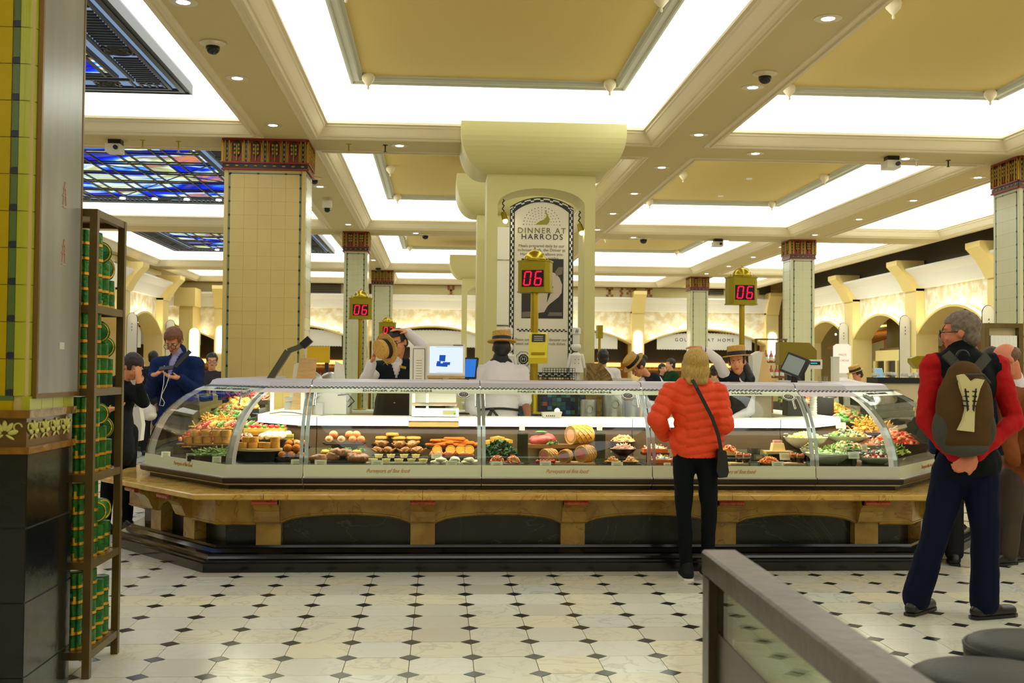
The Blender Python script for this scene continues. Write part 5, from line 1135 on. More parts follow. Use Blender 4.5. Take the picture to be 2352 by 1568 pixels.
# section 3
c = P(792, 1017, 8.75); sup(c, .34, .13, 'tray', 'black tray of orange coated eggs in the second case', M_plate, cat='tray')
M_salc = mat('salmon_coating', (232, 140, 84), .45, var=.1, vscale=40)
for k, (x, h_) in enumerate(((756, 1), (784, 1), (810, 0), (829, 0))): p = P(x, 1016, 8.72); p.z = c.z; sball(p, .033, 'salmon coated egg on the black tray, %s from the left in front' % ORD[k], 'salmon coated eggs', M_salc, bool(h_))
for k, (x) in enumerate((766, 803, 818)): p = P(x, 1004, 8.78); p.z = c.z+.03; sball(p, .036, 'salmon coated egg on the black tray, %s in the rear row' % ORD[k], 'salmon coated eggs', M_salc)
c = P(777, 1058, 8.5); sup(c, .40, .16, 'serving_board', 'grey slate under the roast meat pieces', M_plate)
def lump(c, sz, lab, m, g, nmn='roast_piece', cat='meat', rz=0, seed=0, smooth=True):
    mb = MB().ball((0, 0, 0), (1, 1, 1), 14, 9); v = []
    R = Matrix.Rotation(rz, 3, 'Z')
    for p in mb.v:
        p = Vector(p); n_ = noise.noise(p*1.6+Vector((seed*7.3, seed*1.7, 0)))*.35+noise.noise(p*4+Vector((seed, 0, 3)))*.12; p = p*(1+n_); p = Vector((p.x*sz[0], p.y*sz[1], max(-.55, p.z)*sz[2]+.5*sz[2])); v.append(R @ p+c)
    mb.v = v; return item(nmn, lab, cat, c, [('flesh', mb, m)], g)
for k, (x, dy, dz, w_) in enumerate(((734, -.03, 0, .075), (762, .0, .01, .06), (790, .03, .035, .07), (770, .02, .04, .055), (808, 0, .01, .06), (826, -.03, 0, .05), (812, -.04, 0, .05), (835, .02, 0, .045))):
    p = P(x, 1055, 8.5+dy); p.z = c.z+dz; lump(p, (w_, .035, .035), 'roast meat piece on the grey slate, %s from the left' % ORD[k], M_meat, 'roast meat pieces', seed=k, rz=random.uniform(-.5, .5))
for k, x in enumerate((750, 792, 822)):
    p = P(x, 1037, 8.62); p.z = c.z+.045; lump(p, (.045, .03, .022), 'orange roast slice with a green sprig, %s from the left' % ORD[k], M_orng, 'orange slices under sprigs', 'roast_slice', 'food', seed=20+k); heap(p+Vector((.02, 0, .018)), .028, .02, .018, 26, [mat('sprig_green', (96, 160, 50), .5)], 'leaf', .014, 'herb_sprig', 'green herb sprig on the orange roast slices, %s from the left' % ORD[k], 'herb')
# burger buns / pies back
M_bun = mat('golden_crust', (232, 170, 70), .5, var=.3, vscale=30)
c = P(915, 1018, 8.9); sup(c, .42, .16, 'serving_board', 'low black stand under the golden round pies', M_plate)
k = 0
for row, xs_, z_ in ((0, (876, 916, 950), 0), (1, (877, 915, 950), .03), (2, (901,), .058)):
    for x in xs_:
        p = P(x, 1016, 8.9); p.z = c.z+z_; r_ = .060 if row == 1 and x != 877 else .052
        item('flat_pie', 'flat golden topped pie behind the quails, %s one in the %s layer' % (ORD[xs_.index(x)], ['bottom', 'middle', 'top'][row]), 'pie', p, [('pastry', MB().lathe([(r_*.8, 0), (r_, .008), (r_, .018), (r_*.9, .026), (.001, .028)], p, 18), M_bun, 'a'), ('filling', MB().lathe([(r_*.6, .0275), (.001, .030)], p, 14), M_orr, 'a')], 'flat golden pies'); k += 1
c = P(912, 1042, 8.62); sup(c, .38, .16, 'serving_board', 'dark board under the roast quails', M_plate)
M_quail = mat('roast_quail', (196, 130, 70), .35, var=.4, vscale=25, bump=.3)
for k, (x, y, dz) in enumerate(((870, 1040, 0), (893, 1040, 0), (876, 1020, .045), (915, 1022, .04), (928, 1040, .0), (952, 1038, 0), (945, 1022, .045), (962, 1040, 0))):
    p = P(x, 1040, 8.62+(.03 if dz else 0)); p.z = c.z+dz; q = Vector((math.cos(k*1.3), .2, 0)); t = item('roast_quail', 'small roast quail on the dark board, %s %s' % (ORD[k], 'from the left'), 'poultry', p, [('body', MB().ball(p+Vector((0, 0, .028)), (.048, .036, .028), 12, 8, Matrix.Rotation(k*.7, 3, 'Z') @ Matrix.Rotation(.4, 3, 'Y')), M_quail), ('leg', MB().cap(p+Vector((.02, -.03, .02)), p+Vector((.055, -.045, .045)), .012, .005, 8), M_quail), ('leg', MB().cap(p+Vector((-.02, -.03, .02)), p+Vector((-.05, -.045, .04)), .012, .005, 8), M_quail)], 'roast quails')
c = P(910, 1061, 8.45); sup(c, .45, .15, 'serving_board', 'pale board under the small quiches', mat('grey_board', (150, 145, 125), .5))
def quiche(p, lab, g, w_=.048, sq=True):
    n = 4 if sq else 16; a0_ = PI/4 if sq else 0; Q = Matrix.Rotation(a0_, 3, 'Z'); k_ = 1.3 if sq else 1
    item('quiche', lab, 'quiche', p, [('pastry', MB().lathe([(w_*.75*k_, 0), (w_*k_, .026), (w_*.9*k_, .026), (w_*.88*k_, .02)], p, n, Q), mat('pale_pastry', (232, 214, 160), .6), False), ('filling', MB().lathe([(w_*.9*k_, .019), (w_*.5*k_, .026), (.001, .028)], p, n, Q), M_cheese, False), ('topping', MB().ball(p+Vector((0, 0, .026)), (w_*.4, w_*.3, .006), 8, 5), M_greens)], g)
for k, x in enumerate((857, 887, 916, 945, 972)): p = P(x, 1061, 8.44); p.z = c.z; quiche(p, 'small quiche in the front row, %s from the left' % ORD[k], 'small quiches', .036 if k not in (1, 3) else .034, k in (1, 3))
for k, x in enumerate((870, 898, 928, 955)): p = P(x, 1052, 8.5); p.z = c.z+.029; quiche(p, 'small quiche in the upper row, %s from the left' % ORD[k], 'small quiches', .034)
# breaded fillets and salmon with orange slices
c = P(1037, 1026, 8.85); sup(c, .40, .15, 'tray', 'black plate under the breaded fillets', M_plate, cat='tray')
for k, (x, dz) in enumerate(((1000, 0), (1018, .015), (1036, .03), (1030, .0), (1052, .025), (1066, .012), (1048, .0), (1080, 0), (1012, .03), (1044, .045))):
    p = P(x, 1024, 8.85); p.z = c.z+dz+.005; a = random.uniform(-.4, .4); q = Vector((math.cos(a)*.075, math.sin(a)*.05, random.uniform(-.01, .0))); item('breaded_fillet', 'orange breaded fillet in the pile on the black plate, %s from the left' % ORD[k], 'fillet', p, [('crumb', MB().cap(p-q+Vector((0, 0, .01)), p+q*.9+Vector((0, 0, .014)), .012, .02, 10), M_breaded)], 'breaded fillets')
c = P(1038, 1047, 8.62); sup(c, .37, .16, 'tray', 'dark plate under the salmon with orange slices', M_plate, cat='tray')
for k, (x, w_) in enumerate(((1004, .06), (1034, .05), (1067, .075))): p = P(x, 1046, 8.6); p.z = c.z; lump(p, (w_, .045, .03), 'salmon piece under orange slices, %s from the left' % ORD[k], M_salm, 'salmon pieces', 'salmon_fillet', 'fish', seed=40+k)
for k, x in enumerate((1004, 1035, 1058, 1078)):
    p = P(x, 1033, 8.58); Q = Matrix.Rotation(PI/2-.5, 3, 'X'); n_ = MB()
    item('orange_slice', 'round orange slice on the salmon, %s from the left' % ORD[k], 'fruit', p, [('rind', MB().torus(p, .036, .004, Q, 20, 6), M_orr), ('flesh', MB().lathe([(.001, -.002), (.034, -.002), (.034, .002), (.001, .002)], p, 20, Q), M_orng, False)], 'orange slices')
c = P(1040, 1066, 8.42); sup(c, .37, .14, 'serving_board', 'dark slate under the pale dumplings', M_plate)
for k, (x, dz) in enumerate(((1000, 0), (1022, 0), (1046, .0), (1072, 0), (1092, 0), (1012, .02), (1044, .025), (1078, .022))): p = P(x, 1065, 8.42); p.z = c.z+dz; lump(p, (.04, .035, .022), 'pale dumpling on the dark slate, %s of the heap' % ORD[k], M_dump, 'pale dumplings', 'dumpling', 'dumpling', seed=60+k)
# section 4
c = P(1143, 1020, 8.9); sup(c, .22, .14, 'serving_board', 'black stand under the golden pastries behind the kale', M_plate)
for k, (x, dz, a) in enumerate(((1124, 0, 0), (1142, .03, .4), (1160, .01, -.3))):
    p = P(x, 1019, 8.9); p.z = c.z+dz; item('pastry_triangle', 'golden folded pastry above the kale, %s from the left' % ORD[k], 'pastry', p, [('pastry', MB().prism([p+Vector((-.06, -.03, .002)), p+Vector((.06, -.04, .002)), p+Vector((.01, .05, .01)), ], (0, 0, .026)), M_bun, False)], 'golden folded pastries')
c = P(1146, 1046, 8.68); sup(c, .24, .16, 'serving_board', 'black round stand under the kale', M_plate, round_=True); heap(c, .125, .09, .10, 420, [M_kale, mat('kale_light', (40, 92, 34), .6)], 'leaf', .024, 'kale_bunch', 'dark green curly kale in the central case', 'kale')
c = P(1163, 1063, 8.42); sup(c, .27, .13, 'serving_board', 'grey slate under the pasta nests', mat('grey_slate', (110, 116, 120), .4), round_=True)
for k, x in enumerate((1142, 1178)): p = P(x, 1061, 8.42); p.z = c.z; heap(p, .05, .045, .05, 60, [M_pasta, M_tom, mat('pasta_pale', (232, 190, 120), .5)], 'ring', .016, 'pasta_nest', 'nest of red and cream pasta on the grey slate, %s' % ['left', 'right'][k], 'pasta')
# menu holders
for k, (x, n_) in enumerate(((1200, 'left'), (1378, 'right'))):
    a = P(x, 1062, 8.5); b = P(x, 994, 8.5); a.z = DECK; w_ = .042; t = thing('menu_holder', 'tall dark menu card in an acrylic stand, %s of the wellingtons' % n_, 'menu holder', a)
    obj('acrylic_sleeve', MB().box(a.x-w_, a.x+w_, a.y-.006, a.y-.003, a.z+.004, b.z).box(a.x-w_, a.x+w_, a.y+.004, a.y+.007, a.z+.004, b.z), M_acry, t); obj('card', MB().box(a.x-w_+.004, a.x+w_-.004, a.y-.001, a.y+.001, a.z+.03, b.z-.012), mat('dark_menu', (62, 58, 44), .5), t); obj('base', MB().box(a.x-w_-.01, a.x+w_+.01, a.y-.04, a.y+.04, a.z, a.z+.004), M_acry, t)
    p = P(x-1, 988, 8.9); t = thing('ticket_clip', 'small cream price ticket clipped under the lit ledge, %s' % n_, 'label', p); obj('ticket', MB().box(p.x-.022, p.x+.022, p.y-.002, p.y+.002, p.z, p.z+.052), M_paper, t); obj('clip', MB().box(p.x-.03, p.x-.012, p.y-.006, p.y+.006, p.z-.012, p.z), M_black, t)
# beef joint, wellingtons
c = P(1280, 1019, 8.85); sup(c, .49, .17, 'serving_board', 'raised wooden board under the raw beef joint and the big wellington half', M_wood, th_=.03)
p = P(1248, 1018, 8.85); p.z = c.z; t = lump(p, (.105, .06, .055), 'pink raw beef joint with herbs on the raised wooden board', M_raw, None, 'beef_joint', 'meat', seed=81)
obj('herb_topping', MB().ball(p+Vector((-.02, -.01, .095)), (.05, .03, .01), 10, 6), M_greens, t, True); heap(p+Vector((.06, -.06, 0)), .05, .02, .022, 40, [M_greens, M_kale], 'leaf', .014, 'herb_garnish', 'green herbs in front of the raw beef joint', 'herb')
def wellington(c, r, L, ang, lab, fm, upz=1.0):
    d = Vector((math.cos(ang), math.sin(ang), 0)); Q = Vector((0, 0, 1)).rotation_difference(d).to_matrix(); S = Matrix.Diagonal(Vector((1, 1, 1)))
    cc = c+Vector((0, 0, r*.95)); t = thing('beef_wellington', lab, 'wellington', c); n = 22
    prof = [(r*.93, 0), (r, r*.08)]+[(r*1.0, L*.55)]+[(r*math.cos(a), L*.75+r*.7*math.sin(a)) for a in (0, .4, .8, 1.2)]+[(.001, L*.75+r*.7)]
    obj('pastry', MB().lathe(prof, cc, n, Q), M_bun, t, 'a'); lt = MB()
    for s in (-1, 1):
        for k in range(10):
            pts = [cc+Q @ Vector((r*1.01*math.cos(2*PI*k/10+s*q*.32), r*1.01*math.sin(2*PI*k/10+s*q*.32), L*.06+q*L*.115)) for q in range(7)]; lt.tube(pts, r*.05, 5)
    obj('lattice', lt, M_crust, t, True); obj('pastry_rim', MB().torus(cc, r*.93, r*.07, Q, 24, 6), M_crust, t, True)
    obj('filling', MB().lathe([(.001, -.004), (r*.80, -.002), (r*.80, .003)], cc, n, Q), fm, t); obj('mushroom_layer', MB().lathe([(r*.78, -.0025), (r*.9, -.001), (r*.9, .003)], cc, n, Q), mat('duxelles', (150, 120, 66), .6), t)
    return t
p = P(1318, 1019, 8.83); p.z = c.z; wellington(p+Vector((-.03, -.04, 0)), .078, .22, .55, 'big pale salmon wellington half on the raised wooden board', mat('pale_salmon', (228, 150, 110), .45))
c = P(1303, 1061, 8.48); sup(c, .41, .17, 'serving_board', 'thick pale wooden board under the beef wellingtons', M_woodl, th_=.035)
for k, (x, r_, an, dz, Y_) in enumerate(((1250, .053, .75, 0, 8.44), (1295, .050, 1.2, 0, 8.42), (1335, .066, .8, 0, 8.45))): p = P(x, 1058, Y_); p.z = c.z; wellington(p, r_, .13 if k < 2 else .14, an, 'lattice beef wellington with pink centre, %s from the left' % ORD[k], M_pink)
c2 = P(1253, 1058, 8.37); c2.z = c.z
for k in range(6): p = c2+Vector((-.062+.025*k, -.0+.008*(k % 2), 0)); item('cherry_tomato', 'cherry tomato in front of the wellingtons, %s from the left' % ORD[k], 'tomato', p, [('skin', MB().ball(p+Vector((0, 0, .014)), .014, 12, 8), M_tom), ('stalk', MB().cap(p+Vector((0, 0, .027)), p+Vector((.004, 0, .034)), .002, .001, 5), M_greens)], 'cherry tomatoes')
# bowls right of menu holder
c = P(1431, 1040, 8.7); bowl(Vector((c.x, c.y, c.z-.02)), .105, .055, M_plate, 'black_bowl', 'wide lower black bowl of pink salad'); heap(Vector((c.x, c.y, c.z+.025)), .09, .07, .035, 120, [M_pinkf, mat('beige_shred', (226, 196, 166), .6)], 'stick', .012, 'pink_salad', 'shredded pink salad in the lower black bowl', 'salad')
c = P(1431, 1023, 8.9); bowl(Vector((c.x, c.y, c.z)), .105, .035, M_plate, 'black_bowl', 'wide upper black bowl of golden bites'); heap(Vector((c.x, c.y, c.z+.03)), .092, .07, .045, 70, [M_shrimp], 'chunk', .02, 'golden_bites', 'pile of golden bites in the upper black bowl', 'snack')
c = P(1428, 1063, 8.42); sup(c, .28, .13, 'serving_board', 'black slate under the two open tartlets', M_plate)
for k, x in enumerate((1407, 1449)): p = P(x, 1062, 8.42); p.z = c.z; item('open_tartlet', 'open tartlet heaped with orange filling, %s' % ['left', 'right'][k], 'tart', p, [('pastry', MB().lathe([(.04, 0), (.066, .014), (.06, .016), (.04, .01)], p, 16, Matrix.Diagonal(Vector((1, .6, 1)))), M_bun, 'a')]); heap(p+Vector((0, 0, .01)), .045, .03, .035, 40, [M_pasta, M_salm, M_cheese], 'chunk', .013, 'tart_filling', 'orange filling heaped on the %s open tartlet' % ['left', 'right'][k])
# floral salmon blocks
for k, (x, y, Y_, w_) in enumerate(((1500, 1038, 8.72, .19), (1514, 1063, 8.48, .18))):
    c = P(x+4, y, Y_); sup(c, w_+.02, .12, 'serving_board', 'dark red block under the flower topped salmon, %s' % ['upper', 'lower'][k], mat('oxblood_board', (90, 40, 26), .5), th_=.02); item('salmon_terrine', 'orange salmon terrine slab with edible flowers, %s' % ['upper', 'lower'][k], 'fish', c, [('slab', MB().box(c.x-w_/2, c.x+w_/2, c.y-.05, c.y+.05, c.z, c.z+.028), M_carrot, False)]); heap(Vector((c.x, c.y-.01, c.z+.028)), w_*.45, .04, .028, 70, [M_eggw, M_purple, M_yelp, M_greens, M_salm], 'leaf', .015, 'edible_flowers', 'edible flowers on the %s salmon terrine' % ['upper', 'lower'][k], 'flowers')
# section 5
c = P(1674, 1037, 8.6); sup(c, .15, .11, 'serving_board', 'small wooden board under the tomato tart right of the customer', M_woodl, th_=.025); heap(c, .06, .045, .045, 60, [M_orr, M_tom, M_cheese], 'chunk', .015, 'tomato_pastry', 'tomato topped pastry just right of the customer', 'pastry')
c = P(1704, 1062, 8.45); sup(c, .21, .13, 'serving_board', 'wooden board under the left mousse cups', M_woodl, th_=.03); c2 = P(1828, 1062, 8.45); sup(c2, .21, .13, 'serving_board', 'wooden board under the right mousse cups', M_woodl, th_=.03)
M_mous = mat('mousse_beige', (214, 170, 110), .5); k = 0
for x, cc, dy in ((1698, c, .04), (1715, c, -.02), (1823, c2, .04), (1838, c2, -.02)):
    p = P(x, 1060, 8.45+dy); p.z = cc.z; item('mousse_cup', 'clear cup of layered orange and green mousse, %s from the left' % ORD[k], 'cup', p, [('cup', MB().lathe([(.026, 0), (.036, .072), (.035, .072), (.025, .003)], p, 18), M_glass2), ('green_layer', MB().lathe([(.024, .004), (.0275, .024), (.001, .024)], p, 16), M_greens, 'a'), ('beige_layer', MB().lathe([(.0275, .024), (.0325, .05), (.001, .05)], p, 16), M_mous, 'a'), ('orange_layer', MB().lathe([(.0325, .05), (.034, .06), (.001, .066)], p, 16), M_carrot, 'a')], 'mousse cups'); k += 1
c = P(1766, 1063, 8.42); sup(c, .19, .1, 'tray', 'black plate under the orange carrot salad', M_plate, cat='tray'); heap(c, .085, .045, .04, 90, [M_carrot, M_orr], 'chunk', .014, 'carrot_salad', 'bright orange carrot salad between the mousse cups', 'salad')
c = P(1786, 1035, 8.75); sup(c, .22, .13, 'serving_board', 'wooden board under the tall savoury slice', M_woodl, th_=.022); item('savoury_slice', 'tall pale savoury slice topped with a pink cube', 'cake', c, [('block', MB().prism([c+Vector((-.055, -.035, 0)), c+Vector((.055, -.035, 0)), c+Vector((.042, -.03, .062)), c+Vector((-.042, -.03, .062))], (0, .07, 0)), M_lard, False), ('pink_cube', MB().box(c.x-.033, c.x+.033, c.y-.02, c.y+.03, c.z+.062, c.z+.085), M_pinkf, False)])
c = P(1731, 1038, 8.8); c.z = DECK; item('glass_jar', 'dark glass jar at the back of the case right of the customer', 'jar', c, [('jar', MB().lathe([(.05, 0), (.052, .09), (.05, .1), (.001, .1)], c, 18), mat('dark_jar', (50, 50, 44), .15), 'a')])
# white bowls
def wbowl(x, yt, yb, Y_, wpx, lab, mats_, kind, s, n=130, flab='', h_=None):
    a = P(x, yb, Y_); top = P(x, yt, Y_); r_ = pw(wpx, Y_)/2; z0 = max(a.z, DECK) if True else a.z; hh = top.z-z0
    bowl(Vector((a.x, a.y, z0)), r_, hh, M_bowlw, 'salad_bowl', lab, foot=True); heap(Vector((a.x, a.y, z0+hh*.82)), r_*.84, r_*.8, .05, n, mats_, kind, s, 'salad', flab, 'salad')
M_cuc = mat('cucumber', (150, 190, 110), .4); M_past = mat('pale_pasta', (232, 216, 140), .5); M_aub = mat('dark_aubergine', (44, 40, 30), .4); M_ham = mat('ham_pink', (226, 150, 120), .5)
wbowl(1850, 1003, 1030, 8.86, 102, 'white bowl of pale pasta at the back, leftmost of the white bowls', [M_past, M_cheese], 'chunk', .018, flab='pale pasta salad in the leftmost rear white bowl')
wbowl(1862, 1030, 1047, 8.66, 50, 'small white bowl of dark salad', [M_aub, M_greens, M_bun], 'chunk', .014, 60, flab='dark green salad in the small white bowl')
wbowl(1946, 1000, 1018, 8.92, 110, 'white bowl of orange and green salad at the back of the narrow right case', [M_greens, M_orr, M_aub, M_past], 'chunk', .02, flab='orange and green salad at the back of the narrow right case')
wbowl(1945, 1028, 1040, 8.66, 105, 'wide white bowl of sandwiches and leaves', [M_greens, M_ham, M_past, M_kale], 'chunk', .018, flab='ham and leaf salad in the wide white bowl')
wbowl(1995, 1020, 1036, 8.80, 72, 'white bowl of pink salad near the right corner', [M_ham, M_eggw, M_pinkf], 'leaf', .024, flab='pink and white salad near the right corner')
wbowl(1902, 1040, 1073, 8.45, 104, 'large white bowl of cucumber salad in front', [M_cuc, M_greens, M_past], 'leaf', .024, flab='cucumber salad in the large front bowl')
wbowl(2010, 1048, 1070, 8.48, 88, 'large white bowl of tomato salad at the right corner', [M_tom, M_eggw, M_greens, M_kale], 'chunk', .016, flab='tomato and cucumber salad at the right corner')
for k, (a, b, Y_) in enumerate((((1838, 1024), (1872, 1037), 8.5), ((1940, 1027), (1975, 1040), 8.5), ((1845, 1000), (1805, 996), 8.8))):
    p = P(*a, Y_); q = P(*b, Y_-.05); t = thing('serving_spoon', 'steel serving spoon resting in the white bowls, %s' % ORD[k], 'spoon', q); obj('handle', MB().bar(p, q, .012, .003), M_steel, t); obj('bowl', MB().ball(q, (.022, .014, .006), 10, 6), M_steel, t, True)
# price labels
def card(x, yt, yb, Y_, wpx, lab, dark=False):
    a = P(x, yb, Y_); b = P(x, yt, Y_); w_ = pw(wpx, Y_)/2; t = thing('price_card', lab, 'price card', a); m = MB(); h = b.z-a.z
    m.prism([(a.x-w_, a.y, a.z), (a.x+w_, a.y, a.z), (a.x+w_, a.y+h*.25, b.z), (a.x-w_, a.y+h*.25, b.z)], (0, .004, 0)); obj('card', m, M_label_d if dark else M_paper, t)
    l = MB()
    for i in range(3):
        z_ = a.z+h*(.3+.2*i); l.box(a.x-w_*.6, a.x+w_*.6, a.y+(z_-a.z)*.25-.0015, a.y+(z_-a.z)*.25, z_, z_+h*.05)
    obj('printed_lines', l, M_paper if dark else mat('faint_ink', (160, 150, 110), .6), t); obj('foot', MB().box(a.x-.012, a.x+.012, a.y+.004, a.y+.03, min(a.z, DECK), a.z+.006), M_black, t)
for k, (x, yt, yb, Y_, w_, dk) in enumerate([(380, 1037, 1050, 8.9, 20, 0), (436, 1041, 1058, 8.6, 18, 0), (497, 1048, 1065, 8.45, 20, 0), (681, 1055, 1070, 8.32, 26, 0), (736, 1056, 1071, 8.28, 27, 0), (866, 1057, 1073, 8.28, 27, 0), (1003, 1042, 1053, 8.5, 25, 0), (1037, 1058, 1074, 8.28, 26, 0), (1141, 1060, 1075, 8.28, 27, 0), (1253, 1059, 1076, 8.28, 26, 0), (1418, 1061, 1076, 8.28, 27, 0), (1533, 1063, 1076, 8.28, 16, 0), (1733, 1061, 1077, 8.28, 27, 1), (1787, 1060, 1077, 8.28, 27, 0), (1744, 1044, 1056, 8.5, 24, 1), (1804, 1040, 1056, 8.5, 26, 0), (1864, 1060, 1076, 8.28, 26, 1), (1962, 1038, 1053, 8.3, 26, 0), (1986, 1022, 1037, 8.5, 14, 0), (1938, 1026, 1040, 8.5, 16, 0), (1932, 970, 984, 9.0, 24, 0)]):
    card(x, yt, yb, Y_, w_, '%s price card in the display cases, %s from the left' % ('dark green' if dk else 'cream', ORD[k] if k < 20 else 'last'), bool(dk))
# food in the returns (seen through the curved corner glass)
def rowfood(side, n):
    X0 = OUT[0].x if side == 'left' else OUT[5].x; s = 1 if side == 'left' else -1
    defs = [(M_tom, M_salm, 'chunk'), (M_bun, M_crust, 'stick'), (M_greens, M_meat, 'chunk'), (M_cheese, M_orr, 'chunk'), (M_meat, M_tom, 'stick'), (M_past, M_greens, 'chunk')]
    for k in range(n):
        y = 9.45+.55*k; c = Vector((X0+s*.42, y, DECK+.0)); c.z += .06+.07*min(k, 4); t = openbox(c, .46, .42, .045, 'black food tray in the %s return case, %s from the front' % (side, ORD[k])); obj('foot', MB().box(c.x-.2, c.x+.2, c.y-.18, c.y+.18, DECK, c.z), M_plate, t); d = defs[k]; heap(c+Vector((0, 0, .035)), .19, .17, .10, 90, [d[0], d[1]], d[2], .035, 'antipasti', 'heap of antipasti in the %s return case, %s from the front' % (side, ORD[k]), 'food')
rowfood('left', 5); rowfood('right', 6)
for k in range(7):   # fillets and skewers on the angled glass shelf, left corner
    p = Vector((-1.98+.075*k, 9.15+.03*k, 0.93)); 
shf = thing('glass_shelf', 'glass shelf with skewers and fillets inside the left corner case', 'shelf', (-1.75, 9.55, .92)); obj('pane', MB().prism([(-2.0, 9.3, .92), (-1.45, 9.3, .92), (-1.45, 9.9, .92), (-2.0, 9.9, .92)], (0, 0, .006)), M_acry, shf)
for k in range(9): p = Vector((-1.96+.06*k, 9.42, .928)); item('skewer', 'food skewer on the glass shelf in the left corner case, %s from the left' % ORD[k], 'skewer', p, [('stick', MB().cap(p+Vector((0, -.1, .02)), p+Vector((.02, .2, .05)), .003, .003, 5), M_woodl), ('pieces', MB().ball(p+Vector((0, -.05, .025)), .02, 8, 6).ball(p+Vector((.006, 0, .03)), .022, 8, 6).ball(p+Vector((.01, .05, .036)), .02, 8, 6).ball(p+Vector((.014, .1, .04)), .02, 8, 6), [M_tom, M_bun, M_greens, M_salm][k % 4])], 'food skewers')
c = P(2085, 1040, 9.0); openbox(Vector((3.72, 8.95, DECK)), .3, .22, .05, 'black tray of lettuce in the right corner case'); heap(Vector((3.72, 8.95, .76)), .13, .1, .07, 220, [M_greens, mat('lettuce_light', (190, 200, 90), .5)], 'leaf', .04, 'lettuce', 'pale green lettuce leaves in the right corner case', 'lettuce')
# ================================================================ equipment behind the glass
DIG = {'0': 'abcdef', '6': 'acdefg', '7': 'abc'}
M_led = emat('red_led', (255, 20, 50), 3.0); M_scr = mat('display_black', (42, 12, 30), .15)
def sign(txt, px, ytop, ybot, Y, rz, pole_bot, lab, pw_=.06):
    a = P(px, ytop, Y); b = P(px, ybot, Y); h = a.z-b.z; w_ = .26; t = thing('number_sign', lab, 'number sign', (b.x, Y, pole_bot)); R = Matrix.Rotation(rz, 3, 'Z'); c = Vector((b.x, Y, b.z))
    def q(x, y, z): return R @ Vector((x, y, z))+c
    out = [(-.13, -.09), (.13, -.09), (.17, -.04), (.17, .09), (-.17, .09), (-.17, -.04)]
    out = [(x*.86, y*.86) for x, y in out]
    bo = obj('box', MB().prism([q(x, y, .004) for x, y in out], (0, 0, h-.008)), M_brassd, t)
    for zz in (0, h-.008): obj('rim', MB().prism([q(x*1.05, y*1.05, zz) for x, y in out], (0, 0, .012)), M_brassd, t)
    obj('screen', MB().prism([q(-.10, -.0785, h*.17), q(.10, -.0785, h*.17), q(.10, -.0785, h*.70), q(-.10, -.0785, h*.70)], R @ Vector((0, -.003, 0))), M_scr, bo)
    sh, sw = h*.42, .055
    for i, ch in enumerate(txt):
        x0 = -.082+i*.098; z0 = h*.225; sl = .012; th_ = .011
        P6 = {'a': ((0, sh), (sw, sh)), 'b': ((sw, sh), (sw, sh/2)), 'c': ((sw, sh/2), (sw, 0)), 'd': ((0, 0), (sw, 0)), 'e': ((0, 0), (0, sh/2)), 'f': ((0, sh/2), (0, sh)), 'g': ((0, sh/2), (sw, sh/2))}
        m = MB()
        for s in DIG[ch]:
            (xa, za), (xb, zb_) = P6[s]; d = Vector((xb-xa, zb_-za)); L_ = d.length; d /= L_; g = .004
            A = q(x0+xa+d.x*g+sl*za/sh*1.2, -.083, z0+za+d.y*g); B = q(x0+xb-d.x*g+sl*zb_/sh*1.2, -.083, z0+zb_-d.y*g); m.bar(A, B, th_, .003, R @ Vector((0, -1, 0)))
        obj('digit', m, M_led, bo)
    obj('dome', MB().lathe([(.10*math.cos(x), .10*math.sin(x)) for x in [PI/2*i/8 for i in range(8)]]+[(.001, .10)], c+Vector((0, 0, h+.004)), 24), M_brass, t, True)
    obj('knob', MB().lathe([(.006, 0), (.006, .015), (.012, .02), (.001, .032)], c+Vector((0, 0, h+.1)), 12), M_brass, t, 'a'); hp = MB()
    hp.tube([q(-.12, -.0, h), q(-.12, -.0, h+.03)], .006, 6); hp.tube([q(.12, 0, h), q(.12, 0, h+.03)], .006, 6); obj('pins', hp, M_brass, t)
    obj('pole', MB().cyl((c.x, c.y, pole_bot), (c.x, c.y, c.z), pw_/2, None, 18), M_brass, t, 'a'); obj('foot', MB().lathe([(.09, 0), (.09, .012), (pw_/2, .02)], (c.x, c.y, pole_bot), 18), M_brass, t, 'a')
    return t
sign('06', 1228, 600, 672, 9.9, -.32, 1.045, 'brass number sign with red 06 on a pole in front of the arched pillar', .07)
sign('06', 1704, 637, 700, 10.9, .10, .9, 'brass number sign with red 06 at the right of the counter', .055)
sign('06', 828, 685, 733, 14.6, .05, .9, 'brass number sign with red 06 left, behind the man with the hat', .055)
sign('07', 890, 741, 772, 20.0, .2, 0, 'brass number sign with red 07 partly hidden behind the man with the hat')
# far turned signs
p = P(1377, 762, 17.0); t = thing('number_sign', 'far brass number sign seen edge-on right of the pillar', 'number sign', (p.x, p.y, 0)); obj('box', MB().box(p.x-.04, p.x+.04, p.y-.1, p.y+.1, p.z-.1, p.z+.1), M_brassd, t); obj('pole', MB().cyl((p.x, p.y, 0), (p.x, p.y, p.z-.1), .02), M_brass, t)
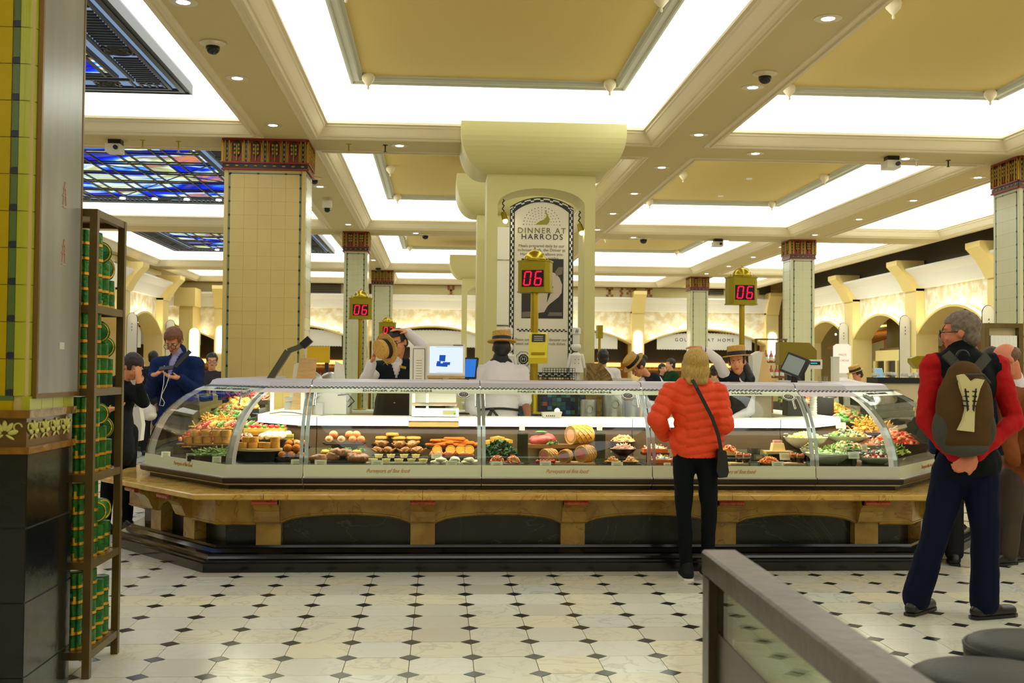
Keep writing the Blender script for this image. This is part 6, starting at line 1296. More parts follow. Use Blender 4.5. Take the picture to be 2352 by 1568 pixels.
# ticket dispenser on the central pole
a = P(1238, 835, 9.82); t = thing('ticket_dispenser', 'yellow brass ticket dispenser on the central sign pole', 'ticket dispenser', a); R = Matrix.Rotation(-.2, 3, 'Z')
def q(x, y, z): return R @ Vector((x, y, z))+a
obj('case', MB().prism([q(.0, .0, .03), q(.0, -.09, 0), q(.0, -.10, .05), q(.0, -.04, .26), q(.0, .0, .28)], R @ Vector((.165, 0, 0))), mat('dispenser_yellow', (208, 190, 36), .35, .3), t)
for ch in t.children: ch.location -= R @ Vector((.085, 0, 0))
obj('panel', MB().prism([q(-.06, -.052, .19), q(.06, -.052, .19), q(.06, -.033, .26), q(-.06, -.033, .26)], R @ Vector((0, -.012, .003))), M_black, t); m = MB()
for i in range(3): m.prism([q(-.04, -.063+.006*i, .205+.017*i), q(.04, -.063+.006*i, .205+.017*i), q(.04, -.061+.006*i, .211+.017*i), q(-.04, -.061+.006*i, .211+.017*i)], R @ Vector((0, -.004, 0)))
obj('printed_lines', m, mat('pale_print', (190, 190, 170), .5), t); obj('ticket_lip', MB().bar(q(-.06, -.097, .09), q(.06, -.097, .09), .012, .02), M_brass, t)
def screen_thing(nmn, lab, c, w_, h, rz, tilt, bez, scrm, stand_z=None, extra=None, dep=.03):
    t = thing(nmn, lab, 'screen', c); Q = Matrix.Rotation(rz, 3, 'Z') @ Matrix.Rotation(tilt, 3, 'X'); c = Vector(c)
    ca = obj('casing', MB().cbox(c+Q @ Vector((0, dep/2, 0)), (w_, dep, h), Q), bez, t); obj('display', MB().cbox(c+Q @ Vector((0, -.001, .0)), (w_*.88, .003, h*.84), Q), scrm, ca)
    if stand_z is not None:
        obj('stand', MB().cyl((c.x, c.y+.04, stand_z), (c.x, c.y+.04, c.z-h*.3), .025), bez, t); obj('base', MB().lathe([(.10, 0), (.10, .012), (.03, .02)], (c.x, c.y+.04, stand_z), 20), bez, t, 'a')
    return t, Q
# customer facing white monitor
M_sw = emat('screen_white', (232, 245, 255), 1.0); M_sb = emat('screen_blue', (60, 130, 225), .9); M_print = mat('screen_print', (30, 80, 180), .4)
c = P(1025, 826, 9.4); t, Q = screen_thing('monitor', 'white flat monitor showing a blue gift box picture', c, .32, .27, .03, .0, M_white, M_sw, 1.045, dep=.04)
m = MB(); k_ = Q
for (x0, z0, x1, z1) in ((-.03, -.01, .02, .04), (-.06, -.055, .04, -.03), (.0, -.04, .06, -.02), (-.05, -.03, -.02, -.012)): m.prism([c+Vector((x0-.03, -.004, z0)), c+Vector((x1-.03, -.004, z0-.005)), c+Vector((x1-.025, -.004, z1)), c+Vector((x0-.028, -.004, z1))], (0, -.001, 0))
obj('picture', m, emat('picture_blue', (40, 100, 215), .7), t); m = MB()
for i in range(22): m.cbox(c+Vector((-.132+i*.0126, -.004, .106)), (.006, .002, .004)); m.cbox(c+Vector((-.132+i*.0126, -.004, -.108)), (.006, .002, .004))
obj('dotted_edge', m, M_sb, t, kind='stuff'); obj('lower_bezel', MB().cbox(c+Vector((0, .015, -.146)), (.32, .05, .02)), M_woodl, t); obj('maker_plate', MB().cbox(c+Vector((.10, -.002, .124)), (.085, .002, .008)), mat('grey_print', (120, 120, 120), .5), t)
c = P(1080, 845, 9.7); screen_thing('monitor', 'blue lit screen behind the white monitor', c, .12, .19, -.5, -.2, M_black, M_sb, 1.045)
# slim white column (till side)
a = P(962, 880, 9.45); b = P(962, 795, 9.45); t = thing('menu_stand', 'narrow white upright menu stand left of the monitor', 'menu stand', (a.x, 9.45, 1.045)); obj('body', MB().box(a.x-.078, a.x+.078, 9.43, 9.5, 1.045, b.z), M_white, t)
obj('edging', MB().box(a.x-.05, a.x+.05, 9.424, 9.43, 1.15, b.z-.02), M_ink, t); obj('card', MB().box(a.x-.046, a.x+.046, 9.420, 9.424, 1.155, b.z-.024), M_white, t); m = MB()
for i in range(9): m.box(a.x-.025, a.x+.025, 9.418, 9.42, 1.33+.022*i, 1.334+.022*i)
obj('printed_lines', m, mat('faint_ink', (160, 150, 110), .6), t)
# scales on the lit ledge
def scale_(px, lab, Y=9.1):
    c = P(px, 958, Y); c.z = 1.047; t = thing('weighing_scale', lab, 'scale', c); obj('body', MB().prism([c+Vector((-.19, -.12, .005)), c+Vector((-.19, .16, .005)), c+Vector((-.19, .16, .07)), c+Vector((-.19, -.10, .07))], (.38, 0, 0)), M_white, t)
    obj('feet', MB().box(c.x-.17, c.x-.13, c.y-.1, c.y-.06, c.z, c.z+.008).box(c.x+.13, c.x+.17, c.y-.1, c.y-.06, c.z, c.z+.008), M_black, t); obj('pan', MB().prism([c+Vector((-.18, -.10, .09)), c+Vector((.17, -.10, .09)), c+Vector((.18, -.115, .115)), c+Vector((-.19, -.115, .115))], (0, .26, 0)), M_steel, t)
    obj('pan_support', MB().box(c.x-.08, c.x+.08, c.y-.05, c.y+.1, c.z+.07, c.z+.09), M_black, t); obj('readout', MB().box(c.x+.06, c.x+.165, c.y-.119, c.y-.108, c.z+.02, c.z+.055), mat('lcd', (150, 150, 118), .3), t); obj('green_dot', MB().box(c.x+.15, c.x+.162, c.y-.122, c.y-.119, c.z+.022, c.z+.034), emat('green_led', (60, 220, 60), 1), t)
    obj('printer_tower', MB().box(c.x-.19, c.x-.165, c.y-.09, c.y+.1, c.z+.07, c.z+.21).box(c.x-.19, c.x+.17, c.y+.1, c.y+.13, c.z+.07, c.z+.21).box(c.x-.075, c.x-.055, c.y-.09, c.y-.07, c.z+.07, c.z+.21), M_white, t)
scale_(1000, 'white weighing scale with steel pan on the lit ledge')
c = P(996, 968, 8.86); t = thing('wooden_block', 'small wood grain plinth hung before the lit ledge under the scale', 'block', c); obj('block', MB().box(c.x-.20, c.x+.20, 8.845, 8.868, .975, 1.02), M_woodl, t); obj('top_trim', MB().box(c.x-.205, c.x+.205, 8.84, 8.87, 1.021, 1.043), M_white, t)
# grey card reader
c = P(1267, 955, 9.0); c.z = 1.047; t = thing('card_terminal', 'grey printer terminal on the lit ledge under the brass pole', 'terminal', c); obj('body', MB().prism([c+Vector((-.07, -.05, 0)), c+Vector((.07, -.05, 0)), c+Vector((.082, -.05, .05)), c+Vector((-.082, -.05, .045))], (0, .12, 0)), mat('grey_plastic', (150, 148, 138), .5), t); obj('roll', MB().ball(c+Vector((.045, 0, .055)), .024), M_white, t, True); m = MB()
for i in range(5): m.box(c.x-.05+.016*i, c.x-.042+.016*i, c.y-.053, c.y-.05, c.z+.012, c.z+.022)
obj('buttons', m, M_ink, t)
# tall slicers and acrylic lids at left
def slicer(px, Y, lab, s=1.0, fl=1):
    c = P(px, 880, Y); c.z = 1.047; t = thing('meat_slicer', lab, 'slicer', c); obj('base', MB().box(c.x-.16*s, c.x+.16*s, Y-.12, Y+.15, c.z, c.z+.10), M_alu, t)
    obj('blade_guard', MB().lathe([(.13*s, 0), (.13*s, .03), (.10*s, .04), (.001, .04)], c+Vector((-.03*fl*s, 0, .24)), 24, Matrix.Rotation(PI/2, 3, 'X')), M_steel, t, 'a'); obj('hopper', MB().prism([c+Vector((-.02*fl*s, -.05, .12)), c+Vector((.13*fl*s, -.05, .12)), c+Vector((.09*fl*s, -.05, .42)), c+Vector((.01*fl*s, -.05, .45))], (0, .03, 0)), M_white, t); obj('carriage', MB().prism([c+Vector((.0, -.12, .11)), c+Vector((.14*fl*s, -.12, .11)), c+Vector((.17*fl*s, -.12, .14)), c+Vector((.03, -.12, .14))], (0, .2, 0)), M_alu, t)
slicer(702, 9.5, 'white meat slicer left of the man with the hat, nearer the arm', 1.0, -1); slicer(768, 9.7, 'white slicer with pale hopper beside the brass pole', .9, 1)
a = P(618, 870, 9.0); b = P(662, 806, 9.0); c_ = P(700, 792, 9.0); t = thing('support_stand', 'dark grey cranked support arm rising above the case', 'arm', a); obj('arm', MB().bar(a-Vector((.05, 0, .1)), b, .05, .07, (0, 1, 0)).bar(b, c_, .04, .055, (0, 1, 0)), mat('arm_grey', (88, 86, 68), .4, .2), t); obj('head', MB().bar(c_-Vector((.02, 0, .01)), c_+Vector((.045, 0, .05)), .06, .07, (0, 1, 0)), M_black, t)
p = P(680, 870, 9.3); t = thing('wooden_stand', 'pale wooden angled board behind the grey arm', 'board', (p.x, p.y, 1.047)); obj('board', MB().prism([(p.x-.05, 9.32, 1.047), (p.x+.13, 9.32, 1.047), (p.x+.16, 9.36, 1.52), (p.x+.02, 9.36, 1.52)], (0, .04, 0)), M_woodl, t)
p = P(733, 870, 12.0); t = thing('brass_panel', 'yellow brass panel on a stand right of the big tiled column', 'panel', (p.x, 12.0, 0)); a = P(706, 795, 12.0); b = P(757, 833, 12.0); obj('panel', MB().box(a.x, b.x, 11.98, 12.03, b.z, a.z), mat('yellow_panel', (214, 176, 30), .4, .3), t); obj('post', MB().box(b.x-.05, b.x-.01, 11.99, 12.02, 0, b.z), M_black, t)  # a plain brass panel on a post, not a screen
p = P(645, 945, 9.2); t = thing('slicer_frame', 'white metal frame with a cut-out below the grey arm', 'frame', (p.x, 9.2, 1.047)); a = P(622, 900, 9.2); b = P(700, 945, 9.2); obj('frame', MB().box(a.x, a.x+.03, 9.17, 9.2, 1.047, 1.24).box(b.x-.03, b.x, 9.17, 9.2, 1.047, 1.24).box(a.x+.03, b.x-.03, 9.17, 9.2, 1.047, 1.09), M_white, t); obj('cable', MB().tube([(a.x, 9.15, 1.06), (a.x+.1, 9.13, 1.075), (a.x+.2, 9.13, 1.07), (b.x, 9.15, 1.055)], .004, 6), M_black, t)
p = P(765, 920, 9.6); t = thing('wrapping_machine', 'pale grey machine with a black cable seen through the glass, left', 'machine', (p.x, 9.6, 1.047)); obj('body', MB().box(p.x-.14, p.x+.12, 9.5, 9.8, 1.047, 1.20), M_white, t); obj('lid', MB().prism([(p.x-.13, 9.5, 1.2), (p.x+.08, 9.5, 1.2), (p.x+.06, 9.5, 1.30), (p.x-.10, 9.5, 1.31)], (0, .2, 0)), M_white, t); obj('cable', MB().tube([p+Vector((.05, -.12, .05)), p+Vector((.14, -.12, .06)), p+Vector((.19, -.12, .0)), p+Vector((.14, -.12, -.05))], .006, 6), M_black, t)
# steel units behind the centre
for k, (px, w_, y0_, lab) in enumerate(((1352, .16, 917, 'small brushed steel urn behind the centre glass'), (1410, .22, 905, 'tall brushed steel cylinder behind the centre glass'), (1455, .2, 900, 'steel cylinder nearest the customer'))):
    a = P(px, y0_, 11.2); t = thing('steel_urn', lab, 'urn', (a.x, 11.2, .80)); obj('body', MB().lathe([(w_/2*1.1, 0), (w_/2*1.1, a.z-.80-.02), (w_/2, a.z-.80), (.001, a.z-.80)], (a.x, 11.2, .80), 24), mat('brushed_steel', (170, 168, 158), .35, .9), t, 'a'); obj('handle', MB().torus((a.x, 11.2-w_*.56, a.z-.1), .04, .006, Matrix.Rotation(PI/2, 3, 'X'), 12, 5), M_steel, t)
# rear counters of the island
for k, (x0, x1, y, h, lab) in enumerate(((-1.9, .35, 14.6, .9, 'rear counter left, under the far number sign'), (1.9, 3.1, 12.8, .95, 'rear counter right, behind the serving women'), (.35, 3.1, 16.7, .95, 'farthest counter of the island'))):
    t = thing('back_counter', 'white '+lab, 'counter', ((x0+x1)/2, y, 0)); obj('body', MB().box(x0, x1, y-.3, y+.3, 0, h-.03), M_shopw, t); obj('top', MB().box(x0-.02, x1+.02, y-.32, y+.32, h-.028, h), M_white, t)
    if k == 0:
        for i in range(4): obj('door', MB().box(x0+.05+i*.54, x0+.55+i*.54, y-.32, y-.302, .1, h-.1), M_steel, t)
t = thing('inner_counter', 'white staff worktop across the middle of the island', 'counter', (1.1, 11.3, 0)); obj('body', MB().box(-1.0, 3.05, 11.0, 11.7, 0, .77), M_shopw, t); obj('top', MB().box(-1.05, 3.1, 10.97, 11.72, .772, .799), M_steel, t)
# wire basket
a = P(1283, 865, 11.6); t = thing('wire_basket', 'black wire basket at the foot of the banner', 'basket', (a.x, 11.6, a.z-.05)); m = MB(); x0, x1, z0, z1 = a.x-.16, a.x+.16, a.z-.03, a.z+.09
for i in range(12): x = x0+(x1-x0)*i/11; m.bar((x, 11.5, z0), (x, 11.5, z1), .004, .004, (0, 1, 0)); m.bar((x, 11.7, z0), (x, 11.7, z1), .004, .004, (0, 1, 0))
for i in range(6): z = z0+(z1-z0)*i/5; m.bar((x0, 11.5, z), (x1, 11.5, z), .004, .004); m.bar((x0, 11.7, z), (x1, 11.7, z), .004, .004); m.bar((x0, 11.5, z), (x0, 11.7, z), .004, .004); m.bar((x1, 11.5, z), (x1, 11.7, z), .004, .004)
obj('wire', m, M_black, t); obj('shelf', MB().box(x0-.1, x1+.12, 11.45, 11.8, z0-.03, z0-.004), M_wood, t); obj('leg', MB().box(x0-.05, x0-.02, 11.6, 11.65, .80, z0-.03).box(x1+.02, x1+.05, 11.6, 11.65, .80, z0-.03), M_black, t)
# right cash register cluster
a = P(1800, 880, 9.8); t = thing('till_screen', 'black touch screen till tilted to the right', 'till', a); Q = Matrix.Rotation(.55, 3, 'Z') @ Matrix.Rotation(-.45, 3, 'X'); c = P(1826, 840, 9.75)
obj('casing', MB().cbox(c, (.22, .04, .19), Matrix.Rotation(-.75, 3, 'Z') @ Matrix.Rotation(-.3, 3, 'X') @ Matrix.Rotation(.35, 3, 'Y')), M_black, t); Q = Matrix.Rotation(-.75, 3, 'Z') @ Matrix.Rotation(-.3, 3, 'X') @ Matrix.Rotation(.35, 3, 'Y'); obj('display', MB().cbox(c+Q @ Vector((-.005, -.022, .0)), (.18, .004, .15), Q), mat('till_lcd', (120, 132, 128), .15), t); obj('stand', MB().cyl((c.x, c.y+.03, 1.047), (c.x, c.y+.02, c.z-.05), .03), M_black, t); obj('base', MB().box(c.x-.12, c.x+.1, c.y-.1, c.y+.1, 1.24, 1.262).box(c.x-.09, c.x+.07, c.y-.08, c.y+.08, 1.047, 1.24), M_black, t)
a = P(1868, 880, 9.9); t = thing('pole_display', 'cream customer display on a ribbed post beside the till', 'display', (a.x, 9.9, 1.047)); b = P(1868, 838, 9.9); obj('head', MB().box(b.x-.07, b.x+.07, 9.86, 9.94, b.z-.035, b.z+.05), M_white, t); obj('readout', MB().box(b.x-.045, b.x+.05, 9.853, 9.86, b.z+.0, b.z+.032), M_black, t); obj('digits', MB().box(b.x-.04, b.x+.02, 9.85, 9.853, b.z+.012, b.z+.02), emat('cyan_led', (60, 200, 220), 1.2), t)
m = MB()
for i in range(10): m.lathe([(.03, 0), (.034, .012), (.03, .022)], (a.x, 9.9, 1.047+.023*i), 14)
obj('ribbed_post', m, M_white, t)
a = P(1832, 810, 12.4); t = thing('brass_housing', 'olive brass octagonal housing behind the till', 'housing', (a.x, 12.4, .95)); o_ = [(1790, 838), (1790, 785), (1860, 787), (1876, 805), (1876, 838)]; pp_ = [P(x, y, 12.4) for x, y in o_]; obj('housing', MB().prism(pp_, (0, .15, 0)), mat('olive_brass', (140, 124, 44), .4, .6), t); obj('stem', MB().box(pp_[0].x+.1, pp_[2].x-.05, 12.42, 12.5, .95, pp_[0].z), M_black, t)
a = P(1745, 872, 10.4); t = thing('paper_tower', 'cream draped paper bag stack right of the serving woman', 'bag', (a.x, 10.4, 1.047)); pp_ = [P(x, y, 10.4) for x, y in ((1738, 884), (1776, 884), (1768, 850), (1755, 808), (1742, 815))]; obj('bag', MB().prism(pp_, (0, .12, 0)), M_woodl if False else mat('cream_paper', (232, 200, 140), .7), t); q_ = [P(x, y, 10.38) for x, y in ((1730, 884), (1740, 884), (1752, 812), (1745, 806), (1728, 815))]; obj('liner', MB().prism(q_, (0, .14, 0)), M_white, t); obj('foot', MB().box(pp_[0].x, pp_[1].x, 10.4, 10.52, 1.0, pp_[0].z), M_wood, t)
for (x, lab) in ((1918, 'white printer pillar right of the till'),): a = P(x, 880, 11.5); b = P(x, 821, 11.5); t = thing('white_post', lab, 'post', (a.x, 11.5, .9)); obj('body', MB().box(a.x-.032, a.x+.032, 11.46, 11.54, .9, b.z), M_white, t); obj('cap', MB().box(a.x-.034, a.x+.034, 11.455, 11.545, b.z, b.z+.01), M_white, t)
a = P(1890, 872, 10.4); t = thing('cutlery_tin', 'steel tin of utensils beside the ribbed post', 'tin', (a.x-.0, 10.4, 1.047)); obj('tin', MB().lathe([(.05, 0), (.05, .13), (.046, .13), (.046, .01)], (a.x, 10.4, 1.2), 16), M_steel, t, 'a'); obj('riser', MB().box(a.x-.08, a.x+.08, 10.32, 10.48, 1.047, 1.2), M_black, t); m = MB()
for i in range(7): m.bar((a.x-.03+.01*i, 10.4, 1.22), (a.x-.045+.015*i, 10.4, 1.40), .007, .004)
obj('utensils', m, M_steel, t, kind='stuff')
# right service ledge behind cap (dark glass worktop)
a = P(1900, 884, 10.3); t = thing('glass_worktop', 'dark green glass worktop behind the right cases', 'worktop', (2.6, 10.3, 1.0)); obj('top', MB().box(2.1, 3.1, 10.0, 10.7, 1.0+.22, 1.24), mat('worktop_green', (70, 84, 70), .15), t); obj('body', MB().box(2.15, 3.05, 10.02, 10.68, 0, 1.22), M_shopw, t)
# trays of packets
t = thing('packet_tray', 'black tray of small white packets at the right end', 'tray', P(2075, 875, 11.4)); c = P(2075, 880, 11.4); obj('tray', MB().box(c.x-.32, c.x+.32, 11.3, 11.6, c.z, c.z+.06), M_black, t); rr = random.Random(3); m = MB()
for i in range(40): p = c+Vector((rr.uniform(-.3, .3), rr.uniform(-.05, .12), .075+rr.uniform(0, .03))); m.cbox(p, (.05, .03, .03), Matrix.Rotation(rr.uniform(0, 3), 3, 'Z'))
obj('packets', m, M_white, t, kind='stuff'); obj('stand', MB().box(c.x-.3, c.x+.3, 11.32, 11.58, .0, c.z), M_shopw, t)
c = P(2020, 858, 12.0); t, Q = screen_thing('tablet', 'small white tablet till at the right end', c, .12, .13, .4, -.3, M_white, emat('tablet_blue', (150, 205, 220), .8)); obj('stand', MB().box(c.x-.03, c.x+.03, 12.03, 12.1, 1.0, c.z), M_white, t)
t = thing('side_counter', 'pale counter under the tablet till', 'counter', (c.x, 12.2, 0)); obj('body', MB().box(c.x-.3, c.x+.5, 12.0, 12.5, 0, 1.15), M_shopw, t); obj('top', MB().box(c.x-.32, c.x+.52, 11.98, 12.52, 1.152, 1.18), M_white, t)
c = P(2115, 832, 13.5); t = thing('ticket_dispenser', 'yellow brass ticket dispenser beside the man in red', 'ticket dispenser', c); obj('case', MB().prism([c+Vector((-.12, 0, 0)), c+Vector((-.05, 0, -.08)), c+Vector((.12, 0, -.08)), c+Vector((.12, 0, .08)), c+Vector((-.05, 0, .08)), c+Vector((-.12, 0, .05))], (0, .12, 0)), M_brassd, t); obj('pole', MB().cyl(c+Vector((.05, .06, -.08)), (c.x+.05, c.y+.06, 0), .025), M_brass, t)
# carton / bag shelves centre right
a = P(1430, 870, 13.0); t = thing('carton_stack', 'stack of folded pink and white cartons behind the bent woman', 'cartons', (a.x, 13.0, .95)); z = .951
for i in range(14): obj('carton', MB().box(a.x-.12+random.uniform(-.01, .01), a.x+.10, 12.9, 13.1, z, z+.026), M_white if i % 2 else mat('carton_pink', (226, 190, 160), .6), t); z += .029
a = P(1380, 872, 12.6); t = thing('label_printer', 'white label printer with blue display right of the pillar', 'printer', (a.x, 12.6, .95)); obj('body', MB().box(a.x-.08, a.x+.16, 12.5, 12.75, .951, 1.36), M_white, t); obj('display', MB().box(a.x-.06, a.x+.02, 12.49, 12.5, 1.2, 1.3), M_sb, t); obj('handle', MB().ball((a.x+.03, 12.46, 1.29), (.045, .03, .02)), M_black, t, True)
# bottle stand (rose bottles)
a = P(1770, 850, 18.0); b = P(1770, 792, 18.0); t = thing('bottle_stand', 'bronze shelf stand of rose bottles behind the serving woman', 'shelf', (a.x, 18.0, 0)); m = MB()
for dx in (-.25, .25): m.box(a.x+dx-.015, a.x+dx+.015, 17.98, 18.02, 0, 2.0)
m.box(a.x-.25, a.x+.25, 17.9, 18.1, 1.98, 2.0); obj('frame', m, M_rack, t)
for z in (1.1, 1.35, 1.6): obj('shelf', MB().box(a.x-.24, a.x+.24, 17.88, 18.12, z, z+.02), M_rack, t)
for i in range(2):
    for j in range(5):
        p = Vector((a.x-.18+.09*j, 17.97, 1.37+.25*i)); bt = item('rose_bottle', 'rose bottle on the bronze stand, %s from the left on the %s shelf' % (ORD[j], ['lower', 'upper'][i]), 'bottle', p, [('bottle', MB().lathe([(.035, 0), (.036, .1), (.012, .15), (.012, .19)], p, 10), M_bot1, 'a'), ('label', MB().lathe([(.0365, .02), (.0365, .08)], p, 10), M_white, 'a')], 'rose bottles')
# rows of small lit goods on far shelves
rr = random.Random(5)
for k, c_ in enumerate(bcs):
    for si, z in enumerate((.43, .83, 1.18, 1.53)):
        if k == 0: continue
        m = MB()
        for i in range(24):
            x = c_-1.6+i*.138+rr.uniform(-.01, .01); m.lathe([(.035, 0), (.035, .12), (.014, .16), (.014, .2)], pb(x, -.92, z), 7)
        o = obj('bottle_row', m, [M_bot1, M_bot2, M_bowlw][(si+k) % 3], None, True); tag(o, 'row of small bottles under back arch %s on the %s shelf' % (ORD[k], ['bottom', 'second', 'third', 'top'][si]), 'bottles', kind='stuff')
# framed shelf unit at right edge
a = P(2257, 742, 12.0); b = P(2345, 742, 12.0); t = thing('framed_shelf', 'dark framed rack of white booklets behind the bald man', 'rack', ((a.x+b.x)/2, 12.0, 0)); m = MB().box(a.x, a.x+.05, 11.95, 12.05, 0, a.z).box(b.x-.05, b.x, 11.95, 12.05, 0, a.z).box(a.x+.05, b.x-.05, 11.95, 12.05, a.z-.05, a.z).box(a.x+.05, b.x-.05, 11.95, 12.05, 1.5, 1.54); obj('frame', m, M_rack, t)
obj('back', MB().box(a.x+.05, b.x-.05, 12.03, 12.04, 1.0, a.z-.05), mat('cream_back', (214, 196, 150), .6), t)
n = 7
for i in range(n):
    for z in (1.55, 1.12): x = a.x+.07+i*(b.x-a.x-.14)/n; p = Vector((x+.02, 12.0, z)); obj('booklet', MB().box(x+.004, x+.046, 11.96, 12.02, z, z+.32), M_white, t)
# far left food cabinet glow + white bag
# ================================================================ handrail and stools, foreground right
M_rail = mat('scuffed_steel', (80, 63, 48), .28, 0, spec=.3, var=.45, vscale=9, bump=.15, bscale=30, stretch=(1, 1, 1))
rt = thing('handrail', 'scuffed brown steel box handrail with a glass infill, foreground right', 'handrail', (1.2, 2.9, 0))
def RZ(x, y, z): d = cF + cR*((x-1176)/FPX) - cU*((y-784)/FPX); return Vector((0, 0, CAMH))+d*((z-CAMH)/d.z)
ZR = .95; A = RZ(1612, 1262, ZR); B = RZ(1693, 1262, ZR); C_ = RZ(2143, 1568, ZR); D_ = RZ(2028, 1568, ZR)
du = ((C_-B).normalized()+(D_-A).normalized()).normalized(); sd = Vector((du.y, -du.x, 0)); wd = .095
if sd.x < 0: sd = -sd
E0 = A; L_ = 1.9; hh = .065
bvl = .006
pr = [(0, -bvl), (bvl, 0), (wd-bvl, 0), (wd, -bvl), (wd, -hh+bvl), (wd-bvl, -hh), (bvl, -hh), (0, -hh+bvl)]
pv = [E0+sd*a+Vector((0, 0, b)) for a, b in pr]; obj('top_rail', MB().prism(pv, du*L_), M_rail, rt)
ed_ = -du*0
def postb(u0, u1): 
    q = [E0+du*u+sd*s for u, s in ((u0, .002), (u1, .002), (u1, .052), (u0, .052))]; return MB().prism([(p.x, p.y, 0) for p in q], (0, 0, ZR-hh-.001))
obj('post', postb(.004, .075), M_rail, rt); obj('post', postb(L_-.2, L_-.13), M_rail, rt)
q = [E0+du*u+sd*.022 for u in (.085, L_-.21)]; m = MB(); m.prism([(q[0].x, q[0].y, .755), (q[1].x, q[1].y, .755), (q[1].x, q[1].y, ZR-hh-.002), (q[0].x, q[0].y, ZR-hh-.002)], sd*.012)
obj('glass_infill', m, glass('rail_glass', (222, 228, 205), .8), rt)
m = MB(); m.prism([(q[0].x, q[0].y, .05), (q[1].x, q[1].y, .05), (q[1].x, q[1].y, .752), (q[0].x, q[0].y, .752)], sd*.014); obj('lower_panel', m, mat('brown_panel', (62, 52, 40), .35, .3), rt)
M_seat = mat('black_leather', (26, 24, 23), .4, spec=.25, bump=.15, bscale=120)
for k, (px, pt, pbm, wpx, cx) in enumerate(((2395, 1437, 1505, 320, 2395), (2290, 1500, 1580, 360, 2290))):
    z = .75; front = None
    # seat centre from the far rim (top edge of the ellipse)
    far = RZ(cx, pt, z); r_ = .185
    d = Vector((far.x, far.y, 0)).normalized(); c = Vector((far.x, far.y, 0))-d*r_
    t = thing('bar_stool', 'round black leather bar stool, %s' % ['farther one at the right edge', 'nearer one at the bottom edge'][k], 'stool', (c.x, c.y, 0))
    obj('seat', MB().lathe([(.001, z-.08), (r_-.01, z-.08), (r_, z-.07), (r_+.004, z-.03), (r_-.01, z-.008), (r_-.05, z), (.001, z+.003)], (c.x, c.y, 0), 36), M_seat, t, True); obj('piping', MB().torus((c.x, c.y, z-.02), r_+.001, .005, None, 36, 6), M_seat, t, True)
    obj('stem', MB().cyl((c.x, c.y, .02), (c.x, c.y, z-.08), .03), M_steel, t, 'a'); obj('base', MB().lathe([(.2, 0), (.2, .01), (.03, .03)], (c.x, c.y, 0), 28), M_steel, t, 'a')
# ================================================================ people
def voxel(mb, size, smooth=3, disp=None):
    me = bpy.data.meshes.new('tmp'); me.from_pydata(mb.v, [], mb.f); o = bpy.data.objects.new('tmp', me); COL.objects.link(o)
    r = o.modifiers.new('r', 'REMESH'); r.mode = 'VOXEL'; r.voxel_size = size
    if smooth: s = o.modifiers.new('s', 'SMOOTH'); s.factor = .5; s.iterations = smooth
    dg = bpy.context.evaluated_depsgraph_get(); m2 = bpy.data.meshes.new_from_object(o.evaluated_get(dg)); bpy.data.objects.remove(o); bpy.data.meshes.remove(me)
    if disp:
        nrm = [v.normal.copy() for v in m2.vertices]
        for v, n in zip(m2.vertices, nrm): v.co += n*disp(v.co)
    return m2
def vmesh(nmn, mb, m, par, size=.01, smooth=3, disp=None, cut=None, thick=0):
    me = voxel(mb, size, smooth, disp)
    if cut:
        bm = bmesh.new(); bm.from_mesh(me); dl = [f for f in bm.faces if cut(f.calc_center_median())]; bmesh.ops.delete(bm, geom=dl, context='FACES')
        loose = [v for v in bm.verts if not v.link_faces]; bmesh.ops.delete(bm, geom=loose, context='VERTS')
        if thick: bmesh.ops.solidify(bm, geom=bm.faces[:], thickness=thick)
        bm.to_mesh(me); bm.free()
    off_ = wloc(par); me.transform(Matrix.Translation(-off_)); return obj(nmn, me, m, par, True)
def wr(amp, f=9):
    return lambda p: amp*(noise.noise(p*f)+.5*noise.noise(p*f*2.3))
M_lip = mat('lips', (178, 84, 76), .5); M_eyew = mat('eye_white', (232, 228, 222), .3); M_iris = mat('iris_dark', (40, 30, 26), .2); M_frames = mat('spectacle_frame', (28, 26, 28), .3)
SK = {'fair': mat('skin_fair', (232, 172, 134), .5), 'warm': mat('skin_warm', (220, 148, 104), .5), 'rosy': mat('skin_rosy', (216, 130, 98), .5), 'deep': mat('skin_deep', (150, 94, 64), .5)}
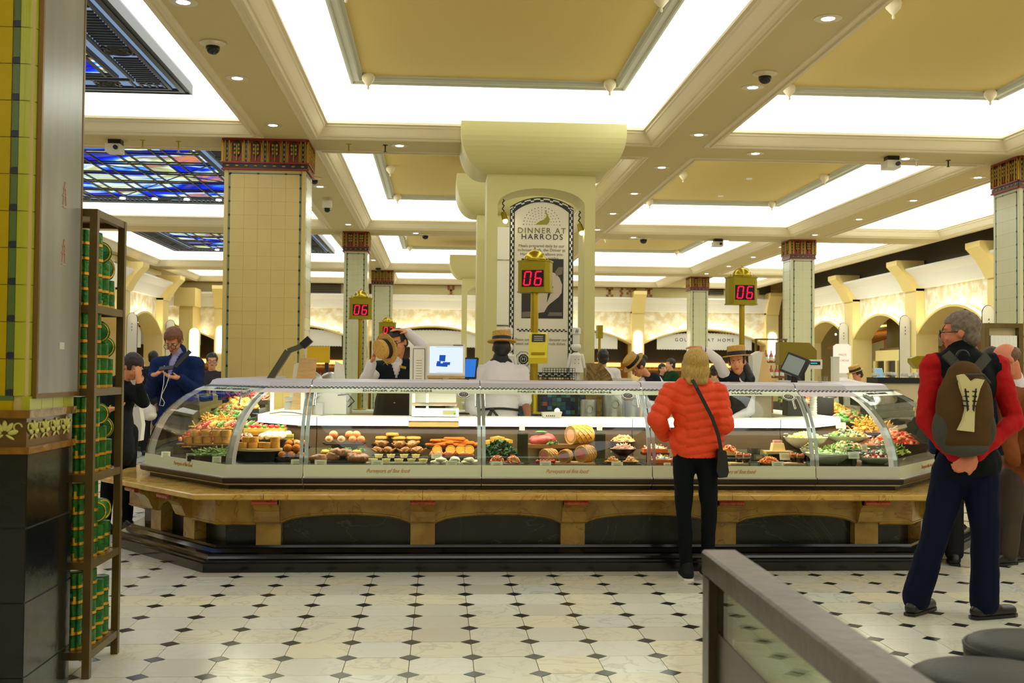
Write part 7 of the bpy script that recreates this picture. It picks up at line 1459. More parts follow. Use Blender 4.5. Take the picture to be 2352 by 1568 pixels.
def figure(label, base, rot=0, H=1.75, J={}, skin='fair', look=None, headup=None, hands={}, vox=.009, wide=1.0, nose=1.0, glasses=False, face=True, legs=True, group=None, neckr=.055):
    s = H/1.75; Rz = Matrix.Rotation(rot, 3, 'Z'); base = Vector(base)
    D = dict(pelvis=(0, 0, .95), chest=(0, .01, 1.26), neck=(0, .015, 1.46), head=(0, -.015, 1.63), sL=(.18*wide, .01, 1.42), eL=(.235*wide, .03, 1.13), wL=(.25*wide, -.06, .89), sR=(-.18*wide, .01, 1.42), eR=(-.235*wide, .03, 1.13), wR=(-.25*wide, -.06, .89), hL=(.09, 0, .92), kL=(.10, -.01, .50), aL=(.105, .02, .09), hR=(-.09, 0, .92), kR=(-.10, -.01, .50), aR=(-.105, .02, .09))
    j = {k: base+Rz @ (Vector(v)*s) for k, v in D.items()}
    for k, v in J.items(): j[k] = Vector(v)
    fwd0 = Rz @ Vector((0, -1, 0)); look = Vector(look).normalized() if look else fwd0; up = Vector(headup).normalized() if headup else Vector((0, 0, 1)); sd = look.cross(up).normalized(); up = sd.cross(look).normalized()
    HM = Matrix((sd, look, up)).transposed()           # head frame: x right side, y forward, z up
    tup = (j['neck']-j['pelvis']).normalized(); ts = (j['sL']-j['sR']).normalized(); tf = tup.cross(ts).normalized()*-1; ts = tf.cross(tup); 
    if tf.dot(fwd0) < 0: tf = -tf
    TM = Matrix((tup.cross(tf)*-1, tf, tup)).transposed()
    t = thing('person', label, 'person', base, group)
    def torso(mb, g=0, low=True, gs=None):
        gs = g if gs is None else gs
        mb.ball(j['chest']+tup*.05*s, ((.160*wide+g)*s, (.105+g)*s, (.19+g)*s), 18, 12, TM); mid = (j['pelvis']+j['chest'])/2; mb.ball(mid, ((.140*wide+g)*s, (.100+g)*s, (.19+g)*s), 18, 12, TM)
        if low: mb.ball(j['pelvis'], ((.160*wide+g)*s, (.115+g)*s, (.13+g)*s), 18, 12, TM)
        mb.cap(j['sL'], j['sR'], (.055+gs)*s, (.055+gs)*s); mb.cap(j['chest']+tup*.08*s, j['neck']-tup*.02*s, (.11+g)*s, (.055+g*.6)*s); return mb
    def arm(mb, S, g=0, to=1.0, ga=None):
        ga = g if ga is None else ga; mb.cap(j['s'+S], j['e'+S], (.052+g)*s, (.041+ga)*s); w_ = j['e'+S].lerp(j['w'+S], to); mb.cap(j['e'+S], w_, (.041+ga)*s, (.041-.015*to+ga)*s); return mb
    def leg(mb, S, g=0, fl=0, z1=.0):
        mb.cap(j['h'+S], j['k'+S], (.084+g)*s, (.056+g)*s); a = j['k'+S].lerp(j['a'+S], 1-z1); mb.cap(j['k'+S], a, (.055+g)*s, (.038+g+fl)*s); return mb
    b = torso(MB(), -.008); 
    for S in 'LR': arm(b, S); 
    if legs:
        for S in 'LR': leg(b, S); toe = Rz @ Vector((0, -1, 0)); b.cap(j['a'+S]-Vector((0, 0, .03)), j['a'+S]+toe*.03*s-Vector((0, 0, .04*s)), .035, .025)
    h = j['head']
    def hp(x, y, z): return h+HM @ (Vector((x, y, z))*s)
    b.cap(j['neck']-tup*.03, h-up*.05*s-look*.01, neckr*s, .050*s); b.ball(hp(0, -.012, .035), (.074*s, .092*s, .080*s), 20, 14, HM); b.ball(hp(0, .022, -.02), (.060*s, .070*s, .086*s), 18, 12, HM); b.ball(hp(0, .038, -.078), (.040*s, .045*s, .036*s), 14, 9, HM)
    if face:
        b.cap(hp(0, .088, .012), hp(0, .104*nose, -.022), .009*s, .014*s, 10); b.ball(hp(0, .098, -.028), (.017*s, .013*s, .010*s), 10, 6, HM)
        for q in (-1, 1): b.ball(hp(q*.03, .078, .030), (.024*s, .012*s, .008*s), 10, 6, HM); b.ball(hp(q*.038, .062, -.03), (.02*s, .022*s, .02*s), 10, 6, HM)
        b.ball(hp(0, .082, -.056), (.024*s, .012*s, .012*s), 10, 6, HM)
    for q in (-1, 1): b.ball(hp(q*.075, -.005, -.004), (.010*s, .02*s, .03*s), 10, 7, HM)
    for S, hd in hands.items():                         # hd: (finger direction, palm normal, curl, spread)
        d = Vector(hd[0]).normalized(); n = Vector(hd[1]); n = (n-d*n.dot(d)).normalized(); x = d.cross(n); curl = hd[2]; w_ = j['w'+S]; pc = w_+d*.045*s
        tsn = hd[3] if len(hd) > 3 else 1
        b.ball(pc, (.038*s, .05*s, .015*s), 14, 8, Matrix((x, d, n)).transposed()); b.cap(w_-d*.02, w_+d*.03*s, .024*s, .022*s)
        for q, (o_, L_) in enumerate(((-.03, .066), (-.010, .076), (.010, .072), (.029, .056))):
            p = pc+d*.038*s+x*o_*s; dd = d
            for u in range(3):
                an = curl*(.5+.5*u); dd = (d*math.cos(an)+n*math.sin(an)); p2 = p+dd*(L_*s*(.42, .32, .26)[u]); b.cap(p, p2, (.0092-.0008*u)*s, (.0086-.0008*u)*s, 8); p = p2
        tb = w_+d*.015*s+x*(-tsn*.028*s); t2 = tb+(d*.7-x*tsn*.75+n*.25).normalized()*.038*s; t3 = t2+(d*.9+n*(.3+curl*.4)).normalized()*.03*s; b.cap(tb, t2, .013*s, .0105*s, 8); b.cap(t2, t3, .0105*s, .0085*s, 8)
    vmesh('body', b, SK[skin], t, vox, 2)
    if face:
        for q in (-1, 1):
            ey = obj('eye', MB().ball(hp(q*.031, .073, .006), (.0125*s, .0115*s, .0062*s), 10, 7, HM), M_eyew, t, True); obj('iris', MB().ball(hp(q*.031, .0820, .006), (.0052*s, .0042*s, .0052*s), 8, 6, HM), M_iris, ey, True)
        obj('mouth', MB().ball(hp(0, .092, -.051), (.022*s, .007*s, .0042*s), 12, 6, HM).ball(hp(0, .091, -.058), (.019*s, .008*s, .005*s), 12, 6, HM), M_lip, t, True)
    if glasses:
        g = MB(); Q = HM @ Matrix.Rotation(PI/2, 3, 'X')
        for q in (-1, 1): g.torus(hp(q*.033, .108, .002), .024*s, .0028*s, Q, 18, 5); g.bar(hp(q*.056, .106, .008), hp(q*.078, .0, .006), .003, .005)
        g.bar(hp(-.01, .109, .006), hp(.01, .109, .006), .004, .003); obj('glasses', g, M_frames, t, True)
    return t, j, s, HM, hp, TM, torso, arm, leg
def brows(t, hp, HM, s, m):
    b = MB()
    for q in (-1, 1): b.cap(hp(q*.016, .091, .026), hp(q*.046, .080, .030), .0038*s, .0024*s, 6)
    obj('eyebrows', b, m, t, True)
def hair_short(t, hp, HM, s, m, g=.008, back=0):
    b = MB().ball(hp(0, -.016, .042), ((.074+g)*s, (.094+g)*s, (.082+g)*s), 22, 16, HM); b.ball(hp(0, -.05, -.01-back), ((.062+g)*s, (.05+g)*s, (.06+back)*s), 18, 12, HM)
    h0 = hp(0, 0, 0); inv = HM.transposed()
    def cut(p): l = inv @ (p-h0)/s; return (l.y > .045 and l.z < .062) or (l.y > .012 and l.z < .012)
    vmesh('hair', b, m, t, .007, 1, wr(.004, 45), cut)
def shoes(t, j, rot, s, m, L_=.17, dirs=None, sole=None):
    for S in 'LR':
        d = Vector(dirs[S]).normalized() if dirs else Matrix.Rotation(rot, 3, 'Z') @ Vector((0, -1, 0)); a = j['a'+S]; g = Vector((a.x, a.y, 0)); x = Vector((-d.y, d.x, 0))
        b = MB(); b.cap(g-d*.05*s+Vector((0, 0, .042)), g+d*L_*s+Vector((0, 0, .036)), .042, .036); b.cap(g-d*.03+Vector((0, 0, .05)), g-d*.02+Vector((0, 0, .10)), .045, .042); b.cap(g+d*.02+Vector((0, 0, .075)), g+d*.10+Vector((0, 0, .05)), .038, .034)
        so_ = vmesh('shoe', b, m, t, .009, 2, cut=lambda p: p.z < .012)
        o_ = [g-d*.09+x*.0]+[g+d*(.02+(L_*s+.0)*.0)+x*.0]; pl = [g+d*(u*s)+x*v for u, v in ((-.095, 0), (-.08, .034), (-.02, .038), (.08, .042), (L_, .040), (L_+.035, .02), (L_+.042, 0), (L_+.035, -.02), (L_, -.040), (.08, -.042), (-.02, -.038), (-.08, -.034))]
        obj('sole', MB().prism([(p.x, p.y, .001) for p in pl], (0, 0, .018)), sole or M_black, so_)
M_straw = mat('straw', (216, 168, 78), .6, var=.25, vscale=60, bump=.6, bscale=150); M_ribbon = mat('hat_ribbon', (22, 24, 30), .5)
def boater(par, c, up, r=.105, s=1.0, fwd=None):
    up = Vector(up).normalized(); Q = Vector((0, 0, 1)).rotation_difference(up).to_matrix(); S = Matrix.Diagonal(Vector((.88, 1.08, 1))) if True else None
    Rm = Q @ (Matrix.Rotation(math.atan2(-fwd[0], fwd[1]), 3, 'Z') if fwd else Matrix.Identity(3)) @ S; c = Vector(c)
    hh = .092*s
    w1 = [(r+.052*s, .004), (r+.054*s, .0), (r+.052*s, -.004), (r-.004, -.003), (r-.004, .0)]
    b = MB().lathe([(r-.006, -.003), (r+.052*s, -.004), (r+.054*s, 0), (r+.052*s, .004), (r, .004), (r-.002, hh), (r-.012, hh+.007), (.001, hh+.008)], c, 36, Rm)
    ho = obj('hat', b, M_straw, par, 'a'); obj('hat_ribbon', MB().lathe([(r+.001, .005), (r+.0035, .006), (r+.002, .044*s), (r-.001, .045*s)], c, 36, Rm), M_ribbon, ho, 'a')
M_navyv = mat('navy_waistcoat', (24, 29, 38), .7); M_shirt = mat('white_shirt', (226, 220, 226), .7); M_apron = mat('black_apron', (34, 32, 32), .7); M_collar = mat('black_collar', (20, 22, 26), .6); M_badge = mat('brass_badge', (200, 160, 60), .4, .5)
M_dhair = mat('dark_hair', (44, 32, 26), .5, bump=.5, bscale=200); M_bhair = mat('black_hair', (24, 22, 24), .45)
def shirt(t, j, s, torso, arm, m=M_shirt, g=.012, arms='LR', to=.95, roll=None, vox=.010):
    b = torso(MB(), g)
    for S in arms: arm(b, S, g, (roll or {}).get(S, to), g+.004)
    return vmesh('shirt', b, m, t, vox, 2, wr(.006, 11))
def trous(t, j, s, leg, TM, m, g=.018, fl=.012, vox=.011, hip=None, zc=.03):
    b = MB(); b.ball(j['pelvis'], ((.158+g)*s, (.112+g)*s, (.12+g)*s), 18, 12, TM)
    for S in 'LR': leg(b, S, g, fl, z1=.02)
    return vmesh('trousers', b, m, t, vox, 3, wr(.006, 8), cut=lambda p: p.z < zc)
# ---- customer in the orange jacket (seen from behind)
Y0 = 7.5; J = dict(head=P(1597, 836, 7.46), neck=P(1597, 882, 7.5), chest=P(1595, 935, 7.5), pelvis=P(1598, 1030, 7.52), sL=P(1541, 900, 7.5), eL=P(1509, 962, 7.46), wL=P(1528, 1000, 7.72), sR=P(1648, 900, 7.5), eR=P(1664, 975, 7.44), wR=P(1648, 985, 7.68), hL=P(1572, 1050, 7.52), kL=P(1570, 1170, 7.52), hR=P(1624, 1050, 7.52), kR=P(1628, 1170, 7.52))
bs = RZ(1600, 1322, 0); base = Vector((bs.x, 7.58, 0)); J['aL'] = Vector((P(1577, 1300, 7.56).x, 7.56, .09)); J['aR'] = Vector((P(1626, 1300, 7.60).x, 7.60, .09))
fa = {}
t, j, s, HM, hp, TM, torso, arm, leg = figure('woman with a blonde bob in an orange quilted jacket, seen from behind at the counter', base, PI, 1.62, J, 'fair', face=True, hands={'L': ((.5, .8, -.1), (0, 0, -1), .5), 'R': ((-.5, .8, 0), (0, 0, -1), .5)})
trous(t, j, s, leg, TM, mat('black_trousers', (15, 20, 23), .8), .006, .006)
M_or = mat('orange_quilting', (238, 70, 10), .65, bump=.25, bscale=50)
Axis = {}
def puff(p):
    z = p.z-.0; dL = min((p-j['eL']).length, (p-j['wL']).length, (p-(j['sL']+j['eL'])/2).length); dR = min((p-j['eR']).length, (p-j['wR']).length, (p-(j['sR']+j['eR'])/2).length)
    if abs(p.x-base.x) > .145:
        S = 'L' if p.x < base.x else 'R'
        ax = (j['e'+S]-j['s'+S]); u = (p-j['s'+S]).dot(ax.normalized())
        if u > ax.length: a2 = (j['w'+S]-j['e'+S]); u = ax.length+max(0, (p-j['e'+S]).dot(a2.normalized()))
        return .014*(abs(math.sin(u*PI/.062))**.5-.65)+.003*noise.noise(p*30)
    return .015*(abs(math.sin((z+.02*math.sin(p.x*9))*PI/.058))**.5-.65)+.003*noise.noise(p*30)
b = torso(MB(), .020)
b.cap(j['pelvis']+Vector((-.06, 0, .06)), j['pelvis']+Vector((.07, 0, .06)), .125, .125); b.cap(j['chest']+Vector((-.05, 0, 0)), j['chest']+Vector((.05, 0, 0)), .12, .12); b.cap(j['pelvis']+Vector((0, 0, .1)), j['chest'], .14, .14)
for S in 'LR': arm(b, S, .026, .92, .03)
vmesh('jacket', b, M_or, t, .0085, 2, puff, cut=lambda p: p.z < j['pelvis'].z-.055)
b = MB().ball(hp(0, -.02, .03), (.092*s, .108*s, .092*s), 22, 14, HM); b.ball(hp(0, -.03, -.05), (.102*s, .082*s, .10*s), 20, 12, HM)
for q in (-1, 1): b.cap(hp(q*.07, 0, .0), hp(q*.078, .01, -.115), .032, .024)
b.cap(hp(-.05, -.06, -.12), hp(.05, -.06, -.12), .03, .03)
h0 = hp(0, 0, 0); inv = HM.transposed()
def cutf(p): l = inv @ (p-h0)/s; return l.y > .05 and l.z < .06 and abs(l.x) < .06
vmesh('hair', b, mat('blonde_hair', (206, 168, 84), .5, var=.4, vscale=60, stretch=(3, 3, .3), bump=.4, bscale=90), t, .007, 2, lambda p: .004*noise.noise(Vector((p.x*60, p.y*60, p.z*7))), cutf)
shoes(t, j, PI, s, mat('black_canvas', (30, 34, 36), .7), .13, sole=M_white)
bg = thing('shoulder_bag', 'black shoulder bag with a long strap on the hip of the woman in orange', 'bag', P(1655, 1095, 7.4)); m = MB(); c = P(1657, 1062, 7.42)
m.v = []; q_ = [P(x, y, 7.42) for x, y in ((1646, 1030), (1664, 1034), (1670, 1082), (1666, 1094), (1648, 1096), (1642, 1080))]; obj('pouch', MB().prism([p-Vector((0, .05, 0)) for p in q_], (0, .10, 0)), M_black, bg, 'a')
sp = [P(1590, 872, 7.36)]+[P(1600, 890, 7.335), P(1618, 925, 7.33), P(1636, 960, 7.325), P(1650, 1000, 7.33), P(1657, 1036, 7.37)]; m = MB()
for a, b_ in zip(sp, sp[1:]): m.bar(a, b_+(b_-a)*.05, .024, .006, (0, 1, 0))
obj('strap', m, M_black, bg)
# ---- man with backpack
J = dict(head=P(2205, 765, 6.42), neck=P(2206, 822, 6.42), chest=P(2212, 900, 6.4), pelvis=P(2222, 1065, 6.38), sL=P(2142, 842, 6.42), eL=P(2128, 965, 6.33), wL=P(2195, 1050, 6.20), sR=P(2288, 842, 6.42), eR=P(2330, 965, 6.33), wR=P(2240, 1048, 6.20), hL=P(2182, 1085, 6.4), kL=P(2146, 1235, 6.38), hR=P(2252, 1085, 6.36), kR=P(2264, 1240, 6.30))
J['aL'] = Vector((P(2103, 1390, 6.44).x, 6.44, .09)); J['aR'] = Vector((P(2260, 1395, 6.32).x, 6.32, .09)); base = Vector((3.03, 6.4, 0))
t, j, s, HM, hp, TM, torso, arm, leg = figure('grey-haired man in a dark vest over red sleeves with hands clasped behind his back', base, PI, 1.80, J, 'rosy', look=(-.9, .45, -.05), glasses=True, hands={'L': ((.75, -.1, -.5), (.3, 1, -.3), .9, 1), 'R': ((-.75, -.15, -.45), (-.3, 1, -.3), .9, -1)})
trous(t, j, s, leg, TM, mat('navy_trousers', (14, 20, 44), .8), .022, .022, zc=.035)
b = torso(MB(), .022, False)
for S in 'LR': arm(b, S, .018, .93, .016)
vmesh('sleeves', b, mat('red_fleece', (176, 22, 24), .7), t, .010, 2, wr(.010, 13))
b = torso(MB(), .036, True, .028); b.cap(j['neck']-Vector((0, 0, .02)), j['neck']+Vector((0, 0, .055)), .085, .078)
iv = TM.transposed(); mc_ = (j['sL']+j['sR'])/2; hw_ = (j['sL']-j['sR']).length/2
vmesh('vest', b, mat('black_vest', (13, 18, 22), .75), t, .010, 2, wr(.006, 9), cut=lambda p: p.z < j['pelvis'].z-.06 or abs((iv @ (p-mc_)).x) > hw_-.012)
hair_short(t, hp, HM, s, mat('grey_hair', (134, 118, 100), .6, var=.45, vscale=45, bump=.5, bscale=150), .010, .01)
shoes(t, j, PI, s, mat('black_shoe', (26, 22, 20), .35), .19, dirs={'L': (.35, .3, 0), 'R': (.9, .25, 0)})
bp = thing('backpack', 'brown and grey backpack with a white printed emblem on the man in red', 'backpack', P(2219, 1040, 6.2)); M_bp = mat('brown_canvas', (86, 62, 34), .8, bump=.3, bscale=120); M_bpg = mat('grey_canvas', (74, 74, 66), .8, bump=.3, bscale=120)
cc = P(2219, 935, 6.13); b = MB(); b.ball(cc+Vector((0, .02, -.02)), (.165, .12, .265), 22, 14); b.ball(cc+Vector((0, .03, -.15)), (.165, .11, .13), 20, 12); b.ball(cc+Vector((0, .02, .12)), (.115, .10, .15), 20, 12); vmesh('main_bag', b, M_bp, bp, .011, 3, wr(.007, 10))
b = MB()
for q in (-1, 1): b.ball(cc+Vector((q*.135, .03, -.12)), (.045, .075, .11), 14, 9)
b.ball(cc+Vector((0, .02, -.235)), (.14, .10, .05), 16, 9); vmesh('side_pockets', b, M_bpg, bp, .011, 3, wr(.005, 10))
def onfront(x, z): return P(x, z, 6.13-.0)
fy = 6.13-.115
def em(pts, nmn, m, dy=0): 
    q = [P(x, y, fy-dy) for x, y in pts]
    return obj(nmn, MB().prism([p+Vector((0, -.0, 0)) for p in q], (0, .03, 0)), m, bp)
M_emb = mat('cream_print', (214, 202, 150), .7)
em([(2202, 862), (2215, 859), (2224, 868), (2231, 877), (2245, 869), (2262, 872), (2252, 892), (2246, 915), (2240, 935), (2239, 960), (2238, 992), (2203, 988), (2214, 965), (2220, 940), (2216, 912), (2208, 890)], 'emblem', M_emb)
for k in range(4):
    for sx_ in (2221, 2239): em([(sx_-5, 897+k*11), (sx_+5, 898+k*11), (sx_+5, 901+k*11), (sx_-5, 900+k*11)], 'emblem_lace', M_black, .004)
em([(2216, 892), (2219, 892), (2226, 940), (2222, 945)], 'emblem_line', M_black, .004); em([(2244, 892), (2241, 892), (2234, 940), (2238, 945)], 'emblem_line', M_black, .004)
m = MB()
for q, xs_ in ((-1, ((2172, 812), (2190, 830), (2205, 850))), (1, ((2268, 818), (2256, 832), (2240, 850)))):
    pp_ = [P(x, y, 6.29-.03*i) for i, (x, y) in enumerate(xs_)]
    for a, b_ in zip(pp_, pp_[1:]): m.bar(a, b_, .055, .02, (0, 1, 0))
obj('shoulder_strap', m, M_bpg, bp); obj('flap_cord', MB().tube([cc+Vector((-.10, -.08, .14)), cc+Vector((-.05, -.105, .185)), cc+Vector((.05, -.105, .185)), cc+Vector((.10, -.08, .14))], .008, 6), M_bpg, bp, True); obj('grab_loop', MB().torus(cc+Vector((0, .04, .29)), .035, .007, Matrix.Rotation(PI/2, 3, 'X'), 12, 6, 0, PI), M_black, bp, True)
# ---- bald man at right edge
J = dict(head=P(2302, 822, 8.0), neck=P(2330, 872, 8.0)); base = Vector((4.30, 8.15, 0))
t, j, s, HM, hp, TM, torso, arm, leg = figure('balding man in a brown jacket bowing his head at the right edge', base, PI/2+2.6, 1.76, dict(head=P(2312, 826, 8.0), neck=P(2334, 878, 8.05), chest=P(2350, 960, 8.1), pelvis=P(2345, 1090, 8.15), sL=P(2312, 912, 7.95), eL=P(2318, 1010, 7.9), wL=P(2330, 1060, 7.8), sR=P(2388, 912, 8.15), eR=P(2392, 1000, 8.12), wR=P(2362, 1060, 7.95), hL=P(2325, 1100, 8.1), kL=P(2322, 1200, 8.1), aL=Vector((4.27, 8.1, .09)), hR=P(2370, 1100, 8.2), kR=P(2368, 1200, 8.2), aR=Vector((4.45, 8.25, .09))), 'rosy', look=(-.75, .1, -.65), glasses=True)
trous(t, j, s, leg, TM, mat('taupe_trousers', (74, 64, 56), .8), .02, .022)
b = torso(MB(), .026); b.cap(j['chest'], j['pelvis'], .14, .155)
for S in 'LR': arm(b, S, .024, .95, .022)
vmesh('jacket', b, mat('brown_jacket', (122, 66, 30), .75), t, .011, 2, wr(.008, 10), cut=lambda p: p.z < j['pelvis'].z-.12)
vmesh('shirt_collar', MB().cap(j['neck']-Vector((.01, 0, .03)), j['neck']+Vector((-.02, 0, .035)), .078, .07), M_shirt, t, .009, 2)
b = MB().ball(hp(0, -.045, .005), (.083*s, .075*s, .055*s), 18, 10, HM); vmesh('hair_fringe', b, mat('greying_fringe', (120, 84, 62), .6, var=.3, vscale=50), t, .007, 1, wr(.003, 40))
shoes(t, j, 0, s, mat('black_shoe', (26, 22, 20), .35), .17, dirs={'L': (-.8, -.3, 0), 'R': (-.7, -.4, 0)})
# ---- people hidden behind those two: navy coat, and jeans
def plain(label, base, rot, H, skin, top, legm, hairm, J={}, vox=.012, look=None, coat=-.10, face=False, legs=True, **kw):
    t, j, s, HM, hp, TM, torso, arm, leg = figure(label, base, rot, H, J, skin, vox=vox, look=look, face=face, legs=legs, **kw)
    if legm: trous(t, j, s, leg, TM, legm, .02, .018, vox=.013)
    b = torso(MB(), .022)
    for S in 'LR': arm(b, S, .02, .93, .018)
    vmesh('coat' if coat < -.05 else 'top', b, top, t, .012, 2, wr(.008, 10), cut=lambda p: p.z < j['pelvis'].z+coat)
    if hairm: hair_short(t, hp, HM, s, hairm, .010, .01)
    if legm: shoes(t, j, rot, s, mat('black_shoe', (26, 22, 20), .35), .16)
    return t, j, s, HM, hp
plain('person in a navy coat almost hidden behind the man with the backpack', (3.97, 8.1, 0), PI*.9, 1.66, 'fair', mat('navy_coat', (28, 40, 72), .8), mat('charcoal_trousers', (34, 34, 38), .8), M_dhair)
plain('person in blue jeans hidden behind the balding man', (5.08, 9.9, 0), PI, 1.68, 'fair', mat('dark_coat', (40, 40, 44), .8), mat('blue_jeans', (34, 66, 104), .8), M_dhair)
# ---- man in the blue jacket reading his phone
Yb = 11.3; J = dict(head=P(399, 783, Yb), neck=P(410, 814, Yb+.05), chest=P(408, 875, Yb+.05), pelvis=P(395, 965, Yb+.1), sL=P(448, 838, Yb), eL=P(455, 905, Yb-.05), wL=P(412, 868, Yb-.28), sR=P(366, 838, Yb+.08), eR=P(346, 900, Yb), wR=P(352, 862, Yb-.25))
base = P(392, 1000, Yb+.1); base.z = 0
t, j, s, HM, hp, TM, torso, arm, leg = figure('man in a navy blue jacket with glasses looking down at his phone', base, -.25, 1.86, J, 'warm', look=(-.12, -.8, -.55), glasses=True, hands={'L': ((-.95, -.2, .15), (0, -.3, 1), .5, -1), 'R': ((.9, -.3, .35), (0, -.4, 1), .7, 1)})
trous(t, j, s, leg, TM, mat('khaki_trousers', (150, 116, 80), .8), .02, .016); brows(t, hp, HM, s, M_dhair)
b = torso(MB(), .034)
for S in 'LR': arm(b, S, .028, .88, .026)
b.cap(j['pelvis'], j['pelvis']+Vector((0, 0, -.02)), .17, .18)
def cutj(p): l = TM.transposed() @ (p-j['neck']); return p.z < j['pelvis'].z-.10 or (l.y > .05 and abs(l.x) < .045*(1+l.z*3.2) and l.z > -.26) 
vmesh('jacket', b, mat('blue_jacket', (24, 42, 88), .75), t, .010, 2, wr(.009, 9), cut=cutj)
vmesh('jacket_collar', MB().cap(j['neck']-Vector((0, 0, .03)), j['neck']+Vector((0, .012, .035)), .088, .078), mat('blue_jacket', (24, 42, 88), .75), t, .009, 2, cut=lambda p: (TM.transposed() @ (p-j['neck'])).y > .035); vmesh('shirt_collar', MB().cap(j['neck']-Vector((0, 0, .02)), j['neck']+Vector((0, 0, .03)), .07, .066), mat('lilac_shirt', (170, 168, 214), .7), t, .009, 2)
vmesh('shirt', torso(MB(), .020, False), mat('lilac_shirt', (170, 168, 214), .7), t, .011, 2, wr(.004, 12)); hair_short(t, hp, HM, s, mat('auburn_hair', (128, 78, 44), .5, var=.3, vscale=40), .012)
shoes(t, j, -.25, s, mat('black_shoe', (26, 22, 20), .35)); obj('shoulder_strap', MB().bar(P(437, 806, Yb-.10), P(419, 824, Yb-.155), .04, .012, (0, 1, 0)).bar(P(420, 823, Yb-.152), P(402, 842, Yb-.185), .04, .012, (0, 1, 0)), M_black, t)
c = P(382, 845, Yb-.38); ph_ = thing('phone', 'black mobile phone held by the man in blue', 'phone', c); obj('body', MB().cbox(c, (.14, .075, .009), Matrix.Rotation(.45, 3, 'X') @ Matrix.Rotation(-.1, 3, 'Y')), M_black, ph_); wr_ = thing('earphones', 'white earphone wire looping below the phone of the man in blue', 'earphones', P(370, 930, Yb-.33))
obj('wire', MB().tube([P(x, y, Yb-.36+.0015*i) for i, (x, y) in enumerate(((377, 856), (376, 880), (371, 905), (369, 918), (366, 930), (375, 932), (378, 924), (371, 912), (372, 905), (382, 885), (387, 868), (388, 856)))], .0035, 6), M_white, wr_, True)
# ---- woman with bowed head behind the rack
Yw = 9.75; J = dict(head=P(306, 842, Yw), neck=P(282, 868, Yw+.05), chest=P(270, 925, Yw+.08), pelvis=P(268, 1010, Yw+.1), sR=P(240, 900, Yw+.05), eR=P(236, 955, Yw-.05), wR=P(252, 940, Yw-.25), sL=P(305, 900, Yw+.0), eL=P(330, 925, Yw-.12), wL=P(319, 880, Yw-.18))
base = P(272, 1050, Yw+.1); base.z = 0
t, j, s, HM, hp, TM, torso, arm, leg = figure('dark-haired woman in black bowing her head into her hand beside the rack', base, .7, 1.64, J, 'warm', look=(.62, -.5, -.55), hands={'L': ((-.05, .0, 1), (-.6, .5, 0), .25, 1), 'R': ((.9, -.2, .2), (0, 0, 1), .5)}, wide=.92)
trous(t, j, s, leg, TM, mat('black_trousers', (15, 20, 23), .8), .008, .004); b = torso(MB(), .02); b.cap(j['chest'], j['pelvis']-Vector((0, 0, .1)), .125, .16)
for S in 'LR': arm(b, S, .016, .85, .014)
vmesh('black_top', b, mat('black_top', (24, 27, 30), .75), t, .011, 2, wr(.006, 10), cut=lambda p: p.z < j['pelvis'].z-.22)
b = MB().ball(hp(0, -.02, .035), (.088*s, .104*s, .094*s), 22, 14, HM); b.ball(hp(0, -.075, -.03), (.075*s, .055*s, .075*s), 16, 10, HM); h0 = hp(0, 0, 0); inv = HM.transposed(); vmesh('hair', b, M_dhair, t, .007, 2, lambda p: .004*noise.noise(p*40), lambda p: (inv @ (p-h0)).y > .05 and (inv @ (p-h0)).z < .05); shoes(t, j, .7, s, mat('black_shoe', (26, 22, 20), .35), .12)
obj('bracelet', MB().torus(j['wR']+Vector((-.0, .03, 0)), .034, .006, Matrix.Rotation(PI/2, 3, 'Y'), 16, 6), M_brass, t, True)
pb_ = thing('carrier_bag', 'white carrier bag hanging behind the woman in black', 'bag', P(313, 1008, 10.3)); q_ = [P(x, y, 10.3) for x, y in ((306, 935), (319, 932), (326, 975), (322, 1012), (303, 1014), (303, 970))]; obj('bag', MB().prism(q_, (0, .12, 0)), mat('white_plastic', (232, 226, 218), .5, bump=.5, bscale=12), pb_, 'a'); obj('handle', MB().tube([P(308, 936, 10.3), P(305, 915, 10.28), P(312, 905, 10.27), P(318, 933, 10.3)], .006, 6), M_white, pb_)
pb_ = thing('carrier_bag', 'crumpled white bag beside the trousers of the man in blue', 'bag', P(340, 955, 11.2)); b = MB().ball(P(338, 942, 11.15), (.085, .07, .07), 14, 9).ball(P(345, 955, 11.15), (.07, .06, .05), 12, 8); vmesh('bag', b, mat('white_plastic', (232, 226, 218), .5, bump=.5, bscale=12), pb_, .012, 1, wr(.012, 16)); obj('handle', MB().tube([P(335, 930, 11.15), P(338, 905, 11.2), P(345, 928, 11.15)], .006, 6), M_white, pb_)
# ---- serving man holding his hat
Yg = 9.95; J = dict(head=P(914, 787, Yg), neck=P(908, 828, Yg+.04), chest=P(905, 885, Yg+.05), pelvis=P(900, 970, Yg+.08), sR=P(866, 848, Yg), eR=P(836, 882, Yg-.12), wR=P(855, 832, Yg-.25), sL=P(944, 842, Yg+.05), eL=P(975, 800, Yg+.0), wL=P(936, 762, Yg-.04))
base = P(900, 1000, Yg+.1); base.z = 0
t, j, s, HM, hp, TM, torso, arm, leg = figure('bespectacled serving man in dark waistcoat, hand on head, holding out his hat', base, -.1, 1.76, J, 'warm', look=(-.45, -.82, -.2), headup=(-.12, 0, 1), glasses=True, hands={'R': ((.25, -.3, .9), (.8, -.3, 0), .6, 1), 'L': ((-.92, -.2, .2), (-.1, .1, -1), .45, -1)}, vox=.008)
shirt(t, j, s, torso, arm, vox=.010); hair_short(t, hp, HM, s, M_dhair, .009); brows(t, hp, HM, s, M_dhair)
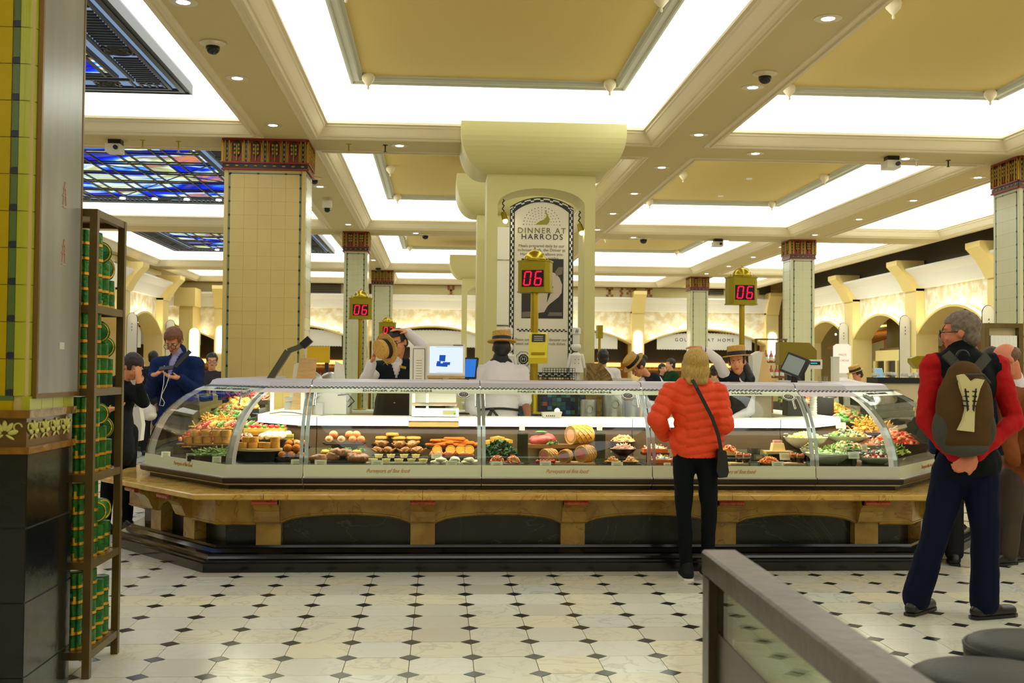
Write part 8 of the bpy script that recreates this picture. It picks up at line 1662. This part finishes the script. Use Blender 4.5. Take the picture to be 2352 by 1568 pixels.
def vcut(jn, TM, w0=.02, k=.38, zt=-.02, zb=-.2, low=-9):
    inv = TM.transposed()
    def f(p):
        l = inv @ (p-jn); return (l.y > .02 and zb < l.z and abs(l.x) < w0+(l.z-zb)*k) or l.z < low
    return f
b = torso(MB(), .026); vmesh('waistcoat', b, M_navyv, t, .010, 2, wr(.003, 9), cut=vcut(j['neck'], TM, .0, .34, 0, -.16)); b = MB(); b.cap(j['chest']+Vector((0, 0, -.06)), j['pelvis']+Vector((0, 0, -.05)), .15, .19); b.cap(j['pelvis'], Vector((j['pelvis'].x, j['pelvis'].y, .45)), .185, .19); vmesh('apron', b, M_apron, t, .014, 2, wr(.006, 7)); leg2 = MB(); 
for S in 'LR': leg(leg2, S, .01)
vmesh('trousers', leg2, M_apron, t, .014, 1); shoes(t, j, -.1, s, M_black)
vmesh('shirt_collar', MB().cap(j['neck']-Vector((0, 0, .02)), j['neck']+Vector((-.005, -.01, .03)), .070, .066), M_shirt, t, .008, 1)
obj('name_badge', MB().cbox(P(925, 843, Yg-.125), (.06, .006, .022), Matrix.Rotation(.25, 3, 'Y')), M_badge, t)
m = MB()
for i in range(2): m.ball(P(906, 895+30*i, Yg-.14), .008, 8, 5)
m.torus(P(885, 838, Yg-.12), .022, .003, Matrix.Rotation(PI/2, 3, 'X'), 4, 4); obj('buttons', m, M_brass, t)
ht = thing('boater_hat', 'straw boater hat with black ribbon held out by the serving man', 'hat', P(880, 803, Yg-.38)); boater(ht, P(888, 800, Yg-.36), (-.9, -.85, -.15), .085, .95)
# ---- serving man from behind in the boater
Ys = 9.75; J = dict(head=P(1152, 800, Ys), neck=P(1150, 832, Ys), chest=P(1146, 890, Ys), pelvis=P(1145, 975, Ys), sL=P(1096, 856, Ys), eL=P(1084, 930, Ys-.04), wL=P(1090, 985, Ys-.12), sR=P(1196, 856, Ys), eR=P(1204, 912, Ys-.02), wR=P(1216, 975, Ys-.16)); base = P(1146, 1000, Ys); base.z = 0
t, j, s, HM, hp, TM, torso, arm, leg = figure('serving man in white shirt and straw boater seen from behind', base, PI, 1.76, J, 'deep', wide=1.12, neckr=.06)
shirt(t, j, s, torso, arm, M_shirt, .022, roll={'L': .25, 'R': .12}); b = MB().ball(hp(0, -.03, .01), (.080*s, .085*s, .085*s), 18, 12, HM); vmesh('hair', b, M_bhair, t, .008, 1); boater(t, hp(0, -.01, .060), (0, .12, 1), .095, .95, (0, 1)); vmesh('collar', MB().cap(j['neck']-Vector((.055, 0, .012)), j['neck']+Vector((.055, 0, -.012)), .052, .052).cap(j['neck']-Vector((0, 0, .02)), j['neck']+Vector((0, 0, .035)), .075, .072), M_collar, t, .009, 1)
m = MB(); zs_ = P(1146, 940, Ys-.12).z
pts = [Vector((j['pelvis'].x+.185*math.sin(a), j['pelvis'].y-.145*math.cos(a), zs_+.01*math.cos(a*2))) for a in [-1.5+3.0*i/14 for i in range(15)]]; m.tube(pts, .011, 6); k0 = P(1130, 940, Ys-.17); m.ball(k0, (.022, .014, .016), 10, 6)
for dx, dz in ((-.05, -.085), (.05, -.06), (-.03, -.10)): m.bar(k0, k0+Vector((dx, -.005, dz)), .022, .006, (0, 1, 0))
for q in (-1, 1): m.bar(P(1146+q*52, 905, Ys-.02-.0), P(1146+q*50, 965, Ys-.1), .018, .01, (0, 1, 0))
obj('apron_strings', m, M_collar, t); b = MB(); 
for S in 'LR': leg(b, S, .02)
vmesh('trousers', b, M_apron, t, .014, 1); shoes(t, j, PI, s, M_black)
# ---- serving woman facing the customer
Yv = 9.85; J = dict(head=P(1693, 832, Yv), neck=P(1700, 866, Yv+.02), chest=P(1690, 915, Yv+.04), pelvis=P(1690, 990, Yv+.06), sR=P(1668, 866, Yv), eR=P(1648, 826, Yv-.15), wR=P(1612, 800, Yv-.28), sL=P(1722, 892, Yv+.02), eL=P(1722, 945, Yv), wL=P(1682, 962, Yv-.25)); base = P(1692, 1000, Yv+.05); base.z = 0
t, j, s, HM, hp, TM, torso, arm, leg = figure('smiling serving woman in boater and dark waistcoat stretching out her arm', base, -.15, 1.66, J, 'warm', look=(-.35, -.93, -.08), headup=(-.1, 0, 1), hands={'R': ((-.85, -.15, .1), (0, -.3, -1), .25, 1), 'L': ((-.9, -.3, 0), (0, 0, -1), .4, -1)}, wide=.92, vox=.008)
shirt(t, j, s, torso, arm, g=.005); brows(t, hp, HM, s, M_dhair); b = torso(MB(), .024); vmesh('waistcoat', b, M_navyv, t, .010, 2, wr(.003, 9), cut=vcut(j['neck'], TM, .0, .30, 0, -.12)); b = MB(); b.cap(j['pelvis']+Vector((0, 0, -.03)), Vector((j['pelvis'].x, j['pelvis'].y, .5)), .165, .18); vmesh('apron', b, M_apron, t, .014, 2)
b = MB().ball(hp(0, -.02, .03), (.083*s, .10*s, .088*s), 20, 12, HM); b.ball(hp(0, -.065, -.06), (.072*s, .05*s, .10*s), 16, 10, HM); b.cap(hp(-.06, -.045, -.04), hp(-.10, -.04, -.17), .042, .05); h0w = hp(0, 0, 0); invw = HM.transposed(); vmesh('hair', b, M_bhair, t, .007, 2, wr(.003, 30), lambda p: (invw @ (p-h0w)).y > .035 and (invw @ (p-h0w)).z < .062)
boater(t, hp(0, -.012, .060), HM @ Vector((0, -.10, 1)), .094, .95, (-.35, -.93)); obj('name_badge', MB().cbox(P(1678, 880, Yv-.13), (.055, .006, .024), Matrix.Rotation(.15, 3, 'Y')), M_badge, t); obj('bracelet', MB().torus(j['wR']+Vector((.03, .01, -.01)), .03, .005, Matrix.Rotation(PI/2, 3, 'Y'), 14, 5), M_black, t)
vmesh('neck_scarf', MB().cap(j['neck']+Vector((0, 0, -.03)), j['neck']+Vector((0, 0, .015)), .072, .062), M_collar, t, .008, 1)
b = MB()
for S in 'LR': leg(b, S, .015)
vmesh('trousers', b, M_apron, t, .014, 1); shoes(t, j, -.15, s, M_black, .12)
# ---- bent serving woman
Yh = 12.3; J = dict(head=P(1466, 842, Yh), neck=P(1492, 865, Yh+.05), chest=P(1500, 905, Yh+.08), pelvis=P(1498, 990, Yh+.1), sR=P(1478, 878, Yh), eR=P(1470, 925, Yh-.05), wR=P(1440, 915, Yh-.15), sL=P(1512, 885, Yh+.05), eL=P(1515, 935, Yh), wL=P(1480, 925, Yh-.2)); base = P(1500, 1000, Yh+.1); base.z = 0
t, j, s, HM, hp, TM, torso, arm, leg = figure('serving woman in a tilted boater bending over her work', base, -1.1, 1.66, J, 'warm', look=(-.72, -.25, -.62), hands={'R': ((-.9, -.1, -.2), (0, 0, -1), .5), 'L': ((-.9, -.1, -.2), (0, 0, -1), .5, -1)}, wide=.9)
shirt(t, j, s, torso, arm); b = torso(MB(), .022); inv2 = TM.transposed(); n2 = j['neck'].copy(); vmesh('waistcoat', b, M_navyv, t, .011, 2, cut=lambda p: abs((inv2 @ (p-n2)).x) > .10 and (inv2 @ (p-n2)).z > -.3); b = MB().ball(hp(0, -.02, .03), (.083*s, .10*s, .088*s), 20, 12, HM).ball(hp(0, -.12, .03), .045, 12, 8); h3 = hp(0, 0, 0); i3 = HM.transposed(); vmesh('hair', b, M_dhair, t, .008, 2, None, lambda p: (i3 @ (p-h3)).y > .04 and (i3 @ (p-h3)).z < .06)
boater(t, hp(0, .02, .078), HM @ Vector((0, .18, 1)), .088, .95, (-.95, -.3)); b = MB()
for S in 'LR': leg(b, S, .02)
vmesh('apron_trousers', b, M_apron, t, .014, 1); shoes(t, j, -1.1, s, M_black, .12)
# ---- distant people
gm = lambda n, c: mat(n, c, .8)
def at_head(px, py, Y, H): b = P(px, py, Y); b.z = 0; return b
plain('dark-haired person in grey with glasses left of the big tiled column', at_head(487, 830, 15, 1.65), .2, 1.63, 'fair', gm('slate_top', (62, 58, 66)), gm('charcoal_trousers', (34, 34, 38)), M_bhair, face=True, glasses=True)
plain('far dark-haired person between the rack and the man in blue', at_head(352, 830, 18.5, 1.65), PI, 1.70, 'fair', gm('dark_coat', (40, 40, 44)), gm('charcoal_trousers', (34, 34, 38)), M_bhair)
plain('far person in pale clothes near the left arcade', at_head(322, 850, 19.5, 1.6), 2.6, 1.60, 'fair', gm('pale_coat', (206, 196, 186)), gm('charcoal_trousers', (34, 34, 38)), mat('ash_hair', (170, 150, 120), .6))
plain('dark-haired man in white seen from behind right of the pillar', at_head(1385, 808, 15.6, 1.7), PI, 1.74, 'warm', M_shirt, M_apron, M_bhair)
plain('bearded man in a green jacket in the far background', at_head(1541, 830, 21.5, 1.75), -1.3, 1.70, 'fair', gm('forest_jacket', (26, 62, 34)), gm('charcoal_trousers', (34, 34, 38)), M_dhair, face=True)
plain('far woman with dark hair left of the man in green', at_head(1521, 838, 21.9, 1.6), .4, 1.60, 'fair', gm('dark_coat', (40, 40, 44)), gm('charcoal_trousers', (34, 34, 38)), M_dhair, face=True)
plain('far person in beige behind the serving woman', at_head(1640, 850, 19.0, 1.6), 2.9, 1.56, 'fair', gm('beige_coat', (170, 150, 110)), gm('charcoal_trousers', (34, 34, 38)), M_dhair)
c_ = P(1970, 862, 17.0); t, j, s, HM, hp = plain('far serving person in boater reaching left at the right end', (c_.x, 17.0, 0), -1.2, 1.52, 'warm', M_shirt, M_apron, M_dhair, J=dict(wR=P(1915, 872, 16.8), eR=P(1942, 874, 16.9), wL=P(1925, 876, 16.6), eL=P(1950, 878, 16.7)), look=(-.9, -.2, -.5))
boater(t, hp(0, 0, .075), (-.35, 0, 1), .088, .95, (-.9, -.2))
